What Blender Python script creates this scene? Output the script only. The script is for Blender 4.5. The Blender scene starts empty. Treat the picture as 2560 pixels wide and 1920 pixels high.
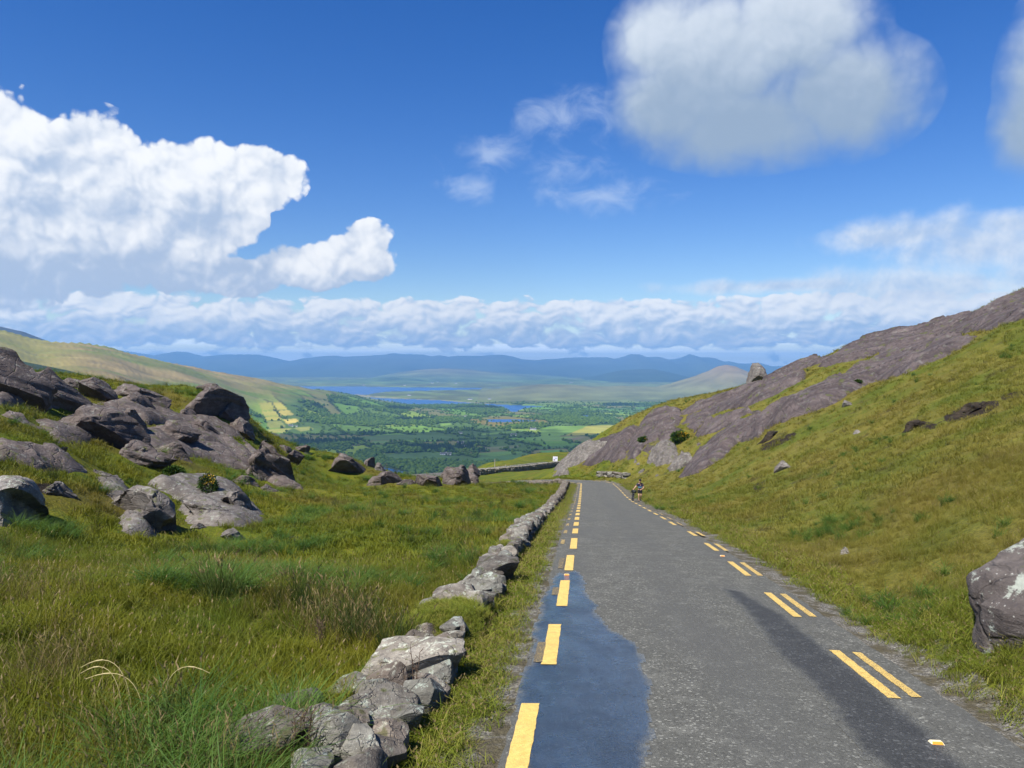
import bpy, bmesh, math, random
import numpy as np

# ------------------------------------------------------------------ camera, world, sun, exposure
scene = bpy.context.scene
COL = scene.collection
F = 1923.0                    # focal length in pixels of the 2560 wide photograph
PITCH = math.atan(55.0 / F)   # the horizon lies a little above the middle
SEA = -297.0                  # sea level, metres below the eye

cam_data = bpy.data.cameras.new('camera')
cam = bpy.data.objects.new('camera', cam_data)
COL.objects.link(cam)
scene.camera = cam
cam.location = (0, 0, 0)
cam.rotation_euler = (math.pi / 2 - PITCH, 0, 0)
cam_data.sensor_width = 36.0
cam_data.lens = 36.0 * F / 2560.0
cam_data.clip_start = 0.1
cam_data.clip_end = 90000.0

SUN_EL, SUN_AZ = math.radians(53), math.radians(-138)   # azimuth clockwise from +Y
SUN_DIR = np.array([math.sin(SUN_AZ) * math.cos(SUN_EL), math.cos(SUN_AZ) * math.cos(SUN_EL), math.sin(SUN_EL)])
sun_data = bpy.data.lights.new('sun', 'SUN')
sun_data.energy = 4.9
sun_data.angle = math.radians(0.53)
sun_data.color = (1.0, 0.955, 0.89)
sun = bpy.data.objects.new('sun', sun_data)
COL.objects.link(sun)
sun.rotation_euler = (math.pi / 2 - SUN_EL, 0, math.pi - SUN_AZ)
sun.location = (-60, -30, 80)

vs = scene.view_settings
vs.view_transform = 'Standard'
vs.look = 'None'
vs.exposure = 0.80
vs.gamma = 1.0
vs.use_curve_mapping = False
cy = scene.cycles
cy.use_denoising = True
cy.denoiser = 'OPENIMAGEDENOISE'
cy.max_bounces = 6
cy.diffuse_bounces = 2
cy.glossy_bounces = 2
cy.transmission_bounces = 2
cy.transparent_max_bounces = 8
cy.volume_bounces = 0
cy.use_adaptive_sampling = True
cy.adaptive_threshold = 0.02
cy.sample_clamp_indirect = 6.0
cy.caustics_reflective = False
cy.caustics_refractive = False

world = bpy.data.worlds.new('World')
scene.world = world
world.use_nodes = True


class NT:
    """small helper to write node trees"""
    def __init__(self, tree):
        self.t = tree

    def n(self, kind, **kw):
        nd = self.t.nodes.new(kind)
        for k, v in kw.items():
            setattr(nd, k, v)
        return nd

    def put(self, sock, v):
        if hasattr(v, 'is_linked') or isinstance(v, bpy.types.NodeSocket):
            self.t.links.new(v, sock)
        elif v is not None:
            if sock.type == 'RGBA' and len(v) == 3:
                v = (*v, 1.0)
            sock.default_value = v

    def math(self, op, a, b=None, c=None, clamp=False):
        nd = self.n('ShaderNodeMath', operation=op, use_clamp=clamp)
        for i, x in enumerate((a, b, c)):
            if x is not None:
                self.put(nd.inputs[i], x)
        return nd.outputs[0]

    def vmath(self, op, a, b=None, scale=None, out=0):
        nd = self.n('ShaderNodeVectorMath', operation=op)
        self.put(nd.inputs[0], a)
        if b is not None:
            self.put(nd.inputs[1], b)
        if scale is not None:
            self.put(nd.inputs['Scale'], scale)
        return nd.outputs[out]

    def noise(self, vec, scale, detail=4.0, rough=0.55, dist=0.0, out='Fac', dim='3D'):
        nd = self.n('ShaderNodeTexNoise', noise_dimensions=dim)
        if vec is not None:
            self.put(nd.inputs['Vector'], vec)
        nd.inputs['Scale'].default_value = scale
        nd.inputs['Detail'].default_value = detail
        nd.inputs['Roughness'].default_value = rough
        nd.inputs['Distortion'].default_value = dist
        return nd.outputs[out]

    def voronoi(self, vec, scale, feature='F1', out='Distance', rand=1.0):
        nd = self.n('ShaderNodeTexVoronoi', feature=feature)
        if vec is not None:
            self.put(nd.inputs['Vector'], vec)
        nd.inputs['Scale'].default_value = scale
        nd.inputs['Randomness'].default_value = rand
        return nd.outputs[out]

    def ramp(self, fac, stops, interp='LINEAR'):
        nd = self.n('ShaderNodeValToRGB')
        cr = nd.color_ramp
        cr.interpolation = interp
        while len(cr.elements) < len(stops):
            cr.elements.new(0.5)
        for e, (p, c) in zip(cr.elements, stops):
            e.position = p
            e.color = (*c, 1.0) if len(c) == 3 else c
        self.put(nd.inputs[0], fac)
        return nd.outputs[0]

    def mix(self, fac, a, b, blend='MIX'):
        nd = self.n('ShaderNodeMix', data_type='RGBA', blend_type=blend)
        self.put(nd.inputs[0], fac)
        self.put(nd.inputs[6], a)
        self.put(nd.inputs[7], b)
        return nd.outputs[2]

    def smooth(self, x, lo, hi, a=0.0, b=1.0):
        nd = self.n('ShaderNodeMapRange', interpolation_type='SMOOTHSTEP')
        for i, y in enumerate((x, lo, hi, a, b)):
            self.put(nd.inputs[i], y)
        return nd.outputs[0]


def material(name):
    m = bpy.data.materials.new(name)
    m.use_nodes = True
    g = NT(m.node_tree)
    b = m.node_tree.nodes['Principled BSDF']
    return m, g, b


# ------------------------------------------------------------------ the sky and its clouds
def deg_of(u, v):
    """azimuth and elevation in degrees of a photograph pixel"""
    a = math.atan((u - 1280) / F)
    return math.degrees(a), math.degrees(math.atan((905 - v) / F * math.cos(a)))


def build_sky():
    g = NT(world.node_tree)
    bg = world.node_tree.nodes['Background']
    sky = g.n('ShaderNodeTexSky', sky_type='NISHITA', sun_disc=False)
    sky.sun_elevation = SUN_EL
    sky.sun_rotation = SUN_AZ % (2 * math.pi)
    sky.altitude = 300
    sky.air_density = 1.0
    sky.dust_density = 0.2
    sky.ozone_density = 3.0
    hsv = g.n('ShaderNodeHueSaturation')
    hsv.inputs['Hue'].default_value = 0.517
    hsv.inputs['Saturation'].default_value = 1.38
    hsv.inputs['Value'].default_value = 1.24
    g.put(hsv.inputs['Color'], sky.outputs[0])
    base_sky = hsv.outputs[0]
    tc = g.n('ShaderNodeTexCoord')
    sep = g.n('ShaderNodeSeparateXYZ')
    g.put(sep.inputs[0], tc.outputs['Generated'])
    az = g.math('DEGREES', g.math('ARCTAN2', sep.outputs[0], sep.outputs[1]))
    el = g.math('DEGREES', g.math('ARCSINE', sep.outputs[2]))
    comb = g.n('ShaderNodeCombineXYZ')
    g.put(comb.inputs[0], az)
    g.put(comb.inputs[1], el)
    pos = comb.outputs[0]

    # heaps of cloud: (u, v, half width, half height) in photograph pixels
    heaps = [(30, 400, 150, 150), (-150, 560, 270, 220), (240, 410, 150, 120), (300, 560, 260, 150), (150, 650, 330, 105),
             (480, 460, 140, 100), (665, 445, 100, 68), (560, 550, 100, 90), (440, 650, 130, 85),
             (630, 690, 120, 48), (760, 665, 140, 55), (890, 640, 105, 58), (918, 605, 66, 50),
             (1770, 160, 215, 180), (1970, 60, 205, 165), (2090, 250, 210, 130), (1870, 320, 250, 98), (1640, 110, 115, 100), (1680, 270, 145, 115),
             (2580, 330, 110, 120), (2640, 190, 150, 190), (-1900, 450, 500, 240), (5200, 460, 900, 300)]
    thin = [(1215, 385, 115, 45), (1420, 300, 145, 72), (1190, 475, 90, 36), (1430, 430, 110, 44), (1500, 495, 180, 44)]
    bank = [(2250, 590, 190, 34), (2440, 620, 230, 70), (2330, 715, 360, 50), (1960, 715, 250, 18), (2540, 560, 130, 36), (2750, 680, 300, 130)]

    def group(name, ell):
        """distance field of a union of ellipses, 1 at the outline"""
        t = bpy.data.node_groups.new(name, 'ShaderNodeTree')
        t.interface.new_socket('Vector', in_out='INPUT', socket_type='NodeSocketVector')
        t.interface.new_socket('Distance', in_out='OUTPUT', socket_type='NodeSocketFloat')
        h = NT(t)
        i = h.n('NodeGroupInput')
        o = h.n('NodeGroupOutput')
        best = None
        for (u, v, ru, rv) in ell:
            a, e = deg_of(u, v)
            ra, re = ru / F * 57.3 * math.cos(math.radians(a)) ** 2, rv / F * 57.3 * math.cos(math.radians(a))
            q = h.n('ShaderNodeVectorMath', operation='MULTIPLY_ADD')
            h.put(q.inputs[0], i.outputs[0])
            q.inputs[1].default_value = (1 / ra, 1 / re, 0)
            q.inputs[2].default_value = (-a / ra, -e / re, 0)
            d = h.vmath('LENGTH', q.outputs[0], out=1)
            best = d if best is None else h.math('SMOOTH_MIN', best, d, 0.22)
        h.put(o.inputs[0], best)
        return t

    def use(grp, p):
        nd = g.n('ShaderNodeGroup')
        nd.node_tree = grp
        g.put(nd.inputs[0], p)
        return nd.outputs[0]

    hg, tg, kg = group('cloud_heaps', heaps), group('cloud_wisps', thin), group('cloud_bank', bank)
    east = g.smooth(az, 0.0, 7.0)                       # the eastern clouds are nearer overhead and softer
    # billows: rounded cells of three sizes, pushed about a little by noise
    wv = g.noise(pos, 0.35, 3, 0.5, out='Color')
    pw = g.vmath('ADD', pos, g.vmath('SCALE', g.vmath('SUBTRACT', wv, (0.5, 0.5, 0.5)), scale=2.2))

    def vor(p, scale):
        nd = g.n('ShaderNodeTexVoronoi', feature='F1', voronoi_dimensions='2D')
        g.put(nd.inputs['Vector'], p)
        nd.inputs['Scale'].default_value = scale
        return nd.outputs['Distance']

    def lumps(p, sizes):
        tot = None
        for sc_, w_ in sizes:
            t = g.math('MULTIPLY', g.math('SUBTRACT', 0.42, vor(p, sc_)), w_)
            tot = t if tot is None else g.math('ADD', tot, t)
        return tot

    BIG = ((0.24, 0.95), (0.62, 0.50), (1.6, 0.22))
    l0 = lumps(pw, BIG)
    l1 = lumps(g.vmath('ADD', pw, (-0.40, 0.62, 0)), BIG)
    n1 = g.noise(pos, 0.24, 8, 0.6, 0.2)
    n2 = g.noise(g.vmath('ADD', pos, (-0.45, 0.65, 0)), 0.24, 4, 0.6, 0.2)
    nf = g.math('SUBTRACT', n1, 0.5)
    nc = g.math('ADD', g.math('MULTIPLY', l0, 0.62), g.math('MULTIPLY', nf, 0.75))

    cur = base_sky
    # low bank of cumulus all round the horizon
    flat = g.vmath('MULTIPLY', pw, (0.72, 1.25, 0))
    LOWB = ((0.62, 0.9), (1.5, 0.45))
    b0 = lumps(flat, LOWB)
    b1 = lumps(g.vmath('ADD', flat, (-0.16, 0.30, 0)), LOWB)
    nb = g.noise(flat, 0.42, 6, 0.6, 0.2)
    env = g.math('MULTIPLY', g.smooth(el, 5.9, 3.9), g.smooth(el, 0.7, 1.6, 0.55, 1.0))
    db = g.math('ADD', g.math('MULTIPLY', env, 1.10), g.math('ADD', g.math('MULTIPLY', b0, 0.55), g.math('SUBTRACT', g.math('MULTIPLY', nb, 1.5), 1.50)))
    ab = g.smooth(db, -0.02, 0.20, 0.0, 0.95)
    sb = g.math('ADD', g.math('ADD', g.math('MULTIPLY', g.math('SUBTRACT', b1, b0), 1.1), g.math('MULTIPLY', g.math('SUBTRACT', 0.55, nb), 1.6)), g.smooth(el, 4.2, 1.4, -0.12, 0.60))
    cb = g.mix(g.smooth(sb, -0.45, 0.95), (9.0, 9.2, 9.5), (3.7, 5.1, 7.4))
    streak = g.noise(g.vmath('MULTIPLY', pos, (0.05, 1.5, 0)), 1.0, 3, 0.5)
    veil = g.math('MULTIPLY', g.smooth(el, 3.6, 0.6), g.smooth(streak, 0.34, 0.60, 0.45, 0.97))
    cur = g.mix(veil, cur, g.mix(g.smooth(el, 2.4, 0.8), (7.6, 8.9, 10.2), (13.5, 14.5, 15.5)))
    cur = g.mix(ab, cur, cb)
    # stratified bank in the east
    dk = g.math('ADD', g.math('SUBTRACT', 1.0, use(kg, pos)), g.math('ADD', g.math('MULTIPLY', nf, 2.2), g.math('MULTIPLY', l0, 0.35)))
    ck = g.mix(g.smooth(g.math('ADD', g.math('MULTIPLY', g.math('SUBTRACT', n2, n1), 3.4), g.math('MULTIPLY', dk, 0.30)), -0.4, 0.7), (7.8, 8.3, 8.9), (4.6, 5.8, 7.8))
    cur = g.mix(g.smooth(dk, -0.55, 0.75, 0.0, 0.88), cur, ck)
    # thin scraps
    nt_ = g.noise(g.vmath('MULTIPLY', pos, (0.75, 1.1, 0)), 0.42, 6, 0.6, 0.6)
    et = use(tg, pos)
    dt = g.math('ADD', g.math('SUBTRACT', 1.0, g.math('MAXIMUM', et, g.math('MULTIPLY', g.math('SUBTRACT', et, 1.2), 3.0))), g.math('MULTIPLY', g.math('SUBTRACT', nt_, 0.5), 3.0))
    cur = g.mix(g.smooth(dt, -0.1, 1.5, 0.0, 0.5), cur, (6.4, 7.4, 9.0))
    # the large heaps
    e0 = use(hg, pos)
    e0 = g.math('MAXIMUM', e0, g.math('MULTIPLY', g.math('SUBTRACT', e0, 0.9), 4.0))
    e2 = use(hg, g.vmath('ADD', pos, (-1.0, 3.0, 0)))
    amp = g.math('SUBTRACT', 1.0, g.math('MULTIPLY', east, 0.50))
    d0 = g.math('ADD', g.math('SUBTRACT', g.math('ADD', 1.10, g.math('MULTIPLY', east, 0.04)), e0), g.math('MULTIPLY', nc, amp))
    a0 = g.smooth(d0, g.math('SUBTRACT', -0.03, g.math('MULTIPLY', east, 0.18)), g.math('ADD', 0.13, g.math('MULTIPLY', east, 0.55)))
    deep = g.math('MAXIMUM', g.math('SUBTRACT', 1.0, e2), -0.35)
    bill = g.math('ADD', g.math('MULTIPLY', g.math('SUBTRACT', l1, l0), 0.95), g.math('MULTIPLY', g.math('SUBTRACT', n2, n1), 1.5))
    hollow = g.math('MULTIPLY', g.math('SUBTRACT', 0.10, l0), 0.45)
    relief = g.math('MULTIPLY', g.math('ADD', bill, hollow), g.math('SUBTRACT', 1.0, g.math('MULTIPLY', east, 0.72)))
    low_w = g.smooth(el, 8.5, 4.3, 0.0, 0.70)
    low_e = g.smooth(el, 25.0, 14.0, -0.15, 0.85)
    base_dark = g.math('ADD', g.math('MULTIPLY', low_w, g.math('SUBTRACT', 1.0, east)), g.math('MULTIPLY', low_e, east))
    s0 = g.math('ADD', g.math('ADD', relief, g.math('MULTIPLY', deep, g.math('SUBTRACT', 0.50, g.math('MULTIPLY', east, 0.2)))), base_dark)
    lo = g.mix(east, (4.4, 5.4, 7.1), (3.1, 4.1, 5.5))
    hi = g.mix(east, (9.6, 9.7, 9.8), (6.9, 7.6, 8.5))
    c0 = g.mix(g.smooth(s0, -0.55, 1.0), hi, lo)
    cur = g.mix(g.math('MULTIPLY', a0, 0.98), cur, c0)
    STRENGTH = 0.062
    # high sky and everything below the land carry no heaps: plain sky there
    bg.inputs[1].default_value = STRENGTH
    g.put(bg.inputs[0], cur)
    plain = g.n('ShaderNodeBackground')
    g.put(plain.inputs[0], base_sky)
    plain.inputs[1].default_value = STRENGTH
    gate = g.math('MULTIPLY', g.math('GREATER_THAN', el, -1.0), g.math('LESS_THAN', el, 34.0))
    mx = g.n('ShaderNodeMixShader')
    g.put(mx.inputs[0], gate)
    g.put(mx.inputs[1], plain.outputs[0])
    g.put(mx.inputs[2], bg.outputs[0])
    out = world.node_tree.nodes['World Output']
    g.put(out.inputs['Surface'], mx.outputs[0])


build_sky()
world.cycles.sampling_method = 'MANUAL'
world.cycles.sample_map_resolution = 512


# ------------------------------------------------------------------ small numeric tools
def ray(u, v):
    """direction of a photograph pixel, scaled so that it advances one metre north"""
    x = (u - 1280) / F
    t = (960 - v) / F
    c, s = math.cos(PITCH), math.sin(PITCH)
    y = c + t * s
    return np.array([x / y, 1.0, (t * c - s) / y])


def P(u, v, Y):
    return ray(u, v) * Y


def pix(p):
    """photograph pixel of points (n,3)"""
    p = np.asarray(p, float)
    c, s = math.cos(PITCH), math.sin(PITCH)
    d = p[..., 1] * c - p[..., 2] * s
    d = np.where(d < 0.05, 0.05, d)
    up = p[..., 1] * s + p[..., 2] * c
    return 1280 + F * p[..., 0] / d, 960 - F * up / d


_G = None


def perlin(p, seed=0):
    """gradient noise of points (n,3), about -1..1"""
    global _G
    if _G is None:
        r = np.random.RandomState(7)
        gg = r.normal(size=(1024, 3))
        _G = gg / np.linalg.norm(gg, axis=1)[:, None]
    p = np.asarray(p, float)
    i = np.floor(p).astype(np.int64)
    f = p - i
    w = f * f * f * (f * (f * 6 - 15) + 10)
    out = 0
    for dx in (0, 1):
        for dy in (0, 1):
            for dz in (0, 1):
                h = ((i[:, 0] + dx) * 73856093 ^ (i[:, 1] + dy) * 19349663 ^ (i[:, 2] + dz) * 83492791 ^ (seed * 2654435761)) & 0x7fffffff
                h = (h ^ (h >> 13)) * 1274126177 & 0x7fffffff
                gr = _G[(h ^ (h >> 16)) & 1023]
                d = gr[:, 0] * (f[:, 0] - dx) + gr[:, 1] * (f[:, 1] - dy) + gr[:, 2] * (f[:, 2] - dz)
                ww = (w[:, 0] if dx else 1 - w[:, 0]) * (w[:, 1] if dy else 1 - w[:, 1]) * (w[:, 2] if dz else 1 - w[:, 2])
                out = out + d * ww
    return out * 1.5


def fbm(p, octaves=4, rough=0.5, seed=0):
    p = np.asarray(p, float)
    s, a, tot = 0, 1.0, 0
    for k in range(octaves):
        s = s + a * perlin(p * (2.03 ** k) + 17.3 * k, seed + k)
        tot += a
        a *= rough
    return s / tot


def xy3(x, y, z=0.0):
    x = np.asarray(x, float).ravel()
    y = np.asarray(y, float).ravel()
    return np.stack([x, y, np.broadcast_to(z, x.shape)], 1)


def sstep(x, a, b):
    t = np.clip((np.asarray(x, float) - a) / (b - a), 0, 1)
    return t * t * (3 - 2 * t)


def in_poly(x, y, poly):
    poly = np.asarray(poly, float)
    x = np.asarray(x, float)
    y = np.asarray(y, float)
    res = np.zeros(x.shape, bool)
    n = len(poly)
    for i in range(n):
        x0, y0 = poly[i]
        x1, y1 = poly[(i + 1) % n]
        c = (y0 > y) != (y1 > y)
        xx = x0 + (y - y0) / (y1 - y0 + 1e-12) * (x1 - x0)
        res ^= c & (x < xx)
    return res


def dist_poly(x, y, poly, closed=True):
    poly = np.asarray(poly, float)
    x = np.asarray(x, float)
    y = np.asarray(y, float)
    best = np.full(x.shape, 1e18)
    n = len(poly)
    for i in range(n if closed else n - 1):
        a = poly[i]
        b = poly[(i + 1) % n]
        d = b - a
        L = d @ d + 1e-12
        t = np.clip(((x - a[0]) * d[0] + (y - a[1]) * d[1]) / L, 0, 1)
        best = np.minimum(best, (x - a[0] - t * d[0]) ** 2 + (y - a[1] - t * d[1]) ** 2)
    return np.sqrt(best)


def sdf(x, y, poly):
    """positive inside"""
    d = dist_poly(x, y, poly)
    return np.where(in_poly(x, y, poly), d, -d)


def mesh_obj(name, verts, faces, mat=None, parent=None, smooth=True, attrs=None, cols=None):
    me = bpy.data.meshes.new(name)
    verts = np.asarray(verts, float)
    if isinstance(faces, np.ndarray):
        k = faces.shape[1]
        me.vertices.add(len(verts))
        me.vertices.foreach_set('co', verts.astype(np.float32).ravel())
        me.loops.add(faces.size)
        me.loops.foreach_set('vertex_index', faces.astype(np.int32).ravel())
        me.polygons.add(len(faces))
        me.polygons.foreach_set('loop_start', np.arange(0, faces.size, k, dtype=np.int32))
        me.update(calc_edges=True)
    else:
        me.from_pydata([tuple(v) for v in verts], [], faces)
        me.update()
    if smooth:
        me.polygons.foreach_set('use_smooth', np.ones(len(me.polygons), bool))
    for k, v in (attrs or {}).items():
        at = me.attributes.new(k, 'FLOAT', 'POINT')
        at.data.foreach_set('value', np.asarray(v, np.float32))
    for k, v in (cols or {}).items():
        at = me.attributes.new(k, 'FLOAT_COLOR', 'POINT')
        c = np.ones((len(verts), 4), np.float32)
        c[:, :3] = v
        at.data.foreach_set('color', c.ravel())
    if mat:
        me.materials.append(mat)
    o = bpy.data.objects.new(name, me)
    COL.objects.link(o)
    if parent is not None:
        o.parent = parent
    return o


def grid_faces(nr, nc):
    r, c = np.meshgrid(np.arange(nr - 1), np.arange(nc - 1), indexing='ij')
    a = (r * nc + c).ravel()
    return np.stack([a, a + 1, a + nc + 1, a + nc], 1)


def empty(name, loc=(0, 0, 0)):
    o = bpy.data.objects.new(name, None)
    o.empty_display_size = 0.2
    o.location = loc
    COL.objects.link(o)
    return o


def tag(o, label=None, cat=None, group=None, kind=None):
    for k, v in (('label', label), ('category', cat), ('group', group), ('kind', kind)):
        if v:
            o[k] = v
    return o


# ------------------------------------------------------------------ shared colour fields
def heath_colour(g, pos, lush=0.0):
    """colour of the moor grass at a place: patches of olive, fresh green, straw and rust brown"""
    n1 = g.noise(pos, 0.33, 4, 0.6)
    n2 = g.noise(g.vmath('ADD', pos, (31, 7, 3)), 0.85, 4, 0.6)
    n3 = g.noise(g.vmath('ADD', pos, (-11, 23, 5)), 0.16, 3, 0.5)
    sep = g.n('ShaderNodeSeparateXYZ')
    g.put(sep.inputs[0], pos)
    side = g.math('SUBTRACT', sep.outputs[0], g.math('MULTIPLY', sep.outputs[1], 0.0935))
    right = g.smooth(side, 3.0, 7.0)
    c = g.ramp(n1, [(0.28, (0.048, 0.075, 0.006)), (0.43, (0.080, 0.106, 0.008)), (0.55, (0.118, 0.134, 0.010)), (0.70, (0.160, 0.156, 0.018))])
    green = g.ramp(n2, [(0.3, (0.030, 0.070, 0.006)), (0.7, (0.064, 0.115, 0.009))])
    c = g.mix(g.smooth(n2, 0.50, 0.66, 0.0, 0.7), c, green)
    brown = g.ramp(n1, [(0.3, (0.070, 0.054, 0.012)), (0.7, (0.150, 0.112, 0.036))])
    c = g.mix(g.smooth(n3, 0.50, 0.68, 0.0, 0.7), c, brown)
    straw = g.ramp(n2, [(0.3, (0.112, 0.108, 0.026)), (0.7, (0.195, 0.170, 0.065))])
    c = g.mix(g.math('MULTIPLY', right, g.smooth(n1, 0.36, 0.60, 0.35, 0.9)), c, straw)
    n4 = g.noise(g.vmath('ADD', pos, (17, 40, -6)), 0.11, 4, 0.6)
    c = g.mix(g.math('MULTIPLY', right, g.smooth(n4, 0.52, 0.66, 0.0, 0.5)), c, g.ramp(n2, [(0.3, (0.105, 0.078, 0.022)), (0.7, (0.20, 0.155, 0.058))]))
    c = g.mix(g.math('MULTIPLY', right, g.smooth(n4, 0.46, 0.36, 0.0, 0.65)), c, g.ramp(n2, [(0.3, (0.045, 0.082, 0.008)), (0.7, (0.085, 0.125, 0.012))]))
    c = g.mix(1.0, c, (1.24, 1.20, 0.62), 'MULTIPLY')
    heather = g.smooth(g.noise(g.vmath('ADD', pos, (5, -9, 2)), 0.55, 4, 0.62), 0.58, 0.70, 0.0, 0.75)
    c = g.mix(g.math('MULTIPLY', heather, g.math('ADD', 0.25, g.math('MULTIPLY', right, 0.75))), c, (0.060, 0.046, 0.022))
    return c


def make_ground_mat():
    m, g, b = material('moor_ground')
    geo = g.n('ShaderNodeNewGeometry')
    pos = geo.outputs['Position']
    c = heath_colour(g, pos)
    fine = g.noise(pos, 9.0, 4, 0.65)
    c = g.mix(g.smooth(fine, 0.35, 0.7, 0.55, 0.0), c, (0.030, 0.036, 0.008))
    vfine = g.noise(pos, 55.0, 3, 0.6)
    c = g.mix(g.smooth(vfine, 0.52, 0.75, 0.0, 0.45), c, (0.17, 0.155, 0.06))
    soil = g.n('ShaderNodeAttribute', attribute_name='soil').outputs['Fac']
    stones = g.ramp(g.voronoi(pos, 46.0, out='Color'), [(0.0, (0.06, 0.055, 0.045)), (0.5, (0.15, 0.14, 0.115)), (1.0, (0.36, 0.34, 0.29))])
    gravel = g.mix(g.smooth(g.noise(pos, 3.0, 4, 0.6), 0.4, 0.6), stones, (0.095, 0.082, 0.05))
    edge = g.smooth(g.math('ADD', soil, g.math('MULTIPLY', g.math('SUBTRACT', g.noise(pos, 3.5, 5, 0.65), 0.5), 1.3)), 0.38, 0.62)
    c = g.mix(edge, c, gravel)
    peat = g.n('ShaderNodeAttribute', attribute_name='peat').outputs['Fac']
    pedge = g.smooth(g.math('ADD', peat, g.math('MULTIPLY', g.math('SUBTRACT', g.noise(pos, 2.4, 5, 0.65), 0.5), 1.2)), 0.42, 0.6)
    c = g.mix(pedge, c, g.ramp(fine, [(0.3, (0.012, 0.009, 0.006)), (0.8, (0.05, 0.036, 0.024))]))
    g.put(b.inputs['Base Color'], c)
    b.inputs['Roughness'].default_value = 0.95
    b.inputs['Specular IOR Level'].default_value = 0.15
    bump = g.n('ShaderNodeBump')
    bump.inputs['Strength'].default_value = 0.9
    bump.inputs['Distance'].default_value = 0.12
    g.put(bump.inputs['Height'], g.math('ADD', fine, g.math('MULTIPLY', vfine, 0.25)))
    g.put(b.inputs['Normal'], bump.outputs[0])
    return m


DRY = (0.112, 0.111, 0.094)


def make_road_mat(name, base, dark, rough, wet=0.0, rim=0.0):
    m, g, b = material(name)
    geo = g.n('ShaderNodeNewGeometry')
    pos = geo.outputs['Position']
    cell = g.voronoi(pos, 75.0, out='Color')
    grain = g.ramp(cell, [(0.0, tuple(0.42 * x for x in base)), (0.35, tuple(0.8 * x for x in base)), (0.75, tuple(1.15 * x for x in base)), (1.0, tuple(2.1 * x for x in base))])
    cellb = g.voronoi(pos, 24.0, out='Color')
    grain = g.mix(0.35, grain, g.ramp(cellb, [(0.0, tuple(0.5 * x for x in base)), (0.8, tuple(1.1 * x for x in base)), (1.0, tuple(2.0 * x for x in base))]))
    chip = g.voronoi(pos, 38.0, out='Color')
    chs = g.n('ShaderNodeSeparateColor')
    g.put(chs.inputs[0], chip)
    grain = g.mix(g.smooth(chs.outputs[0], 0.90, 0.94, 0.0, 0.42), grain, tuple(min(1.0, 4.2 * x) for x in base))
    grain = g.mix(g.smooth(chs.outputs[1], 0.80, 0.84, 0.0, 0.45), grain, tuple(0.35 * x for x in base))
    blot = g.noise(pos, 2.3, 6, 0.7)
    grain = g.mix(g.smooth(blot, 0.40, 0.62, 0.35, 0.0), grain, tuple(0.6 * x for x in base))
    grain = g.mix(g.smooth(blot, 0.50, 0.70, 0.0, 0.35), grain, tuple(1.6 * x for x in base))
    big = g.noise(g.vmath('MULTIPLY', pos, (1.0, 0.22, 1.0)), 0.9, 4, 0.6)
    c = g.mix(g.smooth(big, 0.42, 0.68, 0.0, 0.55), grain, tuple(x for x in dark))
    # wheel tracks polished a little darker along the lane
    sep = g.n('ShaderNodeSeparateXYZ')
    g.put(sep.inputs[0], pos)
    lane = g.math('SUBTRACT', sep.outputs[0], g.math('MULTIPLY', sep.outputs[1], 0.0935))
    lane = g.math('ADD', lane, g.math('MULTIPLY', g.math('SUBTRACT', g.noise(pos, 0.35, 2), 0.5), 0.9))
    t1 = g.smooth(g.math('ABSOLUTE', g.math('SUBTRACT', lane, 1.9)), 0.75, 0.1, 0.0, 0.38)
    c = g.mix(t1, c, dark)
    pale = g.smooth(g.noise(g.vmath('MULTIPLY', pos, (0.7, 1.6, 1.0)), 1.5, 5, 0.65), 0.63, 0.72, 0.0, 0.5)
    c = g.mix(pale, c, tuple(1.7 * x for x in base))
    if rim:
        inn = g.n('ShaderNodeAttribute', attribute_name='inside').outputs['Fac']
        inn = g.math('ADD', inn, g.math('MULTIPLY', g.math('SUBTRACT', g.noise(pos, 7.0, 5, 0.7), 0.5), rim * 1.2))
        fin = g.smooth(inn, 0.0, rim)
        dry = g.ramp(cell, [(0.0, tuple(0.42 * x for x in DRY)), (0.35, tuple(0.8 * x for x in DRY)), (0.75, tuple(1.15 * x for x in DRY)), (1.0, tuple(2.1 * x for x in DRY))])
        c = g.mix(fin, dry, c)
    g.put(b.inputs['Base Color'], c)
    if wet:
        film = g.smooth(g.noise(pos, 1.1, 5, 0.62), 0.36, 0.62)
        g.put(b.inputs['Roughness'], g.math('SUBTRACT', rough, g.math('MULTIPLY', film, rough * 0.55)))
        b.inputs['Specular IOR Level'].default_value = 0.5
        g.put(b.inputs['Coat Weight'], g.math('MULTIPLY', fin, g.smooth(g.math('ADD', g.noise(g.vmath('MULTIPLY', pos, (1.0, 0.5, 1.0)), 1.6, 5, 0.65), g.math('MULTIPLY', g.voronoi(pos, 60.0, out='Distance'), -0.25)), 0.20, 0.48, 0.40, 1.0)))
        b.inputs['Coat Roughness'].default_value = 0.08
        b.inputs['Coat IOR'].default_value = 1.95
    else:
        b.inputs['Roughness'].default_value = rough
        b.inputs['Specular IOR Level'].default_value = 0.25
    bump = g.n('ShaderNodeBump')
    bump.inputs['Strength'].default_value = 0.28 if wet else 0.75
    bump.inputs['Distance'].default_value = 0.012
    g.put(bump.inputs['Height'], g.voronoi(pos, 75.0, out='Distance'))
    g.put(b.inputs['Normal'], bump.outputs[0])
    if wet:
        b2 = g.n('ShaderNodeBump')
        b2.inputs['Strength'].default_value = 0.30
        b2.inputs['Distance'].default_value = 0.012
        g.put(b2.inputs['Height'], g.voronoi(pos, 60.0, out='Distance'))
        g.put(b.inputs['Coat Normal'], b2.outputs[0])
    return m


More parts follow.
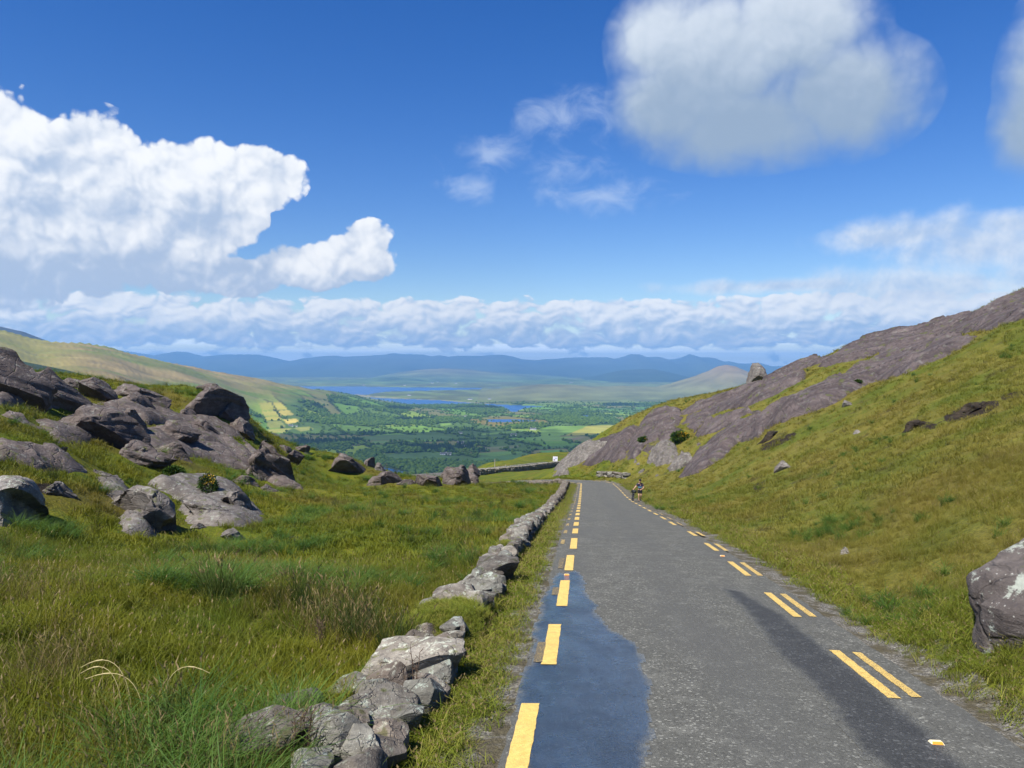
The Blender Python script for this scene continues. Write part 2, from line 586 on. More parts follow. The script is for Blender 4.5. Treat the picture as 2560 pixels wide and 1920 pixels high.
def make_paint_mat():
    m, g, b = material('yellow_road_paint')
    pos = g.n('ShaderNodeNewGeometry').outputs['Position']
    n = g.noise(pos, 14.0, 5, 0.7)
    worn = g.n('ShaderNodeAttribute', attribute_name='worn').outputs['Fac']
    c = g.ramp(n, [(0.3, (0.56, 0.36, 0.075)), (0.6, (0.70, 0.49, 0.13))])
    hole = g.math('ADD', g.noise(pos, 70.0, 4, 0.75), g.math('MULTIPLY', worn, 0.22))
    c = g.mix(g.smooth(g.noise(pos, 5.0, 5, 0.7), 0.45, 0.7, 0.0, 0.35), c, (0.34, 0.22, 0.07))
    c = g.mix(g.smooth(hole, 0.59, 0.70), c, (0.06, 0.056, 0.045))
    g.put(b.inputs['Base Color'], c)
    b.inputs['Roughness'].default_value = 0.7
    bump = g.n('ShaderNodeBump')
    bump.inputs['Strength'].default_value = 0.5
    bump.inputs['Distance'].default_value = 0.006
    g.put(bump.inputs['Height'], g.voronoi(pos, 75.0))
    g.put(b.inputs['Normal'], bump.outputs[0])
    return m


M = {}
M['ground'] = make_ground_mat()
M['asphalt'] = make_road_mat('chip_seal_asphalt', DRY, (0.086, 0.086, 0.077), 0.9)
M['damp'] = make_road_mat('damp_asphalt', (0.054, 0.055, 0.052), (0.041, 0.042, 0.040), 0.7, rim=0.22)
M['wet'] = make_road_mat('wet_asphalt', (0.017, 0.018, 0.020), (0.010, 0.011, 0.013), 0.4, wet=1.0, rim=0.12)
M['paint'] = make_paint_mat()

# ------------------------------------------------------------------ the road line and profile
LINE_V = [(1738, 1345, 2227), (1620, 1378, 2083), (1477, 1410, 1917), (1400, 1426, 1825), (1354, 1437, 1764), (1325, 1444, 1720),
          (1288, 1453, 1660), (1272, 1459, 1632), (1260, 1463, 1611), (1251, 1464, 1593), (1237, 1467, 1578), (1227, 1468, 1570), (1215, 1469, 1557), (1209, 1470, 1550)]
LANE = 4.2
ry, rz_ = [-12.0, 0.0], [-1.55, -2.93]
for v, ul, ur in LINE_V:
    Y = LANE * F / (ur - ul)
    ry.append(Y)
    rz_.append(ray(1450, v)[2] * Y)
ry += [112.0, 125.0, 140.0, 160.0]
rz_ += [-17.25, -18.75, -20.5, -23.0]
ry, rz_ = np.array(ry), np.array(rz_)
# lightly smoothed profile
_yy = np.linspace(-12, 160, 700)
_zz = np.interp(_yy, ry, rz_)
_k = np.hanning(61)
_zz = np.convolve(np.pad(_zz, 30, mode='reflect', reflect_type='odd'), _k / _k.sum(), 'valid')


def road_z(y):
    return np.interp(y, _yy, _zz)


def lane_x(y):
    """left painted line of the straight"""
    return 0.0935 * np.asarray(y, float) - 0.3


# centre line as points: straight, then a bend to the left
cl = []
for y in np.arange(-10, 100.01, 0.5):
    cl.append((float(lane_x(y)) + LANE / 2, y))
hd = math.atan(0.0935)
x, y = cl[-1]
for k in range(90):
    hd -= 0.5 / 17.0 if k < 56 else 0.0
    x += math.sin(hd) * 0.5
    y += math.cos(hd) * 0.5
    cl.append((x, y))
CL = np.array(cl)
_d = np.gradient(CL, axis=0)
CLT = _d / np.linalg.norm(_d, axis=1)[:, None]
CLN = np.stack([CLT[:, 1], -CLT[:, 0]], 1)          # to the right
CLS = np.concatenate([[0], np.cumsum(np.linalg.norm(np.diff(CL, axis=0), axis=1))])
CLZ = road_z(np.minimum(CL[:, 1], 116))
_after = CLS - CLS[220]
CLZ = np.where(_after > 0, road_z(100) - 0.118 * _after, CLZ)


def road_pt(s, off, lift=0.0):
    """point on the road surface at arc length s, off metres right of the centre line"""
    x = np.interp(s, CLS, CL[:, 0]) + np.interp(s, CLS, CLN[:, 0]) * off
    y = np.interp(s, CLS, CL[:, 1]) + np.interp(s, CLS, CLN[:, 1]) * off
    z = np.interp(s, CLS, CLZ) - 0.010 * np.asarray(off) ** 2 * 0.6 + lift
    return np.stack([x, y, z], -1)


# ------------------------------------------------------------------ the near hillside, fitted through surveyed points
ctl = [  # u, v, distance north
    # left field and hill
    (0, 1900, 7.2), (350, 1900, 7.2), (640, 1905, 7.3), (0, 1700, 9.2), (400, 1700, 9.4), (0, 1500, 13.5), (500, 1500, 14.4), (900, 1500, 15.0),
    (0, 1330, 22), (250, 1340, 25), (600, 1340, 29), (900, 1340, 30), (1100, 1300, 38), (100, 1200, 27.5), (300, 1200, 36), (450, 1170, 46), (600, 1230, 44), (700, 1215, 56),
    (900, 1240, 58), (1150, 1235, 66), (1300, 1230, 74), (700, 1120, 76), (620, 1095, 66), (500, 1095, 60), (300, 1090, 48), (100, 1090, 35), (0, 1010, 41),
    (150, 1000, 50), (280, 960, 66), (400, 965, 74), (560, 985, 74), (850, 1140, 86), (950, 1190, 92), (1050, 1213, 97), (1250, 1211, 101), (1390, 1207, 106),
    (800, 1200, 75), (-250, 1200, 24), (-250, 1000, 36), (-400, 900, 50), (-150, 930, 56),
    # right bank
    (2560, 1690, 8.6), (2560, 1450, 12), (2560, 1330, 16), (2560, 1200, 22), (2560, 1050, 32), (2560, 930, 45), (2560, 812, 60), (2560, 765, 76), (2560, 724, 96),
    (2081, 892, 114), (2108, 872, 112), (2145, 856, 111), (2251, 828, 108), (2301, 825, 107), (2363, 808, 104), (2428, 787, 101), (2019, 906, 116), (1873, 965, 121), (1808, 988, 122), (1667, 1030, 127), (1526, 1090, 137),
    (2250, 1500, 15), (2250, 1300, 24), (2200, 1150, 38), (2200, 1050, 52), (2200, 955, 72), (2200, 900, 90), (2200, 843, 110),
    (1980, 1370, 25.5), (1950, 1210, 45), (1950, 1095, 67), (1950, 1045, 78), (1940, 990, 95), (1940, 938, 118),
    (1790, 1300, 38), (1760, 1210, 68), (1750, 1150, 90), (1730, 1100, 102), (1730, 1060, 112), (1730, 1015, 125),
    (1640, 1240, 73), (1600, 1192, 100), (1600, 1130, 112), (1590, 1064, 130), (1520, 1186, 118), (1480, 1165, 133), (1480, 1105, 142), (1410, 1186, 138), (1412, 1152, 150),
    (2900, 1500, 10), (2900, 1100, 26), (2900, 800, 50), (2900, 640, 90),
]
cx, cyy, cz = [], [], []
for u, v, Y in ctl:
    p = P(u, v, Y)
    cx.append(p[0]); cyy.append(p[1]); cz.append(p[2])
for i in range(0, len(CL), 12):
    for off, dz in ((-3.4, -0.25), (-2.2, -0.06), (2.6, -0.06), (3.6, 0.05)):
        q = road_pt(CLS[i], off)
        cx.append(q[0]); cyy.append(q[1]); cz.append(q[2] + dz)
# the ground falls away behind the crests
for (u, Y, z) in [(100, 100, -6), (350, 110, -10), (560, 100, -12), (700, 105, -17), (850, 112, -20), (1000, 125, -23.5), (1150, 132, -23.5), (1280, 138, -23.5),
                  (0, 150, -16), (400, 160, -22), (800, 165, -26.5), (1050, 150, -25.5), (1250, 160, -26.6),
                  (700, 260, -52), (300, 260, -45), (0, 260, -40), (2560, 150, 2), (2200, 165, -8), (1940, 170, -14), (1730, 175, -19), (1590, 180, -22), (1480, 190, -26),
                  (2560, 260, -30), (2200, 260, -34), (1800, 260, -38), (-300, 120, 4), (-300, 200, -14)]:
    cx.append(ray(u, 900)[0] * Y); cyy.append(Y); cz.append(z)
# lower road shelf and the knoll behind it
LOWER = [(940, 1201, 164), (1000, 1197, 170), (1060, 1192, 176), (1130, 1187, 184), (1200, 1183, 193), (1270, 1177, 204), (1340, 1168, 220), (1385, 1162, 234), (1420, 1162, 246)]
for u, v, Y in LOWER:
    p = P(u, v, Y)
    cx.append(p[0]); cyy.append(p[1]); cz.append(p[2] - 0.1)
for (u, v, Y) in [(1200, 1167, 235), (1245, 1160, 250), (1300, 1141, 268), (1340, 1137, 275), (1396, 1134, 280), (1450, 1130, 285), (1060, 1187, 182), (960, 1200, 172)]:
    p = P(u, v, Y)
    cx.append(p[0]); cyy.append(p[1]); cz.append(p[2])
for (u, Y, z) in [(1000, 215, -38), (1100, 235, -42), (1250, 320, -60), (1350, 340, -64), (1450, 350, -66), (1100, 340, -75), (800, 340, -80), (1700, 350, -70), (300, 350, -75), (2300, 350, -62)]:
    cx.append(ray(u, 900)[0] * Y); cyy.append(Y); cz.append(z)
cx, cyy, cz = map(np.array, (cx, cyy, cz))
OFF = 14.0


def dom(x, y):
    y = np.maximum(np.asarray(y, float), -11.0)
    return np.stack([np.asarray(x, float) / (y + OFF) * 2.2, np.log(y + OFF) * 1.6], -1)


def kern(r2):
    return 0.5 * r2 * np.log(r2 + 1e-12)


_cd = dom(cx, cyy)
_n = len(_cd)
_K = kern(((_cd[:, None] - _cd[None]) ** 2).sum(-1)) + np.eye(_n) * 3e-5
_Pm = np.concatenate([np.ones((_n, 1)), _cd], 1)
_A = np.block([[_K, _Pm], [_Pm.T, np.zeros((3, 3))]])
_w = np.linalg.solve(_A, np.concatenate([cz / (cyy + OFF), np.zeros(3)]))


def tps(x, y):
    x = np.asarray(x, float).ravel()
    y = np.asarray(y, float).ravel()
    out = np.empty(len(x))
    for a in range(0, len(x), 40000):
        d = dom(x[a:a + 40000], y[a:a + 40000])
        K = kern(((d[:, None] - _cd[None]) ** 2).sum(-1))
        out[a:a + 40000] = (K @ _w[:_n] + _w[_n] + d @ _w[_n + 1:]) * (np.maximum(y[a:a + 40000], -11) + OFF)
    return out


def road_near(x, y):
    """signed offset from the centre line, road height and arc length, for points close to the upper road"""
    x = np.asarray(x, float).ravel()
    y = np.asarray(y, float).ravel()
    off = np.full(len(x), 1e6)
    hz = np.zeros(len(x))
    ss = np.zeros(len(x))
    idx = np.arange(0, len(CL), 2)
    near = np.where((y < 150) & (np.abs(x - lane_x(y)) < 60))[0]
    for a in range(0, len(near), 20000):
        k = near[a:a + 20000]
        d2 = (x[k, None] - CL[idx, 0]) ** 2 + (y[k, None] - CL[idx, 1]) ** 2
        j = idx[d2.argmin(1)]
        dx, dy = x[k] - CL[j, 0], y[k] - CL[j, 1]
        off[k] = np.where(np.sqrt(d2.min(1)) > 40, 1e6, dx * CLN[j, 0] + dy * CLN[j, 1])
        t = dx * CLT[j, 0] + dy * CLT[j, 1]
        off[k] = np.where(np.abs(t) > 2.5, 1e6, off[k])
        ss[k] = CLS[j] + t
        hz[k] = np.interp(ss[k], CLS, CLZ)
    return off, hz, ss


def H(x, y, detail=True):
    x = np.asarray(x, float).ravel()
    y = np.asarray(y, float).ravel()
    z = tps(x, y)
    off, hz, ss = road_near(x, y)
    a = np.abs(off)
    if detail:
        bumps = 0.42 * fbm(xy3(x, y) * 0.22, 4, 0.5, 3) + 0.16 * fbm(xy3(x, y) * 1.1, 3, 0.5, 9) + 0.9 * fbm(xy3(x, y) * 0.055, 3, 0.5, 21)
        amp = sstep(a, 2.8, 9.0) * (0.7 + 0.3 * sstep(y, 5, 40)) * np.where(off > 0, 0.8, 1.0)
        near_left = (off < 0) & (off > -9)
        z = z + bumps * amp * np.where(near_left, 0.7, 1.0)
    bed = hz - 0.05 - 0.006 * np.minimum(a, 3.5) ** 2
    blend = sstep(a, 2.75, 4.6)
    ok = a < 6
    z = np.where(ok, bed * (1 - blend) + z * blend, z)
    return z


def hit(u, v, y0=4.0, y1=320.0, n=700):
    """where the ray of a photograph pixel meets the near ground (None where it passes above it)"""
    r = ray(u, v)
    ys = np.exp(np.linspace(math.log(y0), math.log(y1), n))
    below = r[2] * ys < H(r[0] * ys, ys)
    k = np.argmax(below)
    if not below[k]:
        return None
    yy = np.linspace(ys[max(k - 1, 0)], ys[k], 12)
    b = r[2] * yy < H(r[0] * yy, yy)
    y = yy[np.argmax(b)] if b.any() else ys[k]
    return np.array([r[0] * y, y, float(H([r[0] * y], [y])[0])])


def build_hillside():
    rows = np.concatenate([np.linspace(-11, 4, 24)[:-1], np.exp(np.linspace(math.log(4), math.log(360), 420))])
    cols = np.sinh(np.linspace(-1.0, 1.0, 520) * 1.15) / math.sinh(1.15) * 1.02
    Yg, Sg = np.meshgrid(rows, cols, indexing='ij')
    Xg = Sg * (Yg + 17.0) * 1.0
    x, y = Xg.ravel(), Yg.ravel()
    z = H(x, y)
    off, hz, ss = road_near(x, y)
    soil = np.maximum(sstep(off, 4.3, 2.3) * (off > 0), sstep(-off, 4.0, 2.4) * (off < 0) * 0.85)
    v = np.stack([x, y, z], 1)
    pu, pv = pix(v)
    peat = np.zeros(len(x))
    for poly in PEAT:
        peat = np.maximum(peat, sstep(sdf(pu, pv, poly), -8, 6) * (y < 120))
    o = mesh_obj('hillside', v, grid_faces(len(rows), len(cols)), M['ground'], attrs={'soil': soil, 'peat': peat})
    tag(o, kind='structure', label='grassy mountain hillside either side of the road')
    return o


PEAT = [[(2262, 1060), (2300, 1050), (2340, 1060), (2340, 1072), (2290, 1074), (2265, 1070)],
        [(2360, 1042), (2400, 1018), (2450, 1010), (2490, 1000), (2500, 1012), (2470, 1030), (2420, 1046), (2370, 1056)],
        [(1900, 1115), (1960, 1090), (1990, 1080), (1985, 1094), (1930, 1120), (1900, 1128)],
        [(1880, 1215), (1910, 1200), (1915, 1215), (1890, 1232)], [(2500, 990), (2560, 975), (2560, 990), (2510, 1000)],
        [(85, 1170), (150, 1160), (160, 1175), (95, 1182)], [(90, 1210), (160, 1205), (170, 1230), (100, 1232)], [(230, 1310), (260, 1312), (250, 1325), (232, 1325)],
        [(660, 1350), (690, 1332), (740, 1338), (755, 1352), (700, 1360)]]
hillside = build_hillside()


# ------------------------------------------------------------------ road surface, puddle, markings
def strip(name, s0, s1, ds, left, right, lift, mat, nlat=9, wobble=0.0, parent=None):
    ss = np.arange(s0, s1 + 1e-6, ds)
    lf = np.interp(ss, *left) if isinstance(left, tuple) else np.full(len(ss), left)
    rt = np.interp(ss, *right) if isinstance(right, tuple) else np.full(len(ss), right)
    if wobble:
        lf = lf + wobble * fbm(np.stack([ss * 1.3, ss * 0 + 3, ss * 0], 1), 4, 0.65, 5)
        rt = rt + wobble * fbm(np.stack([ss * 1.3, ss * 0 + 9, ss * 0], 1), 4, 0.65, 6)
    v = []
    for k in range(nlat):
        t = k / (nlat - 1)
        v.append(road_pt(ss, lf * (1 - t) + rt * t, lift))
    v = np.stack(v, 1).reshape(-1, 3)
    o = mesh_obj(name, v, grid_faces(len(ss), nlat), mat, parent)
    return o


S0 = 0.0
SB = CLS[-1]
road = strip('road', 0, SB, 0.25, -LANE / 2 - 0.48, (np.array([0.0, 22.0, 40.0, 400.0]), np.array([LANE / 2 + 0.52, LANE / 2 + 0.52, LANE / 2 + 0.22, LANE / 2 + 0.2])), 0.0, M['asphalt'], nlat=12, wobble=0.16)
tag(road, kind='structure', label='narrow grey asphalt road running downhill into a left bend')


def s_at_y(y):
    return np.interp(y, CL[:, 1][:221], CLS[:221])


def plane_s_off(u, v):
    """arc length and offset on the road surface under a photograph pixel"""
    r = ray(u, v)
    ys = np.linspace(4, 110, 8000)
    z = r[2] * ys
    k = np.argmax(z < road_z(ys))
    x, y = r[0] * ys[k], ys[k]
    j = np.argmin((CL[:, 0] - x) ** 2 + (CL[:, 1] - y) ** 2)
    return CLS[j] + (x - CL[j, 0]) * CLT[j, 0] + (y - CL[j, 1]) * CLT[j, 1], (x - CL[j, 0]) * CLN[j, 0] + (y - CL[j, 1]) * CLN[j, 1]


def road_patch(name, outline, mat, lift, step=0.10, jag=0.06, label=None):
    """a sheet on the road with an irregular outline given by photograph pixels"""
    so = np.array([plane_s_off(u, v) for u, v in outline])
    s0, o0 = so.min(0) - 0.2
    s1, o1 = so.max(0) + 0.2
    nr, nc = int((s1 - s0) / step) + 2, int((o1 - o0) / (step * 0.7)) + 2
    Sg, Og = np.meshgrid(np.linspace(s0, s1, nr), np.linspace(o0, o1, nc), indexing='ij')
    d = sdf(Sg.ravel(), Og.ravel(), so) + jag * fbm(np.stack([Sg.ravel() * 1.7, Og.ravel() * 2.6, 0 * Og.ravel()], 1), 5, 0.7, 4)
    v = road_pt(Sg.ravel(), Og.ravel(), lift)
    f = grid_faces(nr, nc)
    f = f[(d[f] > 0).sum(1) >= 3]
    used = np.unique(f)
    remap = np.full(len(v), -1)
    remap[used] = np.arange(len(used))
    o = mesh_obj(name, v[used], remap[f], mat, attrs={'inside': d[used]})
    tag(o, kind='structure', label=label)
    return o


wet_patch = road_patch('wet_patch', [(1318, 1985), (1290, 1760), (1300, 1700), (1330, 1640), (1335, 1560), (1350, 1500), (1378, 1460), (1395, 1425), (1410, 1436), (1440, 1425),
                                     (1458, 1440), (1460, 1475), (1490, 1510), (1500, 1545), (1540, 1580), (1590, 1610), (1612, 1640), (1612, 1680), (1628, 1740), (1634, 1800), (1620, 1860), (1618, 1985)],
                       M['wet'], 0.004, 0.06, 0.20, 'dark blue wet patch along the left edge of the road')
damp_a = road_patch('damp_patch', [(1790, 1465), (1860, 1475), (1916, 1505), (1972, 1535), (2060, 1606), (2150, 1664), (2235, 1737), (2345, 1823), (2480, 1950), (2520, 1990), (2240, 1990), (2189, 1920), (2122, 1853), (2069, 1767), (2028, 1718), (1935, 1636), (1894, 1577), (1850, 1520)],
                    M['damp'], 0.004, 0.10, 0.16, 'dark grey damp band along the right side of the road')

# painted marks: measured dashes on the left, then a regular run
marks = []
proto_len = 2.75


def mark(s0, s1, off, width, worn, name='road_marking'):
    n = max(3, int((s1 - s0) / 0.07))
    ss = np.linspace(s0, s1, n)
    jl = 0.0035 * np.random.RandomState(int(s0 * 31) % 9999).normal(size=n)
    v = np.stack([road_pt(ss, off - width / 2 + jl, 0.009), road_pt(ss, off + 0 * ss, 0.0095), road_pt(ss, off + width / 2 - jl[::-1], 0.009)], 1).reshape(-1, 3)
    o = mesh_obj(name, v, grid_faces(n, 3), M['paint'], road, attrs={'worn': np.full(len(v), worn)})
    marks.append(o)
    return o


LW, RW = 0.21, 0.15
for (vt, vb, ut, ub) in [(1759, 1990, 1338, 1260), (1561, 1661, 1391, 1367), (1451, 1515, 1414, 1403), (1388, 1426, 1428, 1420), (1346, 1372, 1437, 1432)]:
    sa, oa = plane_s_off(ub, vb)
    sb, ob = plane_s_off(ut, vt)
    mark(sa, sb, (oa + ob) / 2, LW, 0.15)
s = plane_s_off(1440, 1334)[0]
offL = -LANE / 2
while s < CLS[-1] - 22:
    mark(s, s + 2.2, offL, LW, 0.25)
    s += 3.75
for (u0, v0, u1, v1) in [(1347, 1655, 1354, 1605), (1384, 1487, 1392, 1468), (1399, 1421, 1408, 1395)]:
    sa, oa = plane_s_off(u0, v0)
    sb, ob = plane_s_off(u1, v1)
    mark(sa, sb, (oa + ob) / 2, 0.13, 1.0)
s = plane_s_off(1425, 1360)[0]
while s < CLS[-1] - 40:
    mark(s, s + 1.3, offL - 0.36, 0.12, 0.75)
    s += 3.75
for (u0, v0, u1, v1) in [(2083, 1620, 2240, 1738), (1917, 1477, 1996, 1537), (1825, 1400, 1871, 1435), (1764, 1354, 1793, 1373), (1720, 1325, 1741, 1336)]:
    sa, oa = plane_s_off(u1, v1)
    sb, ob = plane_s_off(u0, v0)
    mark(sa, sb, (oa + ob) / 2, RW, 0.35)
    mark(sa + 0.1, sb - 0.05, (oa + ob) / 2 + 0.30, RW * 0.85, 0.5)
s = plane_s_off(1695, 1310)[0]
k = 0
while s < CLS[-1] - 20:
    mark(s, s + 2.2, LANE / 2, RW, 0.4)
    if k < 3:
        mark(s, s + 1.9, LANE / 2 + 0.3, 0.12, 0.8)
    k += 1
    s += 3.9


def make_stud():
    m, g, b = material('orange_reflector')
    b.inputs['Base Color'].default_value = (0.75, 0.27, 0.03, 1)
    b.inputs['Roughness'].default_value = 0.3
    m2, g2, b2 = material('stud_body')
    b2.inputs['Base Color'].default_value = (0.75, 0.66, 0.42, 1)
    b2.inputs['Roughness'].default_value = 0.5
    for (u, v) in [(2340, 1849), (1806, 1386), (1417, 1437)]:
        s, o_ = plane_s_off(u, v)
        c = road_pt(s, o_, 0.012)
        bm = bmesh.new()
        bmesh.ops.create_cube(bm, size=1.0)
        for q in bm.verts:
            top = q.co.z > 0
            q.co.x *= 0.13 * (0.8 if top else 1)
            q.co.y *= 0.10 * (0.45 if top else 1)
            q.co.z *= 0.028
        me = bpy.data.meshes.new('road_stud')
        bm.to_mesh(me)
        bm.free()
        me.materials.append(m2)
        o = bpy.data.objects.new('road_stud', me)
        COL.objects.link(o)
        o.location = c
        o.rotation_euler = (-0.11, 0, -math.atan(0.0935))
        o.parent = road
        lens = mesh_obj('reflector', [(-.055, -.052, -.008), (.055, -.052, -.008), (.048, -.028, .0145), (-.048, -.028, .0145)], [[0, 1, 2, 3]], m, o, smooth=False)


make_stud()
# the lower road seen again beyond the field
lp = np.array([P(u, v, Y) for u, v, Y in LOWER])
t = np.linspace(0, len(lp) - 1, 90)
lc = np.stack([np.interp(t, np.arange(len(lp)), lp[:, k]) for k in range(3)], 1)
for k in range(3):
    lc[:, k] = np.convolve(np.pad(lc[:, k], 6, mode='reflect', reflect_type='odd'), np.ones(13) / 13, 'valid')
ld = np.gradient(lc, axis=0)
ld = ld / np.linalg.norm(ld[:, :2], axis=1)[:, None]
ln = np.stack([ld[:, 1], -ld[:, 0], 0 * ld[:, 0]], 1)
v = np.stack([lc + ln * o_ + np.array([0, 0, 0.35]) for o_ in (-3.0, 0, 3.0)], 1).reshape(-1, 3)
lower_road = mesh_obj('road', v, grid_faces(len(lc), 3), M['asphalt'])
tag(lower_road, kind='structure', label='lower stretch of the grey road beyond the field')


# ------------------------------------------------------------------ the valley, the bay and the mountains beyond
def far_mat(name, noise_scale=0.02, amount=0.35, rough=0.95):
    m, g, b = material(name)
    pos = g.n('ShaderNodeNewGeometry').outputs['Position']
    c = g.n('ShaderNodeAttribute', attribute_name='cover').outputs['Color']
    n = g.noise(pos, noise_scale, 6, 0.65)
    n2 = g.noise(pos, noise_scale * 0.17, 4, 0.6)
    c2 = g.mix(g.smooth(n, 0.35, 0.65, amount, 0.0), c, g.mix(0.55, c, (0.012, 0.016, 0.008)))
    c2 = g.mix(g.smooth(n2, 0.5, 0.7, 0.0, amount * 0.8), c2, g.mix(0.5, c2, (0.16, 0.14, 0.075)))
    g.put(b.inputs['Base Color'], c2)
    b.inputs['Roughness'].default_value = rough
    b.inputs['Specular IOR Level'].default_value = 0.1
    bump = g.n('ShaderNodeBump')
    bump.inputs['Strength'].default_value = 0.6
    bump.inputs['Distance'].default_value = 6.0
    g.put(bump.inputs['Height'], n)
    g.put(b.inputs['Normal'], bump.outputs[0])
    return m


M['far'] = far_mat('valley_land', 0.012, 0.4)
M['mountain'] = far_mat('mountain_land', 0.0016, 0.55)


def make_water():
    m, g, b = material('bay_water')
    pos = g.n('ShaderNodeNewGeometry').outputs['Position']
    b.inputs['Base Color'].default_value = (0.014, 0.075, 0.22, 1)
    b.inputs['Roughness'].default_value = 0.28
    b.inputs['IOR'].default_value = 1.33
    bump = g.n('ShaderNodeBump')
    bump.inputs['Strength'].default_value = 0.5
    bump.inputs['Distance'].default_value = 0.6
    g.put(bump.inputs['Height'], g.noise(pos, 0.09, 5, 0.6))
    g.put(b.inputs['Normal'], bump.outputs[0])
    return m


M['water'] = make_water()

INLET = [(883, 989), (905, 992), (960, 995.5), (1048, 999), (1100, 1001), (1143, 1005), (1190, 1008), (1238, 1010.5), (1333, 1014.5), (1400, 1018), (1364, 1019.5), (1330, 1022), (1301, 1028),
         (1290, 1036), (1279, 1034), (1263, 1023), (1225, 1018.5), (1212, 1014.5), (1143, 1011.5), (1095, 1014), (1016, 1012), (972, 1008), (921, 1003)]
BAY = [(720, 966.5), (741, 966), (890, 966), (1016, 968.5), (1143, 969), (1275, 969), (1240, 973), (1143, 976), (1016, 979.5), (969, 980), (937, 984.5), (918, 990), (883, 989), (811, 976), (732, 969)]
MERE = [(1216, 1049), (1260, 1048), (1301, 1049), (1352, 1052), (1301, 1056), (1254, 1059), (1222, 1056)]
POND = [(1455, 1040), (1466, 1038), (1474, 1041), (1470, 1046), (1458, 1046)]
RIVER = [(955, 1168), (985, 1174), (1012, 1181), (1016, 1190), (990, 1190), (962, 1178)]
MARSH = [(1170, 1050), (1210, 1044), (1300, 1044), (1365, 1050), (1370, 1058), (1300, 1062), (1240, 1068), (1200, 1060)]

fc = []   # u, v or height, distance
for Y, z in ((210, -52), (300, -80), (450, -122), (650, -160), (900, -205), (1200, -238), (1500, -250), (1800, -256)):
    for u in (-700, 0, 600, 1100, 1600, 2200, 2900):
        fc.append((ray(u, 900)[0] * Y, Y, z + (25 if u < 200 else 0)))
for Y, z in ((2200, -259), (2800, -264), (3500, -271), (4300, -281), (5000, -288)):
    for u in (900, 1150, 1400, 1700, 2100, 2800):
        if u == 900 and Y > 3600:
            continue
        fc.append((ray(u, 900)[0] * Y, Y, z))
for Y in (6500, 8200, 10000, 14000, 24000, 42000):
    for u in (600, 1000, 1400, 1800, 2300):
        if Y < 8000 and u < 900:
            continue
        fc.append((ray(u, 900)[0] * Y, Y, -290))
crest = [(-500, 800, 2300), (-200, 825, 2500), (0, 832, 2700), (60, 850, 2800), (114, 874, 3000), (154, 865, 2950), (199, 863, 2950), (253, 873, 3100), (289, 886, 3200), (345, 898, 3350), (407, 911, 3500),
         (470, 921, 3650), (529, 933, 3800), (590, 944, 4000), (651, 956, 4150), (732, 970, 4400), (811, 977, 4600), (883, 990, 4800), (935, 1006, 4950)]
for u, v, Y in crest:
    p = P(u, v, Y)
    fc.append(tuple(p))
    h = p[2] - SEA
    q = ray(u, v) * Y * 1.22
    fc.append((q[0], q[1], SEA + h * 0.45))
    q = ray(u, v) * Y * 1.7
    fc.append((q[0], q[1], SEA + min(h * 0.1, 6) - 3))
for u, v, Y in [(640, 1030, 3150), (560, 985, 3100), (480, 990, 2700), (400, 960, 2750), (300, 945, 2450), (250, 915, 2550), (150, 905, 2450), (100, 895, 2500), (0, 880, 2300), (-200, 880, 2000),
                (720, 1040, 3200), (760, 1010, 3600), (850, 1030, 3700), (930, 1035, 3800), (620, 1085, 2550), (740, 1080, 2750), (860, 1065, 3100), (540, 1100, 2250), (450, 1060, 2200), (300, 1010, 2150)]:
    fc.append(tuple(P(u, v, Y)))
fc = np.array(fc)


def fdom(x, y):
    return np.stack([np.asarray(x) / np.asarray(y) * 2.0, np.log(y) * 1.2], -1)


_fd = fdom(fc[:, 0], fc[:, 1])
_fn = len(_fd)
_FK = kern(((_fd[:, None] - _fd[None]) ** 2).sum(-1)) + np.eye(_fn) * 2e-5
_FP = np.concatenate([np.ones((_fn, 1)), _fd], 1)
_fw = np.linalg.solve(np.block([[_FK, _FP], [_FP.T, np.zeros((3, 3))]]), np.concatenate([fc[:, 2] / fc[:, 1], np.zeros(3)]))


def FH(x, y):
    x = np.asarray(x, float).ravel()
    y = np.asarray(y, float).ravel()
    out = np.empty(len(x))
    for a in range(0, len(x), 40000):
        d = fdom(x[a:a + 40000], y[a:a + 40000])
        out[a:a + 40000] = (kern(((d[:, None] - _fd[None]) ** 2).sum(-1)) @ _fw[:_fn] + _fw[_fn] + d @ _fw[_fn + 1:]) * y[a:a + 40000]
    rel = np.clip((out - SEA - 25) / 160.0, 0, 1)
    gully = fbm(np.stack([(x * 0.8 - y * 0.5) * 0.006, (x * 0.5 + y * 0.8) * 0.0018, 0 * x], 1), 4, 0.55, 31)
    gul2 = 1 - np.abs(fbm(np.stack([(x * 0.8 - y * 0.5) * 0.014, (x * 0.5 + y * 0.8) * 0.003, 0 * x], 1), 3, 0.5, 35)) * 3
    out = out + rel * (22 * gully + 9 * gul2) + 2.5 * fbm(xy3(x, y) * 0.004, 3, 0.5, 12) * sstep(y, 500, 1500)
    return out


WATERS = [('inlet', INLET), ('bay', BAY), ('mere', MERE), ('pond', POND), ('river', RIVER)]


def sea_xy(poly, level=SEA):
    return np.array([ray(u, v)[:2] * (level / ray(u, v)[2]) for u, v in poly])


WXY = [sea_xy(INLET), sea_xy(BAY)]
LOW = {'mere': -280.0, 'pond': -278.0, 'river': -255.5}
LXY = {n: sea_xy(p, LOW[n]) for n, p in WATERS if n in LOW}


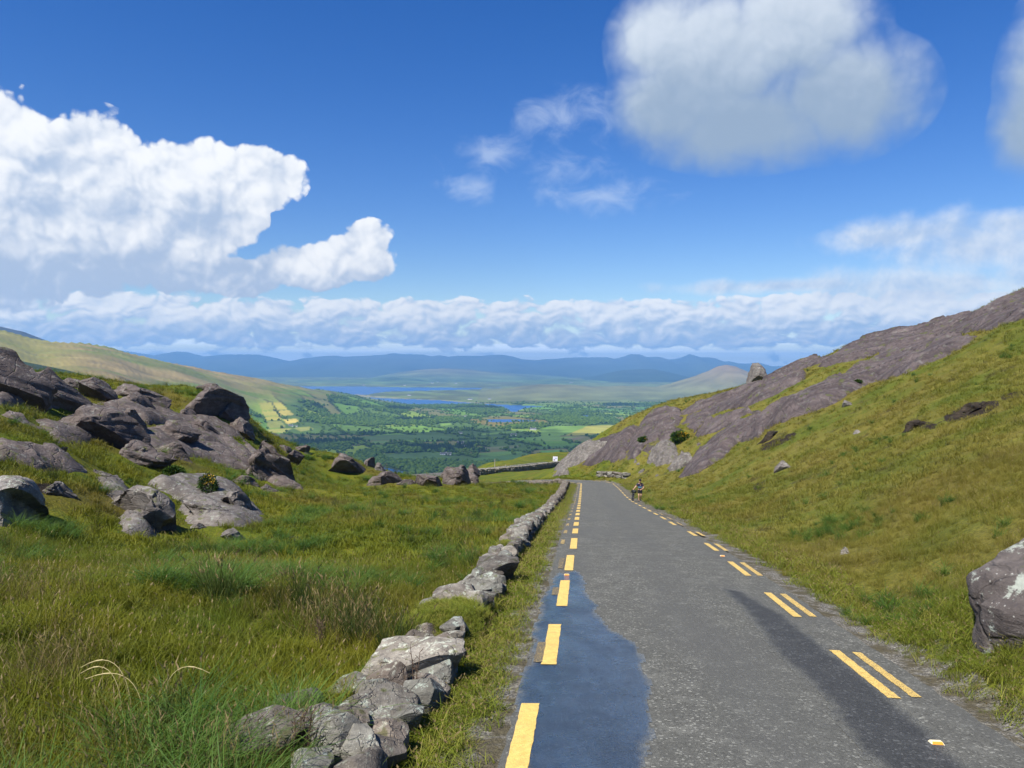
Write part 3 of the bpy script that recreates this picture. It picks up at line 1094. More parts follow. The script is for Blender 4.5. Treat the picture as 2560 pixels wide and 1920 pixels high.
def field_cells(x, y, size=150.0, ang=0.5):
    """patchwork of fields: cell id and distance to the hedge"""
    c, s = math.cos(ang), math.sin(ang)
    wx = x + 26 * fbm(xy3(x, y) * 0.0035, 2, 0.5, 41)
    wy = y + 26 * fbm(xy3(x, y) * 0.0035, 2, 0.5, 42)
    a = (wx * c + wy * s) / size
    b = (-wx * s + wy * c) / (size * 2.6)
    ib = np.floor(b)
    h = np.modf(np.abs(np.sin(ib * 12.9898) * 43758.5453))[0]
    a2 = a * (0.55 + h * 0.9) + h * 7
    ia = np.floor(a2)
    r = np.modf(np.abs(np.sin(ia * 78.233 + ib * 37.719) * 43758.5453))[0]
    da = np.minimum(a2 - ia, 1 - a2 + ia) * size / (0.55 + h * 0.9)
    db = np.minimum(b - ib, 1 - b + ib) * size * 2.6
    return r, np.minimum(da, db)


R1 = lambda x, y: (x / 2.4578, 780 + y / 2.4578)
R2 = lambda x, y: (700 + x / 3.16, 850 + y / 3.16)
R3 = lambda x, y: (1350 + x / 3.403, 900 + y / 3.403)
R4 = lambda x, y: (1900 + x / 2.765, 700 + y / 2.765)
R5 = lambda x, y: (1200 + x / 2.765, 860 + y / 2.765)
HAYFIELDS = [([R1(*p) for p in q], c) for q, c in [
    ([(1590, 560), (1665, 552), (1690, 600), (1610, 606)], (0.22, 0.21, 0.035)), ([(1675, 552), (1725, 556), (1768, 598), (1700, 602)], (0.27, 0.24, 0.04)),
    ([(1605, 610), (1692, 606), (1712, 634), (1622, 640)], (0.25, 0.23, 0.045)), ([(1705, 606), (1772, 602), (1806, 632), (1724, 640)], (0.30, 0.25, 0.05)),
    ([(1622, 645), (1712, 640), (1735, 664), (1632, 668)], (0.24, 0.22, 0.04)), ([(1740, 660), (1820, 655), (1842, 674), (1762, 690)], (0.34, 0.27, 0.06)),
    ([(1634, 672), (1728, 668), (1760, 708), (1650, 716)], (0.16, 0.17, 0.035)), ([(1640, 722), (1700, 716), (1800, 714), (1740, 742), (1650, 742)], (0.20, 0.20, 0.04)),
    ([(1520, 668), (1600, 676), (1610, 690), (1530, 690)], (0.17, 0.19, 0.03)), ([(1800, 712), (1900, 704), (1930, 720), (1850, 735)], (0.16, 0.17, 0.04)),
    ([(1570, 765), (1665, 762), (1670, 775), (1575, 778)], (0.15, 0.17, 0.03))]]
HAYFIELDS += [([R3(*p) for p in q], c) for q, c in [
    ([(220, 640), (400, 560), (650, 552), (770, 555), (620, 610), (400, 640)], (0.21, 0.20, 0.035)), ([(0, 590), (140, 560), (380, 575), (200, 640), (0, 655)], (0.10, 0.17, 0.03)),
    ([(60, 655), (240, 650), (330, 660), (160, 690), (20, 690)], (0.12, 0.18, 0.035)), ([(200, 668), (330, 655), (400, 655), (300, 680)], (0.13, 0.11, 0.06)),
    ([(0, 770), (200, 765), (220, 795), (0, 802)], (0.07, 0.15, 0.03)), ([(0, 735), (340, 715), (300, 745), (0, 760)], (0.05, 0.10, 0.025)), ([(780, 485), (920, 478), (900, 492), (800, 494)], (0.12, 0.20, 0.03))]]
HAYFIELDS += [([R2(*p) for p in q], c) for q, c in [
    ([(780, 855), (930, 840), (930, 850), (790, 868)], (0.10, 0.18, 0.03)), ([(720, 800), (840, 795), (865, 815), (740, 818)], (0.08, 0.15, 0.03)), ([(1260, 660), (1350, 655), (1350, 670), (1280, 678)], (0.12, 0.2, 0.03)),
    ([(1580, 740), (1800, 720), (1960, 705), (1930, 725), (1600, 752)], (0.10, 0.17, 0.035)), ([(1940, 780), (2212, 745), (2212, 790), (2050, 795)], (0.10, 0.17, 0.035)),
    ([(1520, 900), (1760, 880), (1960, 880), (1700, 920)], (0.08, 0.15, 0.03)), ([(1600, 850), (1900, 830), (1880, 850), (1650, 868)], (0.09, 0.10, 0.045)), ([(520, 770), (900, 745), (1330, 755), (1380, 790), (700, 795)], (0.055, 0.095, 0.025)),
    ([(760, 900), (1250, 890), (1400, 950), (900, 960)], (0.05, 0.09, 0.025)), ([(1520, 930), (2000, 900), (1800, 960), (1560, 980)], (0.05, 0.10, 0.025))]]


def wood_density(x, y, z, pu, pv):
    """0..1 where trees stand"""
    n = fbm(xy3(x, y) * 0.0021, 4, 0.55, 51)
    w = sstep(n, 0.14, 0.26)
    steep = sstep(z, -215, -150)
    w = w * (1 - steep) * 0.9
    def blob(poly, soft=4.0):
        return sstep(sdf(pu, pv, poly), -soft, soft)
    woods = [[R2(*p) for p in q] for q in [
        [(280, 690), (420, 685), (600, 700), (850, 710), (830, 745), (520, 760), (290, 745)], [(880, 690), (980, 640), (1060, 620), (1180, 660), (1100, 700), (950, 720)],
        [(0, 770), (300, 760), (700, 800), (780, 850), (790, 960), (1300, 960), (1400, 1000), (1560, 990), (1800, 940), (1780, 1000), (1250, 1060), (900, 1040), (750, 960), (560, 870), (0, 830)],
        [(1380, 790), (1560, 720), (1900, 740), (1960, 790), (1640, 810), (1500, 860), (1400, 850)], [(1200, 690), (1500, 650), (1720, 690), (1560, 720), (1330, 720)],
        [(100, 440), (260, 470), (440, 620), (700, 560), (930, 510), (1180, 520), (1640, 515), (1830, 570), (1820, 600), (1500, 620), (1100, 640), (760, 680), (300, 660), (150, 600)],
        [(1860, 590), (1960, 540), (2212, 540), (2600, 560), (2600, 620), (2212, 625), (1960, 615)], [(1780, 660), (1900, 650), (2212, 630), (2212, 680), (1960, 710), (1850, 700)],
        [(370, 440), (500, 450), (700, 520), (640, 560), (480, 530), (390, 490)], [(720, 440), (760, 425), (900, 415), (900, 455), (740, 455)],
        [(0, 700), (150, 715), (280, 760), (120, 780), (0, 760)], [(780, 840), (1340, 840), (1390, 885), (1200, 890), (820, 880)], [(790, 955), (1400, 985), (1560, 1010), (1200, 1060), (940, 1045)]]]
    woods += [[R3(*p) for p in q] for q in [[(0, 380), (360, 420), (800, 350), (1350, 340), (1000, 440), (830, 520), (680, 545), (320, 560), (0, 570)], [(0, 560), (700, 540), (560, 560), (140, 580), (0, 600)]]]
    for q in woods:
        w = np.maximum(w, blob(q) * sstep(n, -0.02, 0.14))
    for q, c in HAYFIELDS:
        w = w * (1 - sstep(sdf(pu, pv, q), -3, 0.5))
    w = w * (1 - sstep(sdf(pu, pv, MARSH), -3, 2))
    moor = [R5(*p) for p in [(780, 400), (900, 330), (1300, 300), (1600, 300), (1600, 385), (1000, 412)]]
    w = w * (1 - blob(moor))
    return w


def build_valley():
    rows = np.exp(np.linspace(math.log(205), math.log(5200), 430))
    rows = np.concatenate([rows, np.exp(np.linspace(math.log(5200), math.log(28500), 130))[1:]])
    cols = np.concatenate([np.linspace(-1.15, -0.70, 30)[:-1], np.linspace(-0.70, 0.42, 520), np.linspace(0.42, 1.1, 40)[1:]])
    Yg, Sg = np.meshgrid(rows, cols, indexing='ij')
    x, y = (Sg * Yg).ravel(), Yg.ravel()
    z = FH(x, y)
    z = np.maximum(z, SEA + 2.0)
    for w in WXY:
        z = np.where(sdf(x, y, w) > 0, SEA - 4.0, z)
    for n, w in LXY.items():
        d = sdf(x, y, w)
        z = np.where(d > -60, z * (1 - sstep(d, -60, -15)) + (LOW[n] + 0.8) * sstep(d, -60, -15), z)
        z = np.where(d > 0, LOW[n] - 2.0, z)
    v = np.stack([x, y, z], 1)
    pu, pv = pix(v)
    n = len(x)
    r, hd = field_cells(x, y)
    pal = 1.9 * np.array([(0.052, 0.095, 0.014), (0.075, 0.135, 0.016), (0.042, 0.075, 0.014), (0.11, 0.155, 0.018), (0.085, 0.085, 0.026), (0.060, 0.120, 0.014), (0.040, 0.070, 0.014)])
    cov = pal[(r * 6.99).astype(int)]
    nz = fbm(xy3(x, y) * 0.006, 4, 0.55, 61)[:, None]
    cov = cov * (1 + 0.35 * nz)
    cov = np.where((hd < 9)[:, None], np.array([0.020, 0.035, 0.012]), cov)
    wood = wood_density(x, y, z, pu, pv)
    for poly, c in HAYFIELDS:
        k = sstep(sdf(pu, pv, poly), -0.6, 0.8)[:, None] * (y < 6000)[:, None]
        cov = cov * (1 - k) + np.array(c) * 1.6 * k * (1 + 0.2 * nz)
    cov = cov * (1 - wood[:, None]) + np.array([0.032, 0.062, 0.013]) * wood[:, None]
    # open mountain side: tan moor grass, greener in the gullies
    up = sstep(z + 22 * nz[:, 0], -205, -120) * (pu < 1050)
    tan = np.array([0.27, 0.20, 0.075]) * (1 + 0.25 * nz)
    grn = np.array([0.13, 0.185, 0.018])
    k = sstep(fbm(np.stack([(x * 0.8 - y * 0.5) * 0.006, (x * 0.5 + y * 0.8) * 0.0014, 0 * x], 1), 4, 0.6, 33), -0.05, 0.2)[:, None]
    low = sstep(z, -40, -150)[:, None]
    streak_ = fbm(np.stack([(x * 0.8 - y * 0.5) * 0.016, (x * 0.5 + y * 0.8) * 0.003, 0 * x], 1), 4, 0.6, 36)[:, None]
    tan = tan * (1 + 0.9 * streak_)
    hillc = tan * (1 - np.clip(k * 0.7 + low * 0.35, 0, 1)) + grn * np.clip(k * 0.7 + low * 0.35, 0, 1)
    far_left = sstep(pu, 260, 60)[:, None]
    hillc = hillc * (1 - far_left * 0.6) + np.array([0.24, 0.24, 0.03]) * far_left * 0.6
    cov = cov * (1 - up[:, None]) + hillc * up[:, None]
    mar = sstep(sdf(pu, pv, MARSH) + 3 * nz[:, 0], -2, 2)[:, None]
    cov = cov * (1 - mar) + np.array([0.19, 0.155, 0.035]) * mar
    # the low moor beyond the woods and the shore lands
    far = sstep(y, 5000, 5600)[:, None]
    moor = np.array([0.15, 0.155, 0.05]) * (1 + 0.9 * nz)
    fl = np.where((r > 0.55)[:, None], np.array([0.15, 0.22, 0.045]), np.array([0.055, 0.085, 0.025]))
    moor = moor * 0.45 + fl * 0.55
    cov = cov * (1 - far) + moor * far
    # sand at the tip of the point and along the inlet
    sand = sstep(np.abs(sdf(x, y, WXY[0])), 45, 12)[:, None] * sstep(y, 5300, 5600)[:, None]
    cov = cov * (1 - sand * 0.7) + np.array([0.34, 0.28, 0.19]) * sand * 0.7
    f = grid_faces(len(rows), len(cols))
    o = mesh_obj('valley', v, f, M['far'], cols={'cover': np.clip(cov, 0.004, 0.8)})
    tag(o, kind='structure', label='green valley floor of woods and fields running down to the bay')
    return v, wood, hd, pu, pv


VAL = build_valley()


def sheet(name, xy, z, label):
    xy = np.asarray(xy)
    o = mesh_obj(name, np.concatenate([xy, np.full((len(xy), 1), z)], 1), [list(range(len(xy)))], M['water'], smooth=False)
    tag(o, kind='structure', label=label)


def big_sea():
    a = []
    for u, Y in ((300, 4700), (1500, 4300), (1500, 9800), (300, 9800)):
        a.append(ray(u, 900)[:2] * Y)
    sheet('bay', a, SEA, 'blue sea bay and inlet below the far shore')


big_sea()
for nme, lab in (('mere', 'blue pool ringed by ochre marsh'), ('pond', 'small blue pond among the woods'), ('river', 'short glimpse of blue lake below the dark wood')):
    c = LXY[nme].mean(0)
    sheet('lake', c + (LXY[nme] - c) * 1.25, LOW[nme], lab)


def ridge(name, crestpx, Y, front, back, base, colfn, label, amp=0.16, seed=0, nx=260, nr=34, res=1.0, skew=0.0):
    """a mountain with a measured crest line, slopes of real depth on both sides and gullies"""
    cu = np.array([c[0] for c in crestpx], float)
    cv = np.array([c[1] for c in crestpx], float)
    us = np.linspace(cu[0], cu[-1], nx)
    vs_ = np.interp(us, cu, cv) + res * fbm(np.stack([us * 0.03, us * 0 + seed, 0 * us], 1), 4, 0.55, seed)
    tt = np.concatenate([-np.linspace(1, 0, nr) ** 1.15, np.linspace(0, 1, nr // 2)[1:]])
    V = []
    for t_ in tt:
        yy = Y + (t_ * front if t_ < 0 else t_ * back)
        rr = np.array([ray(u, v) for u, v in zip(us, vs_)])
        zc = rr[:, 2] * Y
        x = rr[:, 0] * Y * (yy / Y) ** 0.6
        gz = fbm(np.stack([x / front * 5.0 + t_ * skew, 0 * x + t_ * 1.3, 0 * x + seed], 1), 4, 0.55, seed + 5)
        a_ = abs(t_)
        prof = (1 - sstep(a_, 0.0, 1.0)) * 0.55 + (1 - a_) * 0.45
        prof = np.clip(prof + gz * amp * a_ * (1 - a_) * 4 * 0.5, 0, 1)
        z = base + (zc - base) * prof
        V.append(np.stack([x, np.full(nx, yy) + gz * front * 0.05 * (a_ > 0.02), np.minimum(z, zc if a_ < 0.01 else z)], 1))
    V = np.array(V).reshape(-1, 3)
    gz = fbm(V * (6.0 / front), 5, 0.55, seed + 9)
    hrel = np.clip((V[:, 2] - base) / max(1.0, V[:, 2].max() - base), 0, 1)
    o = mesh_obj(name, V, grid_faces(len(tt), nx), M['mountain'], cols={'cover': np.clip(colfn(hrel, gz), 0.005, 0.7)})
    tag(o, kind='structure', label=label)
    return o


def tint(lo, hi, var=0.35):
    return lambda h, gz: (np.array(lo)[None] * (1 - h[:, None]) + np.array(hi)[None] * h[:, None]) * (1 + var * gz[:, None] * 2)


far_crest = [(150, 868), (263, 871), (330, 880), (389, 889), (439, 879), (466, 880), (511, 891), (565, 886), (647, 886), (690, 895), (724, 903), (760, 896), (800, 891), (841, 889), (859, 892), (963, 887), (981, 882.6), (1008, 886), (1054, 886), (1081, 891),
             (1099, 888), (1121, 892), (1144, 889), (1200, 890), (1254, 886), (1276, 890), (1305, 898), (1341, 900.5), (1359, 898), (1395, 897), (1417, 894), (1518, 893), (1536, 897), (1558, 892), (1576, 885), (1598, 886), (1616, 892.5), (1648, 892), (1670, 899),
             (1695, 897), (1724, 885), (1750, 893), (1779, 894), (1804, 904), (1822, 903), (1844, 908), (1869, 909), (1891, 906), (1920, 916), (2000, 913), (2150, 905), (2400, 915)]
ridge('mountain_range', far_crest, 22500, 8500, 5000, SEA, tint((0.05, 0.075, 0.04), (0.10, 0.085, 0.07)), 'long blue mountain range on the skyline across the bay', amp=0.5, seed=3, nx=520, res=0.8)
ridge('hill', [(880, 955), (966, 936), (1016, 928), (1060, 923), (1111, 921), (1160, 923), (1206, 927), (1301, 935), (1400, 940), (1480, 950)], 15000, 4200, 2500, SEA, tint((0.10, 0.16, 0.05), (0.18, 0.15, 0.06), 0.6), 'low broad hill across the bay in front of the range', amp=0.3, seed=8)
ridge('hill', [(620, 962), (700, 956), (760, 951), (827, 951), (900, 948), (985, 943), (1048, 946), (1111, 954), (1180, 956), (1270, 954), (1340, 950), (1400, 947), (1470, 950), (1550, 955), (1650, 960), (1720, 965)], 11600, 1900, 1500, SEA, tint((0.12, 0.18, 0.05), (0.06, 0.095, 0.03), 0.7), 'low wooded shore hills along the far side of the bay', amp=0.4, seed=12)
ridge('hill', [(1400, 956), (1489, 940), (1530, 930), (1562, 925), (1600, 923), (1638, 923), (1670, 930), (1706, 938), (1760, 950), (1850, 950), (1980, 945), (2100, 950)], 13500, 2600, 2000, SEA, tint((0.04, 0.065, 0.035), (0.045, 0.06, 0.04)), 'dark low hill left of the pale cone', amp=0.4, seed=17)
ridge('hill', [(1200, 978), (1250, 973), (1301, 966), (1345, 961), (1417, 962), (1475, 966), (1562, 965), (1640, 967), (1680, 958), (1706, 950), (1742, 938), (1771, 927), (1793, 916), (1815, 912), (1840, 916), (1869, 929), (1900, 938), (1960, 958), (2040, 980), (2120, 995), (2250, 1000)],
      7400, 1750, 1400, SEA, tint((0.15, 0.17, 0.055), (0.24, 0.17, 0.10), 0.4), 'pale rounded cone hill beyond the right ridge', amp=0.35, seed=23, res=1.5)
ridge('mountain', [(-500, 806), (-250, 806), (-100, 808), (0, 816), (30, 823), (60, 830), (100, 845), (145, 863), (190, 885), (260, 915)], 5600, 1500, 1300, SEA, tint((0.05, 0.055, 0.035), (0.055, 0.05, 0.045)), 'dark mountain shoulder at the far left skyline', amp=0.3, seed=29, res=1.2)  # lies in cloud shadow: that shade is put into its dark colour
ridge('hill', [(-300, 850), (-120, 872), (40, 900), (110, 914), (170, 926), (226, 942), (300, 965), (360, 990), (420, 1020)], 1450, 420, 500, -235, tint((0.022, 0.036, 0.016), (0.030, 0.045, 0.020)), 'spur behind the left rocks with cloud shade in its dark colour', amp=0.3, seed=37, res=1.0)  # no trees here, the dark green tint carries the cloud shadow on this slope


# ------------------------------------------------------------------ clouds above the frame that shade part of the valley
def make_cloud(name, ground_pts, alt, seed, label):
    """a flat based heap of cloud whose shadow falls on the given ground points"""
    cs = []
    for (gx, gy, gz, rr) in ground_pts:
        q = np.array([gx, gy, gz]) + SUN_DIR * ((alt - gz) / SUN_DIR[2])
        cs.append((q[0], q[1], rr * 1.15))
    cs = np.array(cs)
    lo, hi = (cs[:, :2] - cs[:, 2:]).min(0) - 60, (cs[:, :2] + cs[:, 2:]).max(0) + 60
    n = 110
    X, Y_ = np.meshgrid(np.linspace(lo[0], hi[0], n), np.linspace(lo[1], hi[1], n))
    t_ = np.zeros(X.shape)
    for q in cs:
        t_ = np.maximum(t_, 1 - ((X - q[0]) ** 2 + (Y_ - q[1]) ** 2) / q[2] ** 2)
    t_ = t_ + 0.45 * fbm(xy3(X, Y_) * 0.0045, 4, 0.6, seed).reshape(X.shape) - 0.12
    h = np.sqrt(np.clip(t_, 0, 1)) * 220
    top = np.stack([X, Y_, alt + h * (1 + 0.4 * fbm(xy3(X, Y_) * 0.008, 3, 0.6, seed + 2).reshape(X.shape))], -1).reshape(-1, 3)
    bot = np.stack([X, Y_, alt - 0.12 * h], -1).reshape(-1, 3)
    f_ = grid_faces(n, n)
    f_ = f_[(t_.ravel()[f_] > 0).any(1)]
    used = np.unique(f_)
    remap = np.full(n * n, -1)
    remap[used] = np.arange(len(used))
    o = mesh_obj(name, np.concatenate([top[used], bot[used]]), np.concatenate([remap[f_], remap[f_][:, ::-1] + len(used)]), M['cloud'])
    tag(o, label, 'cloud')
    return o


m_, g_, b_ = material('cloud_white')
b_.inputs['Base Color'].default_value = (0.85, 0.86, 0.88, 1)
b_.inputs['Roughness'].default_value = 1.0
b_.inputs['Specular IOR Level'].default_value = 0.0
b_.inputs['Alpha'].default_value = 0.34      # thin enough for some sun to come through
M['cloud'] = m_


def gpt(u, v, z, r):
    d = ray(u, v)
    t_ = z / d[2]
    return (d[0] * t_, t_, z, r)


make_cloud('cloud', [gpt(620, 1120, -235, 330), gpt(760, 1110, -250, 330), gpt(860, 1130, -250, 330), gpt(950, 1095, -255, 300), gpt(1050, 1110, -255, 330), gpt(1000, 1150, -255, 300), gpt(1150, 1130, -255, 300), gpt(1150, 1090, -258, 260),
                     gpt(1250, 1110, -258, 280), gpt(1250, 1160, -255, 280), gpt(1320, 1095, -260, 250), gpt(1370, 1140, -257, 220)], 1500, 3, 'flat based white cloud high above the valley')

# ------------------------------------------------------------------ air
def make_haze():
    x0, x1, y0, y1, z0, z1 = -33000, 33000, -60, 29500, SEA - 12, 330
    v = [(x, y, z) for z in (z0, z1) for y in (y0, y1) for x in (x0, x1)]
    f = [[0, 2, 3, 1], [4, 5, 7, 6], [0, 1, 5, 4], [2, 6, 7, 3], [0, 4, 6, 2], [1, 3, 7, 5]]
    m = bpy.data.materials.new('haze_air')
    m.use_nodes = True
    t = m.node_tree
    t.nodes.clear()
    g = NT(t)
    out = g.n('ShaderNodeOutputMaterial')
    pv = g.n('ShaderNodeVolumePrincipled')
    pv.inputs['Color'].default_value = (0.25, 0.57, 1.0, 1)
    pv.inputs['Density'].default_value = 7.2e-5
    pv.inputs['Anisotropy'].default_value = 0.1
    g.put(out.inputs['Volume'], pv.outputs[0])
    o = mesh_obj('haze', v, f, m, smooth=False)
    tag(o, kind='stuff', label='thin blue haze in the air over the valley')
    return o


haze = make_haze()


# ------------------------------------------------------------------ rock
def rock_mat(name, base, pale, dark, lichen=0.25, stripes=0.5, scale=1.0, vary=0.0, relief=0.9, flat=False):
    m, g, b = material(name)
    geo = g.n('ShaderNodeNewGeometry')
    pos = geo.outputs['Position']
    n1 = g.noise(pos, 0.9 * scale, 6, 0.65)
    n2 = g.noise(pos, 5.5 * scale, 6, 0.7)
    n3 = g.noise(pos, 28 * scale, 4, 0.7)
    c = g.ramp(n1, [(0.3, dark), (0.5, base), (0.72, pale)])
    c = g.mix(g.smooth(n2, 0.35, 0.65, 0.5, 0.0), c, g.mix(0.6, c, dark))
    c = g.mix(g.smooth(n3, 0.55, 0.75, 0.0, 0.35), c, pale)
    # bedding seen as streaks that dip with the slabs
    rot = g.n('ShaderNodeVectorRotate', rotation_type='Z_AXIS')
    g.put(rot.inputs['Vector'], pos)
    rot.inputs['Angle'].default_value = -0.785
    bed = g.noise(g.vmath('MULTIPLY', rot.outputs[0], (1.7 * scale, 0.06 * scale, 0.10 * scale) if flat else (0.9 * scale, 0.12 * scale, 2.6 * scale)), 1.8, 5, 0.65)
    c = g.mix(g.smooth(bed, 0.42 if flat else 0.44, 0.54 if flat else 0.62, stripes, 0.0), c, dark)
    # lichen crusts
    lv = g.noise(g.vmath('ADD', pos, (3, 8, 1)), 2.6 * scale, 6, 0.72)
    up = g.n('ShaderNodeSeparateXYZ')
    g.put(up.inputs[0], geo.outputs['Normal'])
    lf = g.smooth(g.math('ADD', lv, g.math('MULTIPLY', up.outputs[2], 0.06)), 0.60, 0.68, 0.0, 1.0)
    c = g.mix(g.math('MULTIPLY', lf, lichen), c, (0.37, 0.40, 0.335))
    sp = g.voronoi(pos, 9.0 * scale, out='Distance')
    c = g.mix(g.math('MULTIPLY', g.smooth(sp, 0.16, 0.10), lichen * 0.7), c, (0.46, 0.45, 0.40))
    moss = g.smooth(g.math('ADD', g.noise(pos, 1.7 * scale, 5, 0.6), g.math('MULTIPLY', up.outputs[2], 0.10)), 0.66, 0.74, 0.0, 0.7)
    c = g.mix(moss, c, (0.075, 0.085, 0.02))
    if vary:
        rnd = g.n('ShaderNodeObjectInfo').outputs['Random']
        c = g.mix(vary, c, g.mix(1.0, c, g.ramp(rnd, [(0.0, (0.50, 0.48, 0.46)), (0.35, (0.95, 0.85, 0.78)), (0.65, (0.95, 1.02, 1.0)), (1.0, (1.5, 1.45, 1.35))]), 'MULTIPLY'))
    g.put(b.inputs['Base Color'], c)
    b.inputs['Roughness'].default_value = 0.88
    b.inputs['Specular IOR Level'].default_value = 0.25
    crack = g.smooth(g.voronoi(g.vmath('ADD', g.vmath('MULTIPLY', pos, (1, 1, 1.8)), g.vmath('SCALE', g.noise(pos, 1.5 * scale, 3, out='Color'), scale=0.7)), 0.85 * scale, 'DISTANCE_TO_EDGE'), 0.0, 0.05)
    hgt = g.math('ADD', g.math('ADD', g.math('MULTIPLY', n2, 0.5), g.math('MULTIPLY', n3, 0.16)), g.math('ADD', g.math('MULTIPLY', crack, 0.30), g.math('MULTIPLY', bed, 0.55)))
    bump = g.n('ShaderNodeBump')
    bump.inputs['Strength'].default_value = relief
    bump.inputs['Distance'].default_value = 0.16 / scale
    g.put(bump.inputs['Height'], hgt)
    g.put(b.inputs['Normal'], bump.outputs[0])
    return m


M['rock'] = rock_mat('purple_sandstone', (0.135, 0.108, 0.095), (0.205, 0.172, 0.150), (0.066, 0.052, 0.046), 0.28, 0.45)
M['slab'] = rock_mat('slab_sandstone', (0.100, 0.079, 0.076), (0.140, 0.114, 0.106), (0.046, 0.036, 0.036), 0.14, 0.75, 0.6, relief=0.7, flat=True)
M['grey_rock'] = rock_mat('grey_sandstone', (0.17, 0.150, 0.132), (0.30, 0.275, 0.24), (0.07, 0.060, 0.053), 0.40, 0.45, 1.3)
M['wall_rock'] = rock_mat('lichened_wall_stone', (0.20, 0.185, 0.158), (0.32, 0.30, 0.262), (0.095, 0.083, 0.071), 0.8, 0.5, 2.6, vary=0.9)
M['pale_rock'] = rock_mat('pale_lichened_rock', (0.22, 0.20, 0.175), (0.40, 0.375, 0.33), (0.085, 0.072, 0.062), 0.85, 0.35, 1.4)

FOOT = []     # outlines on the ground kept free of grass: (polygon, margin)


def ground_z(x, y):
    return float(H([x], [y])[0])


def densify(poly, n):
    poly = np.asarray(poly, float)
    q = np.concatenate([poly, poly[:1]])
    s = np.concatenate([[0], np.cumsum(np.linalg.norm(np.diff(q, axis=0), axis=1))])
    t = np.linspace(0, s[-1], n, endpoint=False)
    return np.stack([np.interp(t, s, q[:, 0]), np.interp(t, s, q[:, 1])], 1)


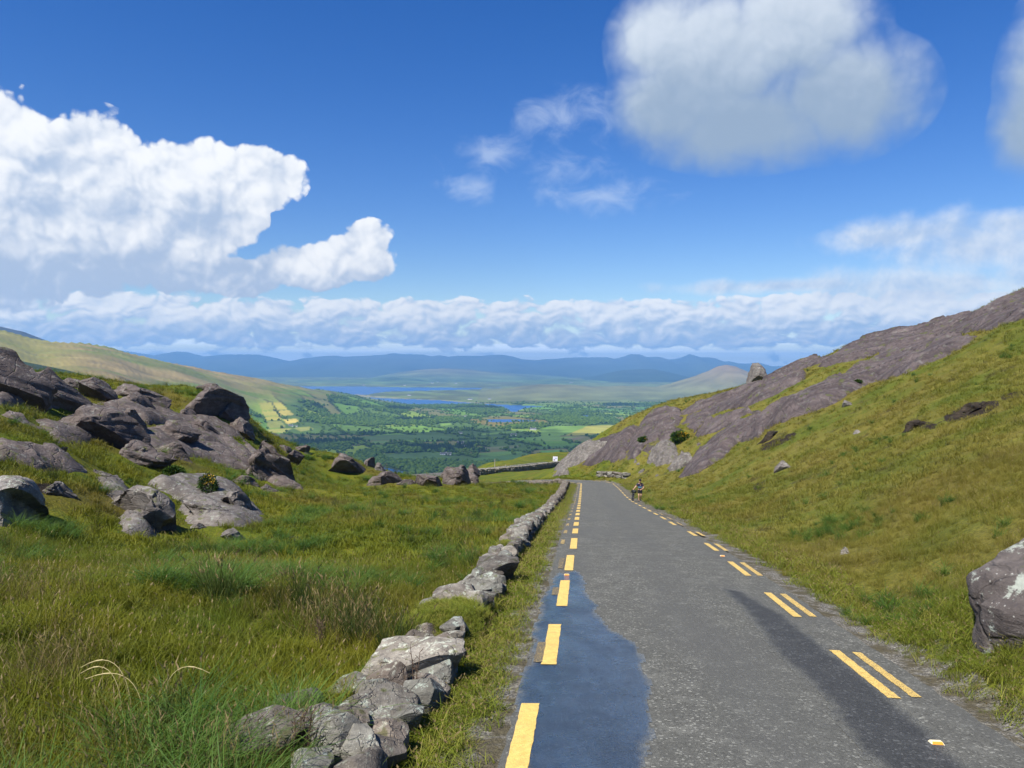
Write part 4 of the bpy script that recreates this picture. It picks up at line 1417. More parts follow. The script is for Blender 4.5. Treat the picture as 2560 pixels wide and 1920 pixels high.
def outcrop(name, outline, Y, label, mat='rock', lean=0.8, thick=0.36, rough=0.075, seed=None, cat='rock', sink=0.5, facet=0.95, snap=True, grow=1.06):
    """a rock with the measured outline at its own distance: the outline leans back with the hill,
    and rings run from it to the middle of a swelling front shell and of a back shell sunk in the hill"""
    seed = seed if seed is not None else int(abs(outline[0][0] * 7 + outline[0][1] * 13)) % 997
    rs = np.random.RandomState(seed)
    px = np.asarray(outline, float).copy()
    vmax, vmin = px[:, 1].max(), px[:, 1].min()
    hpx = vmax - vmin
    if snap:      # stand it where the ground is
        lowp = px[px[:, 1] > vmax - 0.35 * hpx]
        hs = [hit(u, v, y0=6, n=260) for u, v in ((lowp[:, 0].mean(), vmax - 0.04 * hpx), (lowp[:, 0].min(), vmax - 0.1 * hpx), (lowp[:, 0].max(), vmax - 0.1 * hpx))]
        hs = [h[1] for h in hs if h is not None and h[1] < 150]
        if hs:
            Y = float(np.median(hs)) * 1.01
    low = sstep(px[:, 1], vmax - 0.5 * hpx, vmax)
    px[:, 1] += low * hpx * sink * 0.45
    px = px.mean(0) + (px - px.mean(0)) * np.array([grow, 1 + (grow - 1) * 0.6])
    NC = 110
    loop = densify(px, NC)
    k = F / Y
    hrel = (vmax - loop[:, 1]) / k
    yq = Y + lean * np.maximum(hrel, -0.6)
    Q = np.stack([ray(u, v) * y_ for (u, v), y_ in zip(loop, yq)])
    base = P(px[:, 0].mean(), vmax, Y)
    W, Hh = np.ptp(Q[:, 0]), hpx / k
    C = Q.mean(0)
    depth = max(min(W, Hh * 1.8), 0.3 * W) * thick
    nrm = np.array([0, -1.0, lean])
    nrm /= np.linalg.norm(nrm)
    rings = 20
    allr = []
    for r in range(rings):
        t = 1 - r / (rings - 1)
        allr.append(C + (Q - C) * (1 - t ** 0.9) + nrm * math.sqrt(max(0.0, 1 - (1 - t) ** 2.6)) * depth)
    for r in range(1, rings):
        t = r / (rings - 1)
        allr.append(C + (Q - C) * (1 - t ** 0.9) - nrm * math.sqrt(max(0.0, 1 - (1 - t) ** 2.6)) * depth * 2.2)
    V = np.concatenate(allr)
    nr = len(allr)
    r_, c_ = np.meshgrid(np.arange(nr - 1), np.arange(NC), indexing='ij')
    f = np.stack([r_ * NC + c_, r_ * NC + (c_ + 1) % NC, (r_ + 1) * NC + (c_ + 1) % NC, (r_ + 1) * NC + c_], -1).reshape(-1, 4)
    size = max(0.4, math.sqrt(W * Hh))
    ctr = V.mean(0)
    for q in range(13):      # joints break the swelling into flat faces
        n = rs.normal(size=3)
        n[1] = -abs(n[1])
        n[2] = abs(n[2]) * 0.9 + 0.15 if q % 6 else n[2]
        n /= np.linalg.norm(n)
        d = (V - ctr) @ n
        V = V - n * (np.maximum(0, d - np.quantile(d, rs.uniform(0.72, 0.90))) * facet)[:, None]
    sc_ = 1.0 / size
    disp = np.stack([fbm(V * sc_ * 2.2 + 9 * seed + 40 * q, 4, 0.55, seed + q) for q in range(3)], 1)
    ridg = 1 - np.abs(fbm(V * np.array([0.8, 1.0, 2.0]) * sc_ * 2.6, 3, 0.5, seed + 4)) * 3.0
    cut = np.clip(ridg - 0.70, 0, 1)
    V = V + disp * size * rough * 0.75
    dirc = V - ctr
    dirc /= np.linalg.norm(dirc, axis=1)[:, None] + 1e-9
    V = V - dirc * (cut * size * rough * 1.1)[:, None]
    # bedding ledges
    bq = (V @ np.array([0.35, 0.25, 0.9])) / size * 3.6 + 1.2 * fbm(V * sc_ * 1.3, 2, 0.5, seed + 8)
    fr = bq - np.floor(bq)
    V = V + dirc * (size * 0.035 * (sstep(fr, 0.1, 0.3) - sstep(fr, 0.75, 0.98)))[:, None]
    # keep to the measured width and height
    V[:, 0] = Q[:, 0].min() + (V[:, 0] - V[:, 0].min()) * np.ptp(Q[:, 0]) / np.ptp(V[:, 0])
    zb, vt = Q[:, 2].min(), pix(V)[1].min()
    V[:, 2] = zb + (V[:, 2] - zb) * min(1.5, max(0.6, (Q[:, 2].max() - zb) / (V[:, 2].max() - zb)))
    V = V - base
    o = mesh_obj(name, V, f[:, ::-1], M[mat])
    o.location = base
    o.data.set_sharp_from_angle(angle=math.radians(26))
    tag(o, label, cat)
    A = V + base
    gz = H(A[:, 0], A[:, 1])
    top = A[(A[:, 2] > gz + 0.02) & (A[:, 2] < gz + 0.45)]
    if len(top) > 8 and snap:
        FOOT.append(top[:, :2])
    return o


def conv(fn, pts):
    return [fn(*p) for p in pts]


ROCKS_L = [   # name, outline in the R1 view, distance, label, extras
    ('rock_outcrop', [(-260, 215), (-120, 212), (0, 240), (60, 275), (130, 322), (168, 345), (115, 440), (62, 555), (-120, 560), (-260, 560)], 44, 'tall dark rock cut by the left edge, left of the long crack', dict(lean=0.45, thick=0.5)),
    ('rock_outcrop', [(172, 340), (222, 372), (300, 430), (400, 498), (440, 548), (395, 578), (320, 582), (200, 572), (68, 558), (114, 446)], 45, 'dark sloping rock right of the long crack, beside the tall left edge rock', dict(lean=0.45, thick=0.5)),
    ('rock_outcrop', [(345, 440), (400, 412), (500, 405), (545, 420), (500, 450), (440, 475), (380, 472)], 67, 'small tan knoll of rock behind the dark sloping rock', {}),
    ('rock_outcrop', [(420, 495), (500, 440), (560, 404), (640, 400), (684, 440), (678, 456), (580, 490), (490, 512), (430, 518)], 60, 'wedge shaped rock with dark underside on the left skyline', {}),
    ('rock_outcrop', [(585, 520), (640, 475), (740, 446), (840, 440), (910, 450), (960, 480), (992, 532), (940, 545), (800, 530), (700, 510), (650, 528)], 70, 'long low rounded rock at the back of the left outcrops', {}),
    ('rock_outcrop', [(655, 560), (700, 510), (760, 490), (820, 520), (880, 570), (912, 602), (860, 612), (760, 610), (690, 585)], 62, 'rounded hump of rock in front of the long low one', {}),
    ('rock_outcrop', [(248, 690), (300, 652), (390, 640), (430, 625), (490, 600), (515, 570), (580, 574), (640, 598), (700, 640), (760, 690), (815, 760), (812, 792), (740, 784), (650, 760), (590, 776), (480, 802), (400, 790), (325, 778), (290, 740)], 44, 'broad flat topped rock with black streaked front', dict(lean=0.6)),
    ('rock_outcrop', [(640, 596), (700, 586), (770, 592), (802, 640), (848, 745), (815, 752), (765, 705), (700, 645)], 46.5, 'smooth dark shoulder on the right end of the broad flat rock', {}),
    ('rock_outcrop', [(-60, 604), (80, 611), (150, 634), (210, 668), (252, 698), (276, 742), (235, 742), (180, 705), (100, 680), (-60, 672)], 38, 'low curved rib of rock above the grass at the left edge', {}),
    ('rock_outcrop', [(640, 905), (680, 860), (740, 806), (820, 785), (870, 810), (940, 850), (990, 890), (1016, 918), (900, 926), (760, 936), (660, 930)], 42, 'dome shaped dark boulder with a pale streak down its front', dict(lean=0.7, thick=0.42)),
    ('rock_outcrop', [(890, 808), (960, 799), (1040, 810), (1100, 842), (1152, 894), (1080, 902), (1000, 880), (940, 840)], 47, 'smooth low rock right of the dome shaped boulder', {}),
    ('rock_outcrop', [(880, 724), (950, 682), (1030, 664), (1090, 690), (1150, 728), (1192, 764), (1130, 778), (1060, 806), (980, 800), (920, 760)], 53, 'smooth whaleback rock below the cliff block, left one', {}),
    ('rock_outcrop', [(1095, 690), (1125, 655), (1200, 664), (1300, 708), (1345, 742), (1280, 765), (1200, 778), (1140, 745)], 57, 'smooth whaleback rock below the cliff block, right one', {}),
    ('rock_outcrop', [(1036, 585), (1090, 545), (1150, 505), (1220, 470), (1285, 444), (1345, 460), (1402, 500), (1436, 532), (1390, 578), (1315, 618), (1240, 632), (1150, 602)], 66, 'large brown cliff block topping the left outcrops', dict(lean=0.45, thick=0.5)),
    ('rock_outcrop', [(1168, 462), (1265, 438), (1338, 452), (1372, 486), (1300, 500), (1220, 490)], 71, 'tan flat top behind the large cliff block', {}),
    ('rock_outcrop', [(1295, 625), (1380, 574), (1440, 530), (1472, 514), (1492, 560), (1482, 640), (1452, 694), (1400, 700), (1340, 668)], 63.5, 'overhanging right end of the cliff block', dict(lean=0.35, thick=0.5)),
    ('rock_outcrop', [(1398, 690), (1470, 645), (1512, 670), (1526, 712), (1522, 772), (1470, 762), (1420, 735)], 65, 'dark block under the overhanging end of the cliff', {}),
    ('rock_outcrop', [(1072, 645), (1130, 592), (1180, 584), (1192, 612), (1152, 656), (1100, 662)], 58, 'small leaning boulder in the grass before the cliff block', {}),
    ('rock_outcrop', [(1058, 806), (1120, 770), (1210, 754), (1290, 760), (1360, 744), (1430, 745), (1500, 798), (1546, 850), (1562, 920), (1572, 975), (1520, 978), (1440, 960), (1330, 918), (1250, 892), (1170, 872), (1100, 850)], 51, 'wide cracked bare rock face in the middle of the left outcrops', dict(lean=1.0)),
    ('rock_outcrop', [(1500, 782), (1560, 785), (1602, 810), (1592, 842), (1622, 870), (1682, 920), (1742, 962), (1782, 1012), (1842, 1070), (1850, 1090), (1770, 1072), (1700, 1052), (1620, 1022), (1572, 978), (1550, 890)], 54, 'ragged dark rib running down right from the cracked rock face', dict(rough=0.16)),
    ('rock_outcrop', [(1380, 1016), (1440, 1000), (1510, 1005), (1562, 1030), (1560, 1062), (1480, 1056), (1420, 1050)], 42, 'thin flat ledge of rock below the cracked face', {}),
    ('rock_outcrop', [(1562, 1054), (1640, 1060), (1710, 1085), (1746, 1118), (1690, 1124), (1610, 1100)], 42, 'flat grey ledge right of the thin one in the grass', {}),
    ('rock_outcrop', [(926, 1080), (980, 1040), (1060, 1034), (1140, 1050), (1220, 1040), (1238, 1060), (1212, 1115), (1150, 1140), (1040, 1142), (980, 1115)], 34, 'pale streaked flat rock left of the gorse bush', dict(mat='grey_rock')),
    ('rock_outcrop', [(1098, 1168), (1160, 1140), (1190, 1178), (1260, 1188), (1330, 1188), (1400, 1208), (1450, 1240), (1492, 1304), (1420, 1310), (1330, 1300), (1230, 1300), (1170, 1290), (1120, 1240)], 30.5, 'broken lichen spotted rock below the gorse bush', dict(mat='grey_rock', rough=0.15)),
    ('rock_outcrop', [(1340, 1082), (1400, 1080), (1450, 1100), (1520, 1160), (1562, 1230), (1584, 1272), (1530, 1262), (1460, 1215), (1400, 1165), (1350, 1140)], 33, 'long rock slanting down right of the gorse bush', dict(mat='grey_rock', rough=0.14)),
    ('rock_outcrop', [(1156, 1294), (1220, 1292), (1272, 1312), (1242, 1346), (1180, 1335)], 28.5, 'small low rock under the broken lichen spotted one', dict(mat='grey_rock')),
    ('rock_outcrop', [(1328, 1356), (1380, 1322), (1430, 1340), (1480, 1380), (1492, 1416), (1440, 1414), (1380, 1386)], 27, 'small pointed stone standing alone in the field grass', dict(mat='grey_rock', lean=0.5, thick=0.45)),
    ('rock_outcrop', [(640, 1045), (700, 1030), (760, 1080), (800, 1150), (860, 1200), (910, 1260), (946, 1320), (940, 1356), (870, 1380), (800, 1366), (778, 1335), (820, 1290), (800, 1230), (760, 1175), (700, 1135), (640, 1105)], 27, 'rough crumbling rib of rock slanting down through the left grass', dict(mat='grey_rock', rough=0.12, lean=1.6, thick=0.22)),
    ('rock_outcrop', [(306, 834), (370, 824), (420, 860), (480, 920), (532, 984), (490, 985), (420, 970), (370, 940), (330, 890)], 33, 'slanting bare rock strip beside a dark rush clump', dict(mat='grey_rock')),
    ('rock_outcrop', [(540, 962), (600, 975), (680, 978), (742, 990), (720, 1020), (640, 1030), (580, 1012)], 31, 'crumbled dark rock ledge above the slanting rib', dict(mat='grey_rock', rough=0.16)),
    ('rock_outcrop', [(-60, 806), (100, 818), (210, 838), (244, 920), (200, 960), (150, 930), (80, 905), (-60, 905)], 33, 'flat brown rock shelf at the left edge', dict(mat='rock')),
    ('rock_outcrop', [(206, 1036), (260, 1040), (330, 1050), (380, 1090), (392, 1155), (330, 1180), (270, 1125), (230, 1085)], 26, 'small dark broken rock right of the pale left edge boulder', dict(mat='grey_rock', rough=0.17)),
    ('rock_outcrop', [(-160, 1010), (20, 1012), (80, 1018), (140, 1048), (182, 1110), (188, 1156), (104, 1170), (84, 1235), (60, 1310), (-160, 1320)], 21, 'pale whitish boulder cut off by the left edge', dict(mat='pale_rock', lean=0.5, thick=0.45)),
]
ROCKS_M = [
    ('rock_outcrop', [(-60, 868), (0, 840), (60, 829), (92, 850), (60, 880), (0, 892)], 80, 'leftmost small rock on the grassy crest', {}),
    ('rock_outcrop', [(80, 866), (130, 832), (190, 827), (228, 850), (180, 875), (120, 880)], 84, 'flat topped pale rock on the grassy crest', {}),
    ('rock_outcrop', [(28, 915), (60, 874), (110, 868), (152, 888), (162, 924), (120, 968), (60, 968), (35, 948)], 72, 'blocky boulder below the crest rocks', dict(lean=0.45, thick=0.5)),
    ('rock_outcrop', [(162, 895), (210, 870), (262, 884), (252, 922), (190, 930)], 76, 'small rounded rock right of the blocky boulder', {}),
    ('rock_outcrop', [(310, 990), (340, 930), (400, 890), (450, 888), (520, 918), (600, 958), (680, 1008), (712, 1050), (692, 1088), (660, 1112), (600, 1102), (520, 1082), (440, 1072), (380, 1042)], 76, 'long smooth slab dipping right on the crest', dict(lean=0.7, thick=0.42)),
    ('rock_outcrop', [(655, 1120), (720, 1080), (800, 1050), (860, 1034), (930, 1044), (952, 1080), (932, 1120), (880, 1160), (780, 1145), (700, 1128)], 82, 'low smooth slab just right of the long dipping one', {}),
    ('rock_outcrop', [(655, 965), (690, 928), (732, 948), (742, 1005), (700, 1015)], 84, 'dark upright rock on the grass knoll', dict(lean=0.35, thick=0.5)),
    ('rock_outcrop', [(738, 1005), (790, 970), (832, 1010), (832, 1036), (780, 1056)], 86, 'pale tapering end of the grass knoll', dict(mat='grey_rock')),
    ('rock_outcrop', [(895, 1150), (960, 1110), (1050, 1100), (1064, 1136), (1000, 1156)], 94, 'flat rock before the left glimpse of the lower road', {}),
    ('rock_outcrop', [(1055, 1160), (1100, 1080), (1150, 1060), (1230, 1070), (1262, 1092), (1284, 1150), (1200, 1168)], 91, 'broad low rock at the end of the field, left of the pair', dict(lean=0.7, thick=0.42)),
    ('rock_outcrop', [(1246, 1070), (1270, 1030), (1320, 1004), (1378, 996), (1384, 1022), (1330, 1058), (1280, 1096)], 96, 'tilted dark block behind the big field end rock', {}),
    ('rock_outcrop', [(1276, 1130), (1310, 1080), (1360, 1020), (1410, 1000), (1452, 1004), (1482, 1050), (1502, 1135), (1470, 1160), (1400, 1145), (1320, 1152)], 92, 'big rounded rock closing the end of the field', dict(lean=0.45, thick=0.5)),
    ('rock_outcrop', [(1456, 1024), (1500, 990), (1552, 974), (1578, 988), (1572, 1045), (1520, 1075), (1480, 1070)], 98, 'pale capped rock right behind the big field end rock', {}),
    ('rock_outcrop', [(1482, 1045), (1520, 1052), (1568, 1112), (1540, 1150), (1490, 1152)], 95, 'dark sloping right end of the field end rocks', {}),
]
for nm, pts, Y, lab, ex in ROCKS_L:
    outcrop(nm, conv(R1, pts), Y, lab, **ex)
for nm, pts, Y, lab, ex in ROCKS_M:
    outcrop(nm, conv(R2, pts), Y, lab, **ex)
def crest_y(u):
    r = ray(u, 900)
    ys = np.linspace(70, 180, 500)
    return ys[int(np.argmax(H(r[0] * ys, ys) / ys))]


M['boulder'] = rock_mat('dark_boulder', (0.115, 0.098, 0.088), (0.19, 0.165, 0.148), (0.050, 0.041, 0.037), 0.8, 0.4, 1.0)
RB = lambda x, y: (1895 + x / 2.676, 1352 + y / 2.95)
outcrop('boulder', conv(RB, [(2300, 40), (1873, 215), (1800, 270), (1690, 345), (1600, 430), (1568, 500), (1585, 560), (1620, 620), (1640, 690), (1660, 770), (1680, 850), (1700, 920), (1712, 1000), (1760, 1060), (2300, 1080)]), 9.9,
        'big angular dark boulder with pale lichen cut off by the right edge', thick=0.3, lean=0.2, cat='boulder', mat='boulder', rough=0.03, snap=False, grow=1.0, sink=1.5, facet=0.6)
M['peat'] = rock_mat('peat_bank', (0.035, 0.026, 0.017), (0.07, 0.052, 0.034), (0.012, 0.009, 0.006), 0.0, 0.3, 2.0)
outcrop('peat_bank', conv(R4, [(1270, 965), (1300, 935), (1380, 925), (1430, 882), (1500, 870), (1560, 842), (1640, 845), (1645, 876), (1540, 918), (1460, 945), (1400, 972), (1300, 978)]), 40, 'long black eroded peat bank high on the right slope', mat='peat', lean=0.5, thick=0.25, cat='peat bank', grow=1.1, sink=0.2, rough=0.14)
outcrop('peat_bank', conv(R4, [(1010, 990), (1080, 970), (1180, 972), (1242, 965), (1232, 1000), (1120, 1012), (1020, 1010)]), 40, 'short black peat bank left of the long one', mat='peat', lean=0.5, thick=0.25, cat='peat bank', grow=1.1, sink=0.2, rough=0.14)
outcrop('peat_bank', conv(R3, [(1860, 735), (1900, 700), (1960, 685), (2030, 640), (2112, 600), (2105, 632), (2000, 695), (1900, 755)]), 60, 'dark broken turf bank below the long lower slab', mat='peat', lean=0.5, thick=0.25, cat='peat bank', grow=1.1, sink=0.2, rough=0.14)


# slabs lying on the right hillside: raised sheets of bare rock with rounded edges
def slab(name, outline, raise_, label, mat='slab', step=0.30, edge=1.4, seed=1, extend=10.0, ledge=1.0, cat='rock slab'):
    xy = []
    for u, v in outline:
        h = hit(u, v, y0=20)
        if h is None or h[1] > 230:
            r = ray(u, v)
            ys = np.linspace(70, 190, 500)
            e = H(r[0] * ys, ys) / ys
            k = int(np.argmax(e))
            h = np.array([r[0] * (ys[k] + extend), ys[k] + extend, 0])
        xy.append(h[:2])
    xy = np.array(xy)
    x0, y0 = xy.min(0) - 1.5
    x1, y1 = xy.max(0) + 1.5
    nr, nc = int((y1 - y0) / step) + 2, int((x1 - x0) / step) + 2
    Yg, Xg = np.meshgrid(np.linspace(y0, y1, nr), np.linspace(x0, x1, nc), indexing='ij')
    x, y = Xg.ravel(), Yg.ravel()
    d = sdf(x, y, xy) + 0.55 * fbm(xy3(x, y) * 0.35, 4, 0.6, seed)
    zt = H(x, y)
    n1 = fbm(np.stack([(x * 0.71 + y * 0.71) * 0.38, (x * 0.71 - y * 0.71) * 0.055, 0 * x], 1), 4, 0.55, seed + 3)
    n2 = fbm(xy3(x, y) * 0.07, 2, 0.5, seed + 7)
    q_ = n1 * 4.0 + 0.5 * n2
    step_ = np.floor(q_) + sstep(q_ - np.floor(q_), 0.40, 0.60)
    prof = sstep(d, -0.25, edge) ** 0.8
    z = zt - 0.25 + prof * raise_ * (1 + 0.22 * n2) + np.where(d > 0, (0.05 * n1 + 0.40 * step_) * ledge, 0) + 0.25
    z = np.where(d < -0.2, zt - 0.5, z)
    f = grid_faces(nr, nc)
    f = f[(d[f] > -0.45).sum(1) >= 3]
    used = np.unique(f)
    remap = np.full(len(x), -1)
    remap[used] = np.arange(len(used))
    c = np.array([xy[:, 0].mean(), xy[:, 1].mean(), 0.0])
    c[2] = float(H([c[0]], [c[1]])[0])
    V = np.stack([x, y, z], 1)[used] - c
    # a skirt gives the sheet its thickness down into the ground
    o = mesh_obj(name, V, remap[f], M[mat])
    o.location = c
    so = o.modifiers.new('thickness', 'SOLIDIFY')
    so.thickness = 0.9
    so.offset = -1
    tag(o, label, cat)
    SLABXY.append(xy)
    return o


SLABXY = []
S3 = [
    ('rock_slab', [(110, 985), (165, 880), (250, 795), (330, 742), (400, 715), (520, 690), (565, 715), (500, 770), (420, 832), (300, 905), (245, 910), (240, 975)], 0.8, 'grey lowest slab at the nose of the ridge beside the bend', 'grey_rock'),
    ('rock_slab', [(330, 890), (440, 815), (540, 735), (440, 700), (600, 645), (790, 556), (838, 588), (765, 680), (742, 745), (728, 830), (640, 868), (540, 850), (450, 893)], 1.2, 'streaked slab rising right from the nose of the ridge', 'slab'),
    ('rock_slab', [(745, 850), (738, 745), (790, 640), (860, 560), (930, 486), (1080, 432), (1185, 425), (1205, 500), (1175, 560), (1090, 612), (1000, 682), (900, 722), (850, 800), (800, 845)], 1.0, 'bulging rounded rock face above the road bend', 'slab'),
    ('rock_slab', [(1195, 545), (1212, 440), (1300, 388), (1400, 338), (1560, 292), (1700, 250), (1800, 225), (1930, 185), (2050, 150), (2260, 110), (2250, 165), (2050, 292), (1900, 384), (1750, 396), (1600, 424), (1460, 462), (1400, 530), (1320, 615), (1270, 570)], 0.55, 'main purple slab under the lone erratic boulder', 'slab'),
    ('rock_slab', [(1325, 640), (1420, 515), (1600, 480), (1720, 450), (1880, 440), (1700, 490), (1600, 562), (1450, 622), (1345, 660)], 0.7, 'thin grey slab below the dark overhang', 'slab'),
    ('rock_slab', [(1180, 1005), (1300, 888), (1380, 800), (1500, 700), (1620, 622), (1760, 560), (1900, 502), (2050, 405), (2240, 330), (2230, 455), (2100, 522), (1890, 602), (1880, 652), (1700, 692), (1620, 762), (1560, 832), (1430, 912), (1300, 985)], 1.0, 'long lower slab reaching down to the roadside grass', 'slab'),
    ('rock_slab', [(915, 875), (958, 752), (1050, 720), (1150, 740), (1172, 832), (1100, 885), (980, 905)], 1.3, 'crumbling grey rock heap above the walker', 'grey_rock'),
    ('rock_slab', [(1085, 925), (1200, 800), (1262, 788), (1292, 850), (1200, 925), (1110, 945)], 0.9, 'small blocky grey ledge right of the crumbling heap', 'grey_rock'),
    ('rock_slab', [(850, 800), (905, 730), (1000, 690), (1080, 618), (1200, 592), (1185, 652), (1060, 692), (965, 715), (955, 795), (900, 815)], 0.8, 'broken foot of the bulging rock face', 'slab'),
]
for i, (nm, pts, h, lab, mt) in enumerate(S3):
    slab(nm, conv(R3, pts), h, lab, mt, seed=11 + i)
LP = [
    ([(600, 565), (800, 540), (1000, 560), (1080, 640), (1300, 640), (1420, 700), (1500, 780), (1300, 760), (1100, 700), (900, 690), (780, 630)], 'bare rock pavement behind the whalebacks, under the cliff block'),
    ([(880, 720), (1100, 680), (1350, 735), (1560, 880), (1570, 985), (1400, 950), (1200, 890), (1000, 860), (880, 800)], 'wide bare bedrock pavement round the cracked rock face'),
    ([(1500, 790), (1620, 880), (1760, 980), (1860, 1095), (1700, 1070), (1560, 990)], 'narrow bedrock rib descending right toward the field'),
    ([(630, 1040), (720, 1030), (820, 1140), (960, 1310), (930, 1375), (790, 1365), (760, 1190), (640, 1115)], 'crumbly bare strip of bedrock slanting through the left grass'),
    ([(920, 1060), (1240, 1040), (1500, 1120), (1610, 1285), (1480, 1320), (1180, 1300), (1080, 1160)], 'pale broken bedrock round the gorse bush'),
    ([(240, 690), (500, 590), (800, 600), (860, 755), (700, 800), (330, 790)], 'bedrock shelf round the broad flat topped rock'),
    ([(-40, 800), (240, 838), (340, 828), (540, 990), (420, 980), (240, 970), (-40, 905)], 'brown bedrock shelf along the left edge grass'),
    ([(-60, 540), (440, 540), (470, 590), (300, 600), (-60, 585)], 'bedrock foot of the tall dark left edge rocks'),
]
for i, (pts, lab) in enumerate(LP):
    slab('rock_slab', conv(R1, pts), 0.45, lab, 'grey_rock' if i in (3, 4) else 'rock', seed=51 + i, step=0.3, edge=0.7, ledge=0.35)
S4 = [
    ('rock_slab', [(40, 690), (150, 630), (330, 568), (500, 528), (560, 478), (650, 436), (800, 390), (970, 350), (1110, 340), (1280, 294), (1460, 234), (1600, 170), (1900, 60), (1900, 240), (1780, 280), (1560, 352), (1240, 402), (1000, 452), (800, 512), (700, 560), (450, 600), (290, 622), (150, 682)], 0.4, 'highest smooth slab along the right skyline', 'slab'),
    ('rock_slab', [(20, 990), (200, 872), (400, 762), (560, 692), (700, 602), (900, 492), (1190, 402), (1300, 420), (1500, 390), (1450, 432), (1300, 522), (1160, 582), (1000, 652), (780, 702), (640, 772), (560, 822), (450, 882), (300, 932), (180, 970), (20, 1008)], 0.8, 'wide smooth slab just above the right hand grass', 'slab'),
]
for i, (nm, pts, h, lab, mt) in enumerate(S4):
    slab(nm, conv(R4, pts), h, lab, mt, seed=31 + i, step=0.36)
ey = crest_y(1895) - 1.5
er_ = ray(1895, 900)[0] * ey
dv = pix(np.array([[er_, ey, ground_z(er_, ey) + 0.1]]))[1][0] + 15 - 971
outcrop('boulder', [(u, 971 + (v - 971) * 1.3 + dv) for u, v in conv(R3, [(1778, 225), (1785, 175), (1812, 170), (1845, 95), (1880, 78), (1930, 84), (1938, 130), (1932, 180), (1890, 215), (1830, 240)])], ey,
        'lone upright erratic boulder standing on the right ridge', thick=0.42, lean=0.05, cat='boulder', sink=0.1, rough=0.04, mat='grey_rock', snap=False, grow=1.0)
for i, (pts, Y, lab) in enumerate([
        ([(640, 948), (690, 905), (742, 884), (768, 898), (700, 945)], 106, 'slanting fallen block left of the pointed stone'),
        ([(795, 932), (800, 900), (850, 880), (920, 868), (928, 890), (860, 930)], 104, 'flat fallen block right of the pointed stone'),
        ([(795, 905), (812, 860), (822, 838), (835, 870), (838, 900)], 107, 'pointed upright stone below the bulging rock face'),
        ([(828, 980), (850, 930), (918, 922), (905, 945), (870, 985)], 98, 'grey slanting block nearest the walker on the bank'),
        ([(800, 1002), (860, 978), (903, 960), (905, 972), (840, 1002)], 93, 'thin pale flat stone lying above the walker'),
        ([(1375, 935), (1382, 895), (1440, 850), (1560, 810), (1600, 815), (1560, 850), (1430, 910)], 88, 'overhanging block with a black gap at the foot of the long slab'),
        ([(1310, 745), (1330, 715), (1380, 700), (1412, 715), (1400, 742), (1330, 752)], 104, 'dark notched block above the long lower slab'),
        ([(980, 1002), (985, 975), (1005, 972), (1012, 995)], 88, 'small grey stone on the bank right of the walker')]):
    outcrop('rock', conv(R3, pts), Y, lab, mat='grey_rock' if i != 6 else 'rock', lean=0.6, thick=0.42, seed=70 + i)
for i, (u, v, w, h, lab) in enumerate([(2118, 1376, 26, 22, 'small pale stone alone in the right bank grass'), (1965, 1162, 44, 22, 'low brown rock half sunk in the middle of the right bank'), (2148, 1080, 18, 12, 'tiny grey stone high on the right bank'),
                                       (2125, 1008, 26, 16, 'grey stone at the edge of the wide smooth slab')]):
    h_ = hit(u, v + h * 0.4)
    outcrop('rock', [(u - w / 2, v + h * .45), (u - w * .4, v - h * .1), (u - w * .05, v - h * .5), (u + w * .3, v - h * .3), (u + w / 2, v + h * .2), (u + w * .3, v + h * .5)], h_[1], lab, mat='pale_rock' if i in (0, 2) else 'grey_rock', lean=1.0, thick=0.36, sink=1.0, seed=90 + i)


# ------------------------------------------------------------------ the roadside wall
def stone_mesh(seed, sub=2, flat=0.6, cuts=9, rough=0.10):
    rs = np.random.RandomState(seed)
    bm = bmesh.new()
    bmesh.ops.create_icosphere(bm, subdivisions=sub, radius=1.0)
    V = np.array([q.co[:] for q in bm.verts])
    f = [[q.index for q in p.verts] for p in bm.faces]
    bm.free()
    V = np.sign(V) * np.abs(V) ** 0.72
    for q in range(cuts):
        n = rs.normal(size=3)
        n /= np.linalg.norm(n)
        d = V @ n
        V = V - n * np.maximum(0, d - rs.uniform(0.55, 0.80))[:, None]
    V = V + rough * np.stack([fbm(V * 1.6 + seed + 20 * k, 4, 0.6, seed + k) for k in range(3)], 1) * 1.6
    lo, hi = V.min(0), V.max(0)
    V = (V - (lo + hi) / 2) / (hi - lo)
    return V, f


STONES = []
for k in range(14):
    V, f = stone_mesh(100 + k, 2, cuts=8)
    me = bpy.data.meshes.new('stone')
    me.from_pydata([tuple(v) for v in V], [], f)
    me.materials.append(M['wall_rock'])
    STONES.append(me)
BIGST = []
for k in range(8):
    V, f = stone_mesh(300 + k, 4, cuts=16, rough=0.045)
    me = bpy.data.meshes.new('stone')
    me.from_pydata([tuple(v) for v in V], [], f)
    me.polygons.foreach_set('use_smooth', np.ones(len(me.polygons), bool))
    me.set_sharp_from_angle(angle=math.radians(24))
    me.materials.append(M['wall_rock'])
    BIGST.append(me)


WALL_OFF = -LANE / 2 - 1.86      # wall centre relative to the road centre line
wall = empty('stone_wall', road_pt(14.0, WALL_OFF))
tag(wall, 'low drystone wall of lichened grey stones along the left verge', 'wall')
wl = np.array(wall.location)


def put_stone(me, loc, size, rot, parent=wall):
    o = bpy.data.objects.new('stone', me)
    COL.objects.link(o)
    o.parent = parent
    o.location = tuple(np.asarray(loc) - np.array(parent.location))
    o.scale = size
    o.rotation_euler = rot
    return o


rs = np.random.RandomState(5)
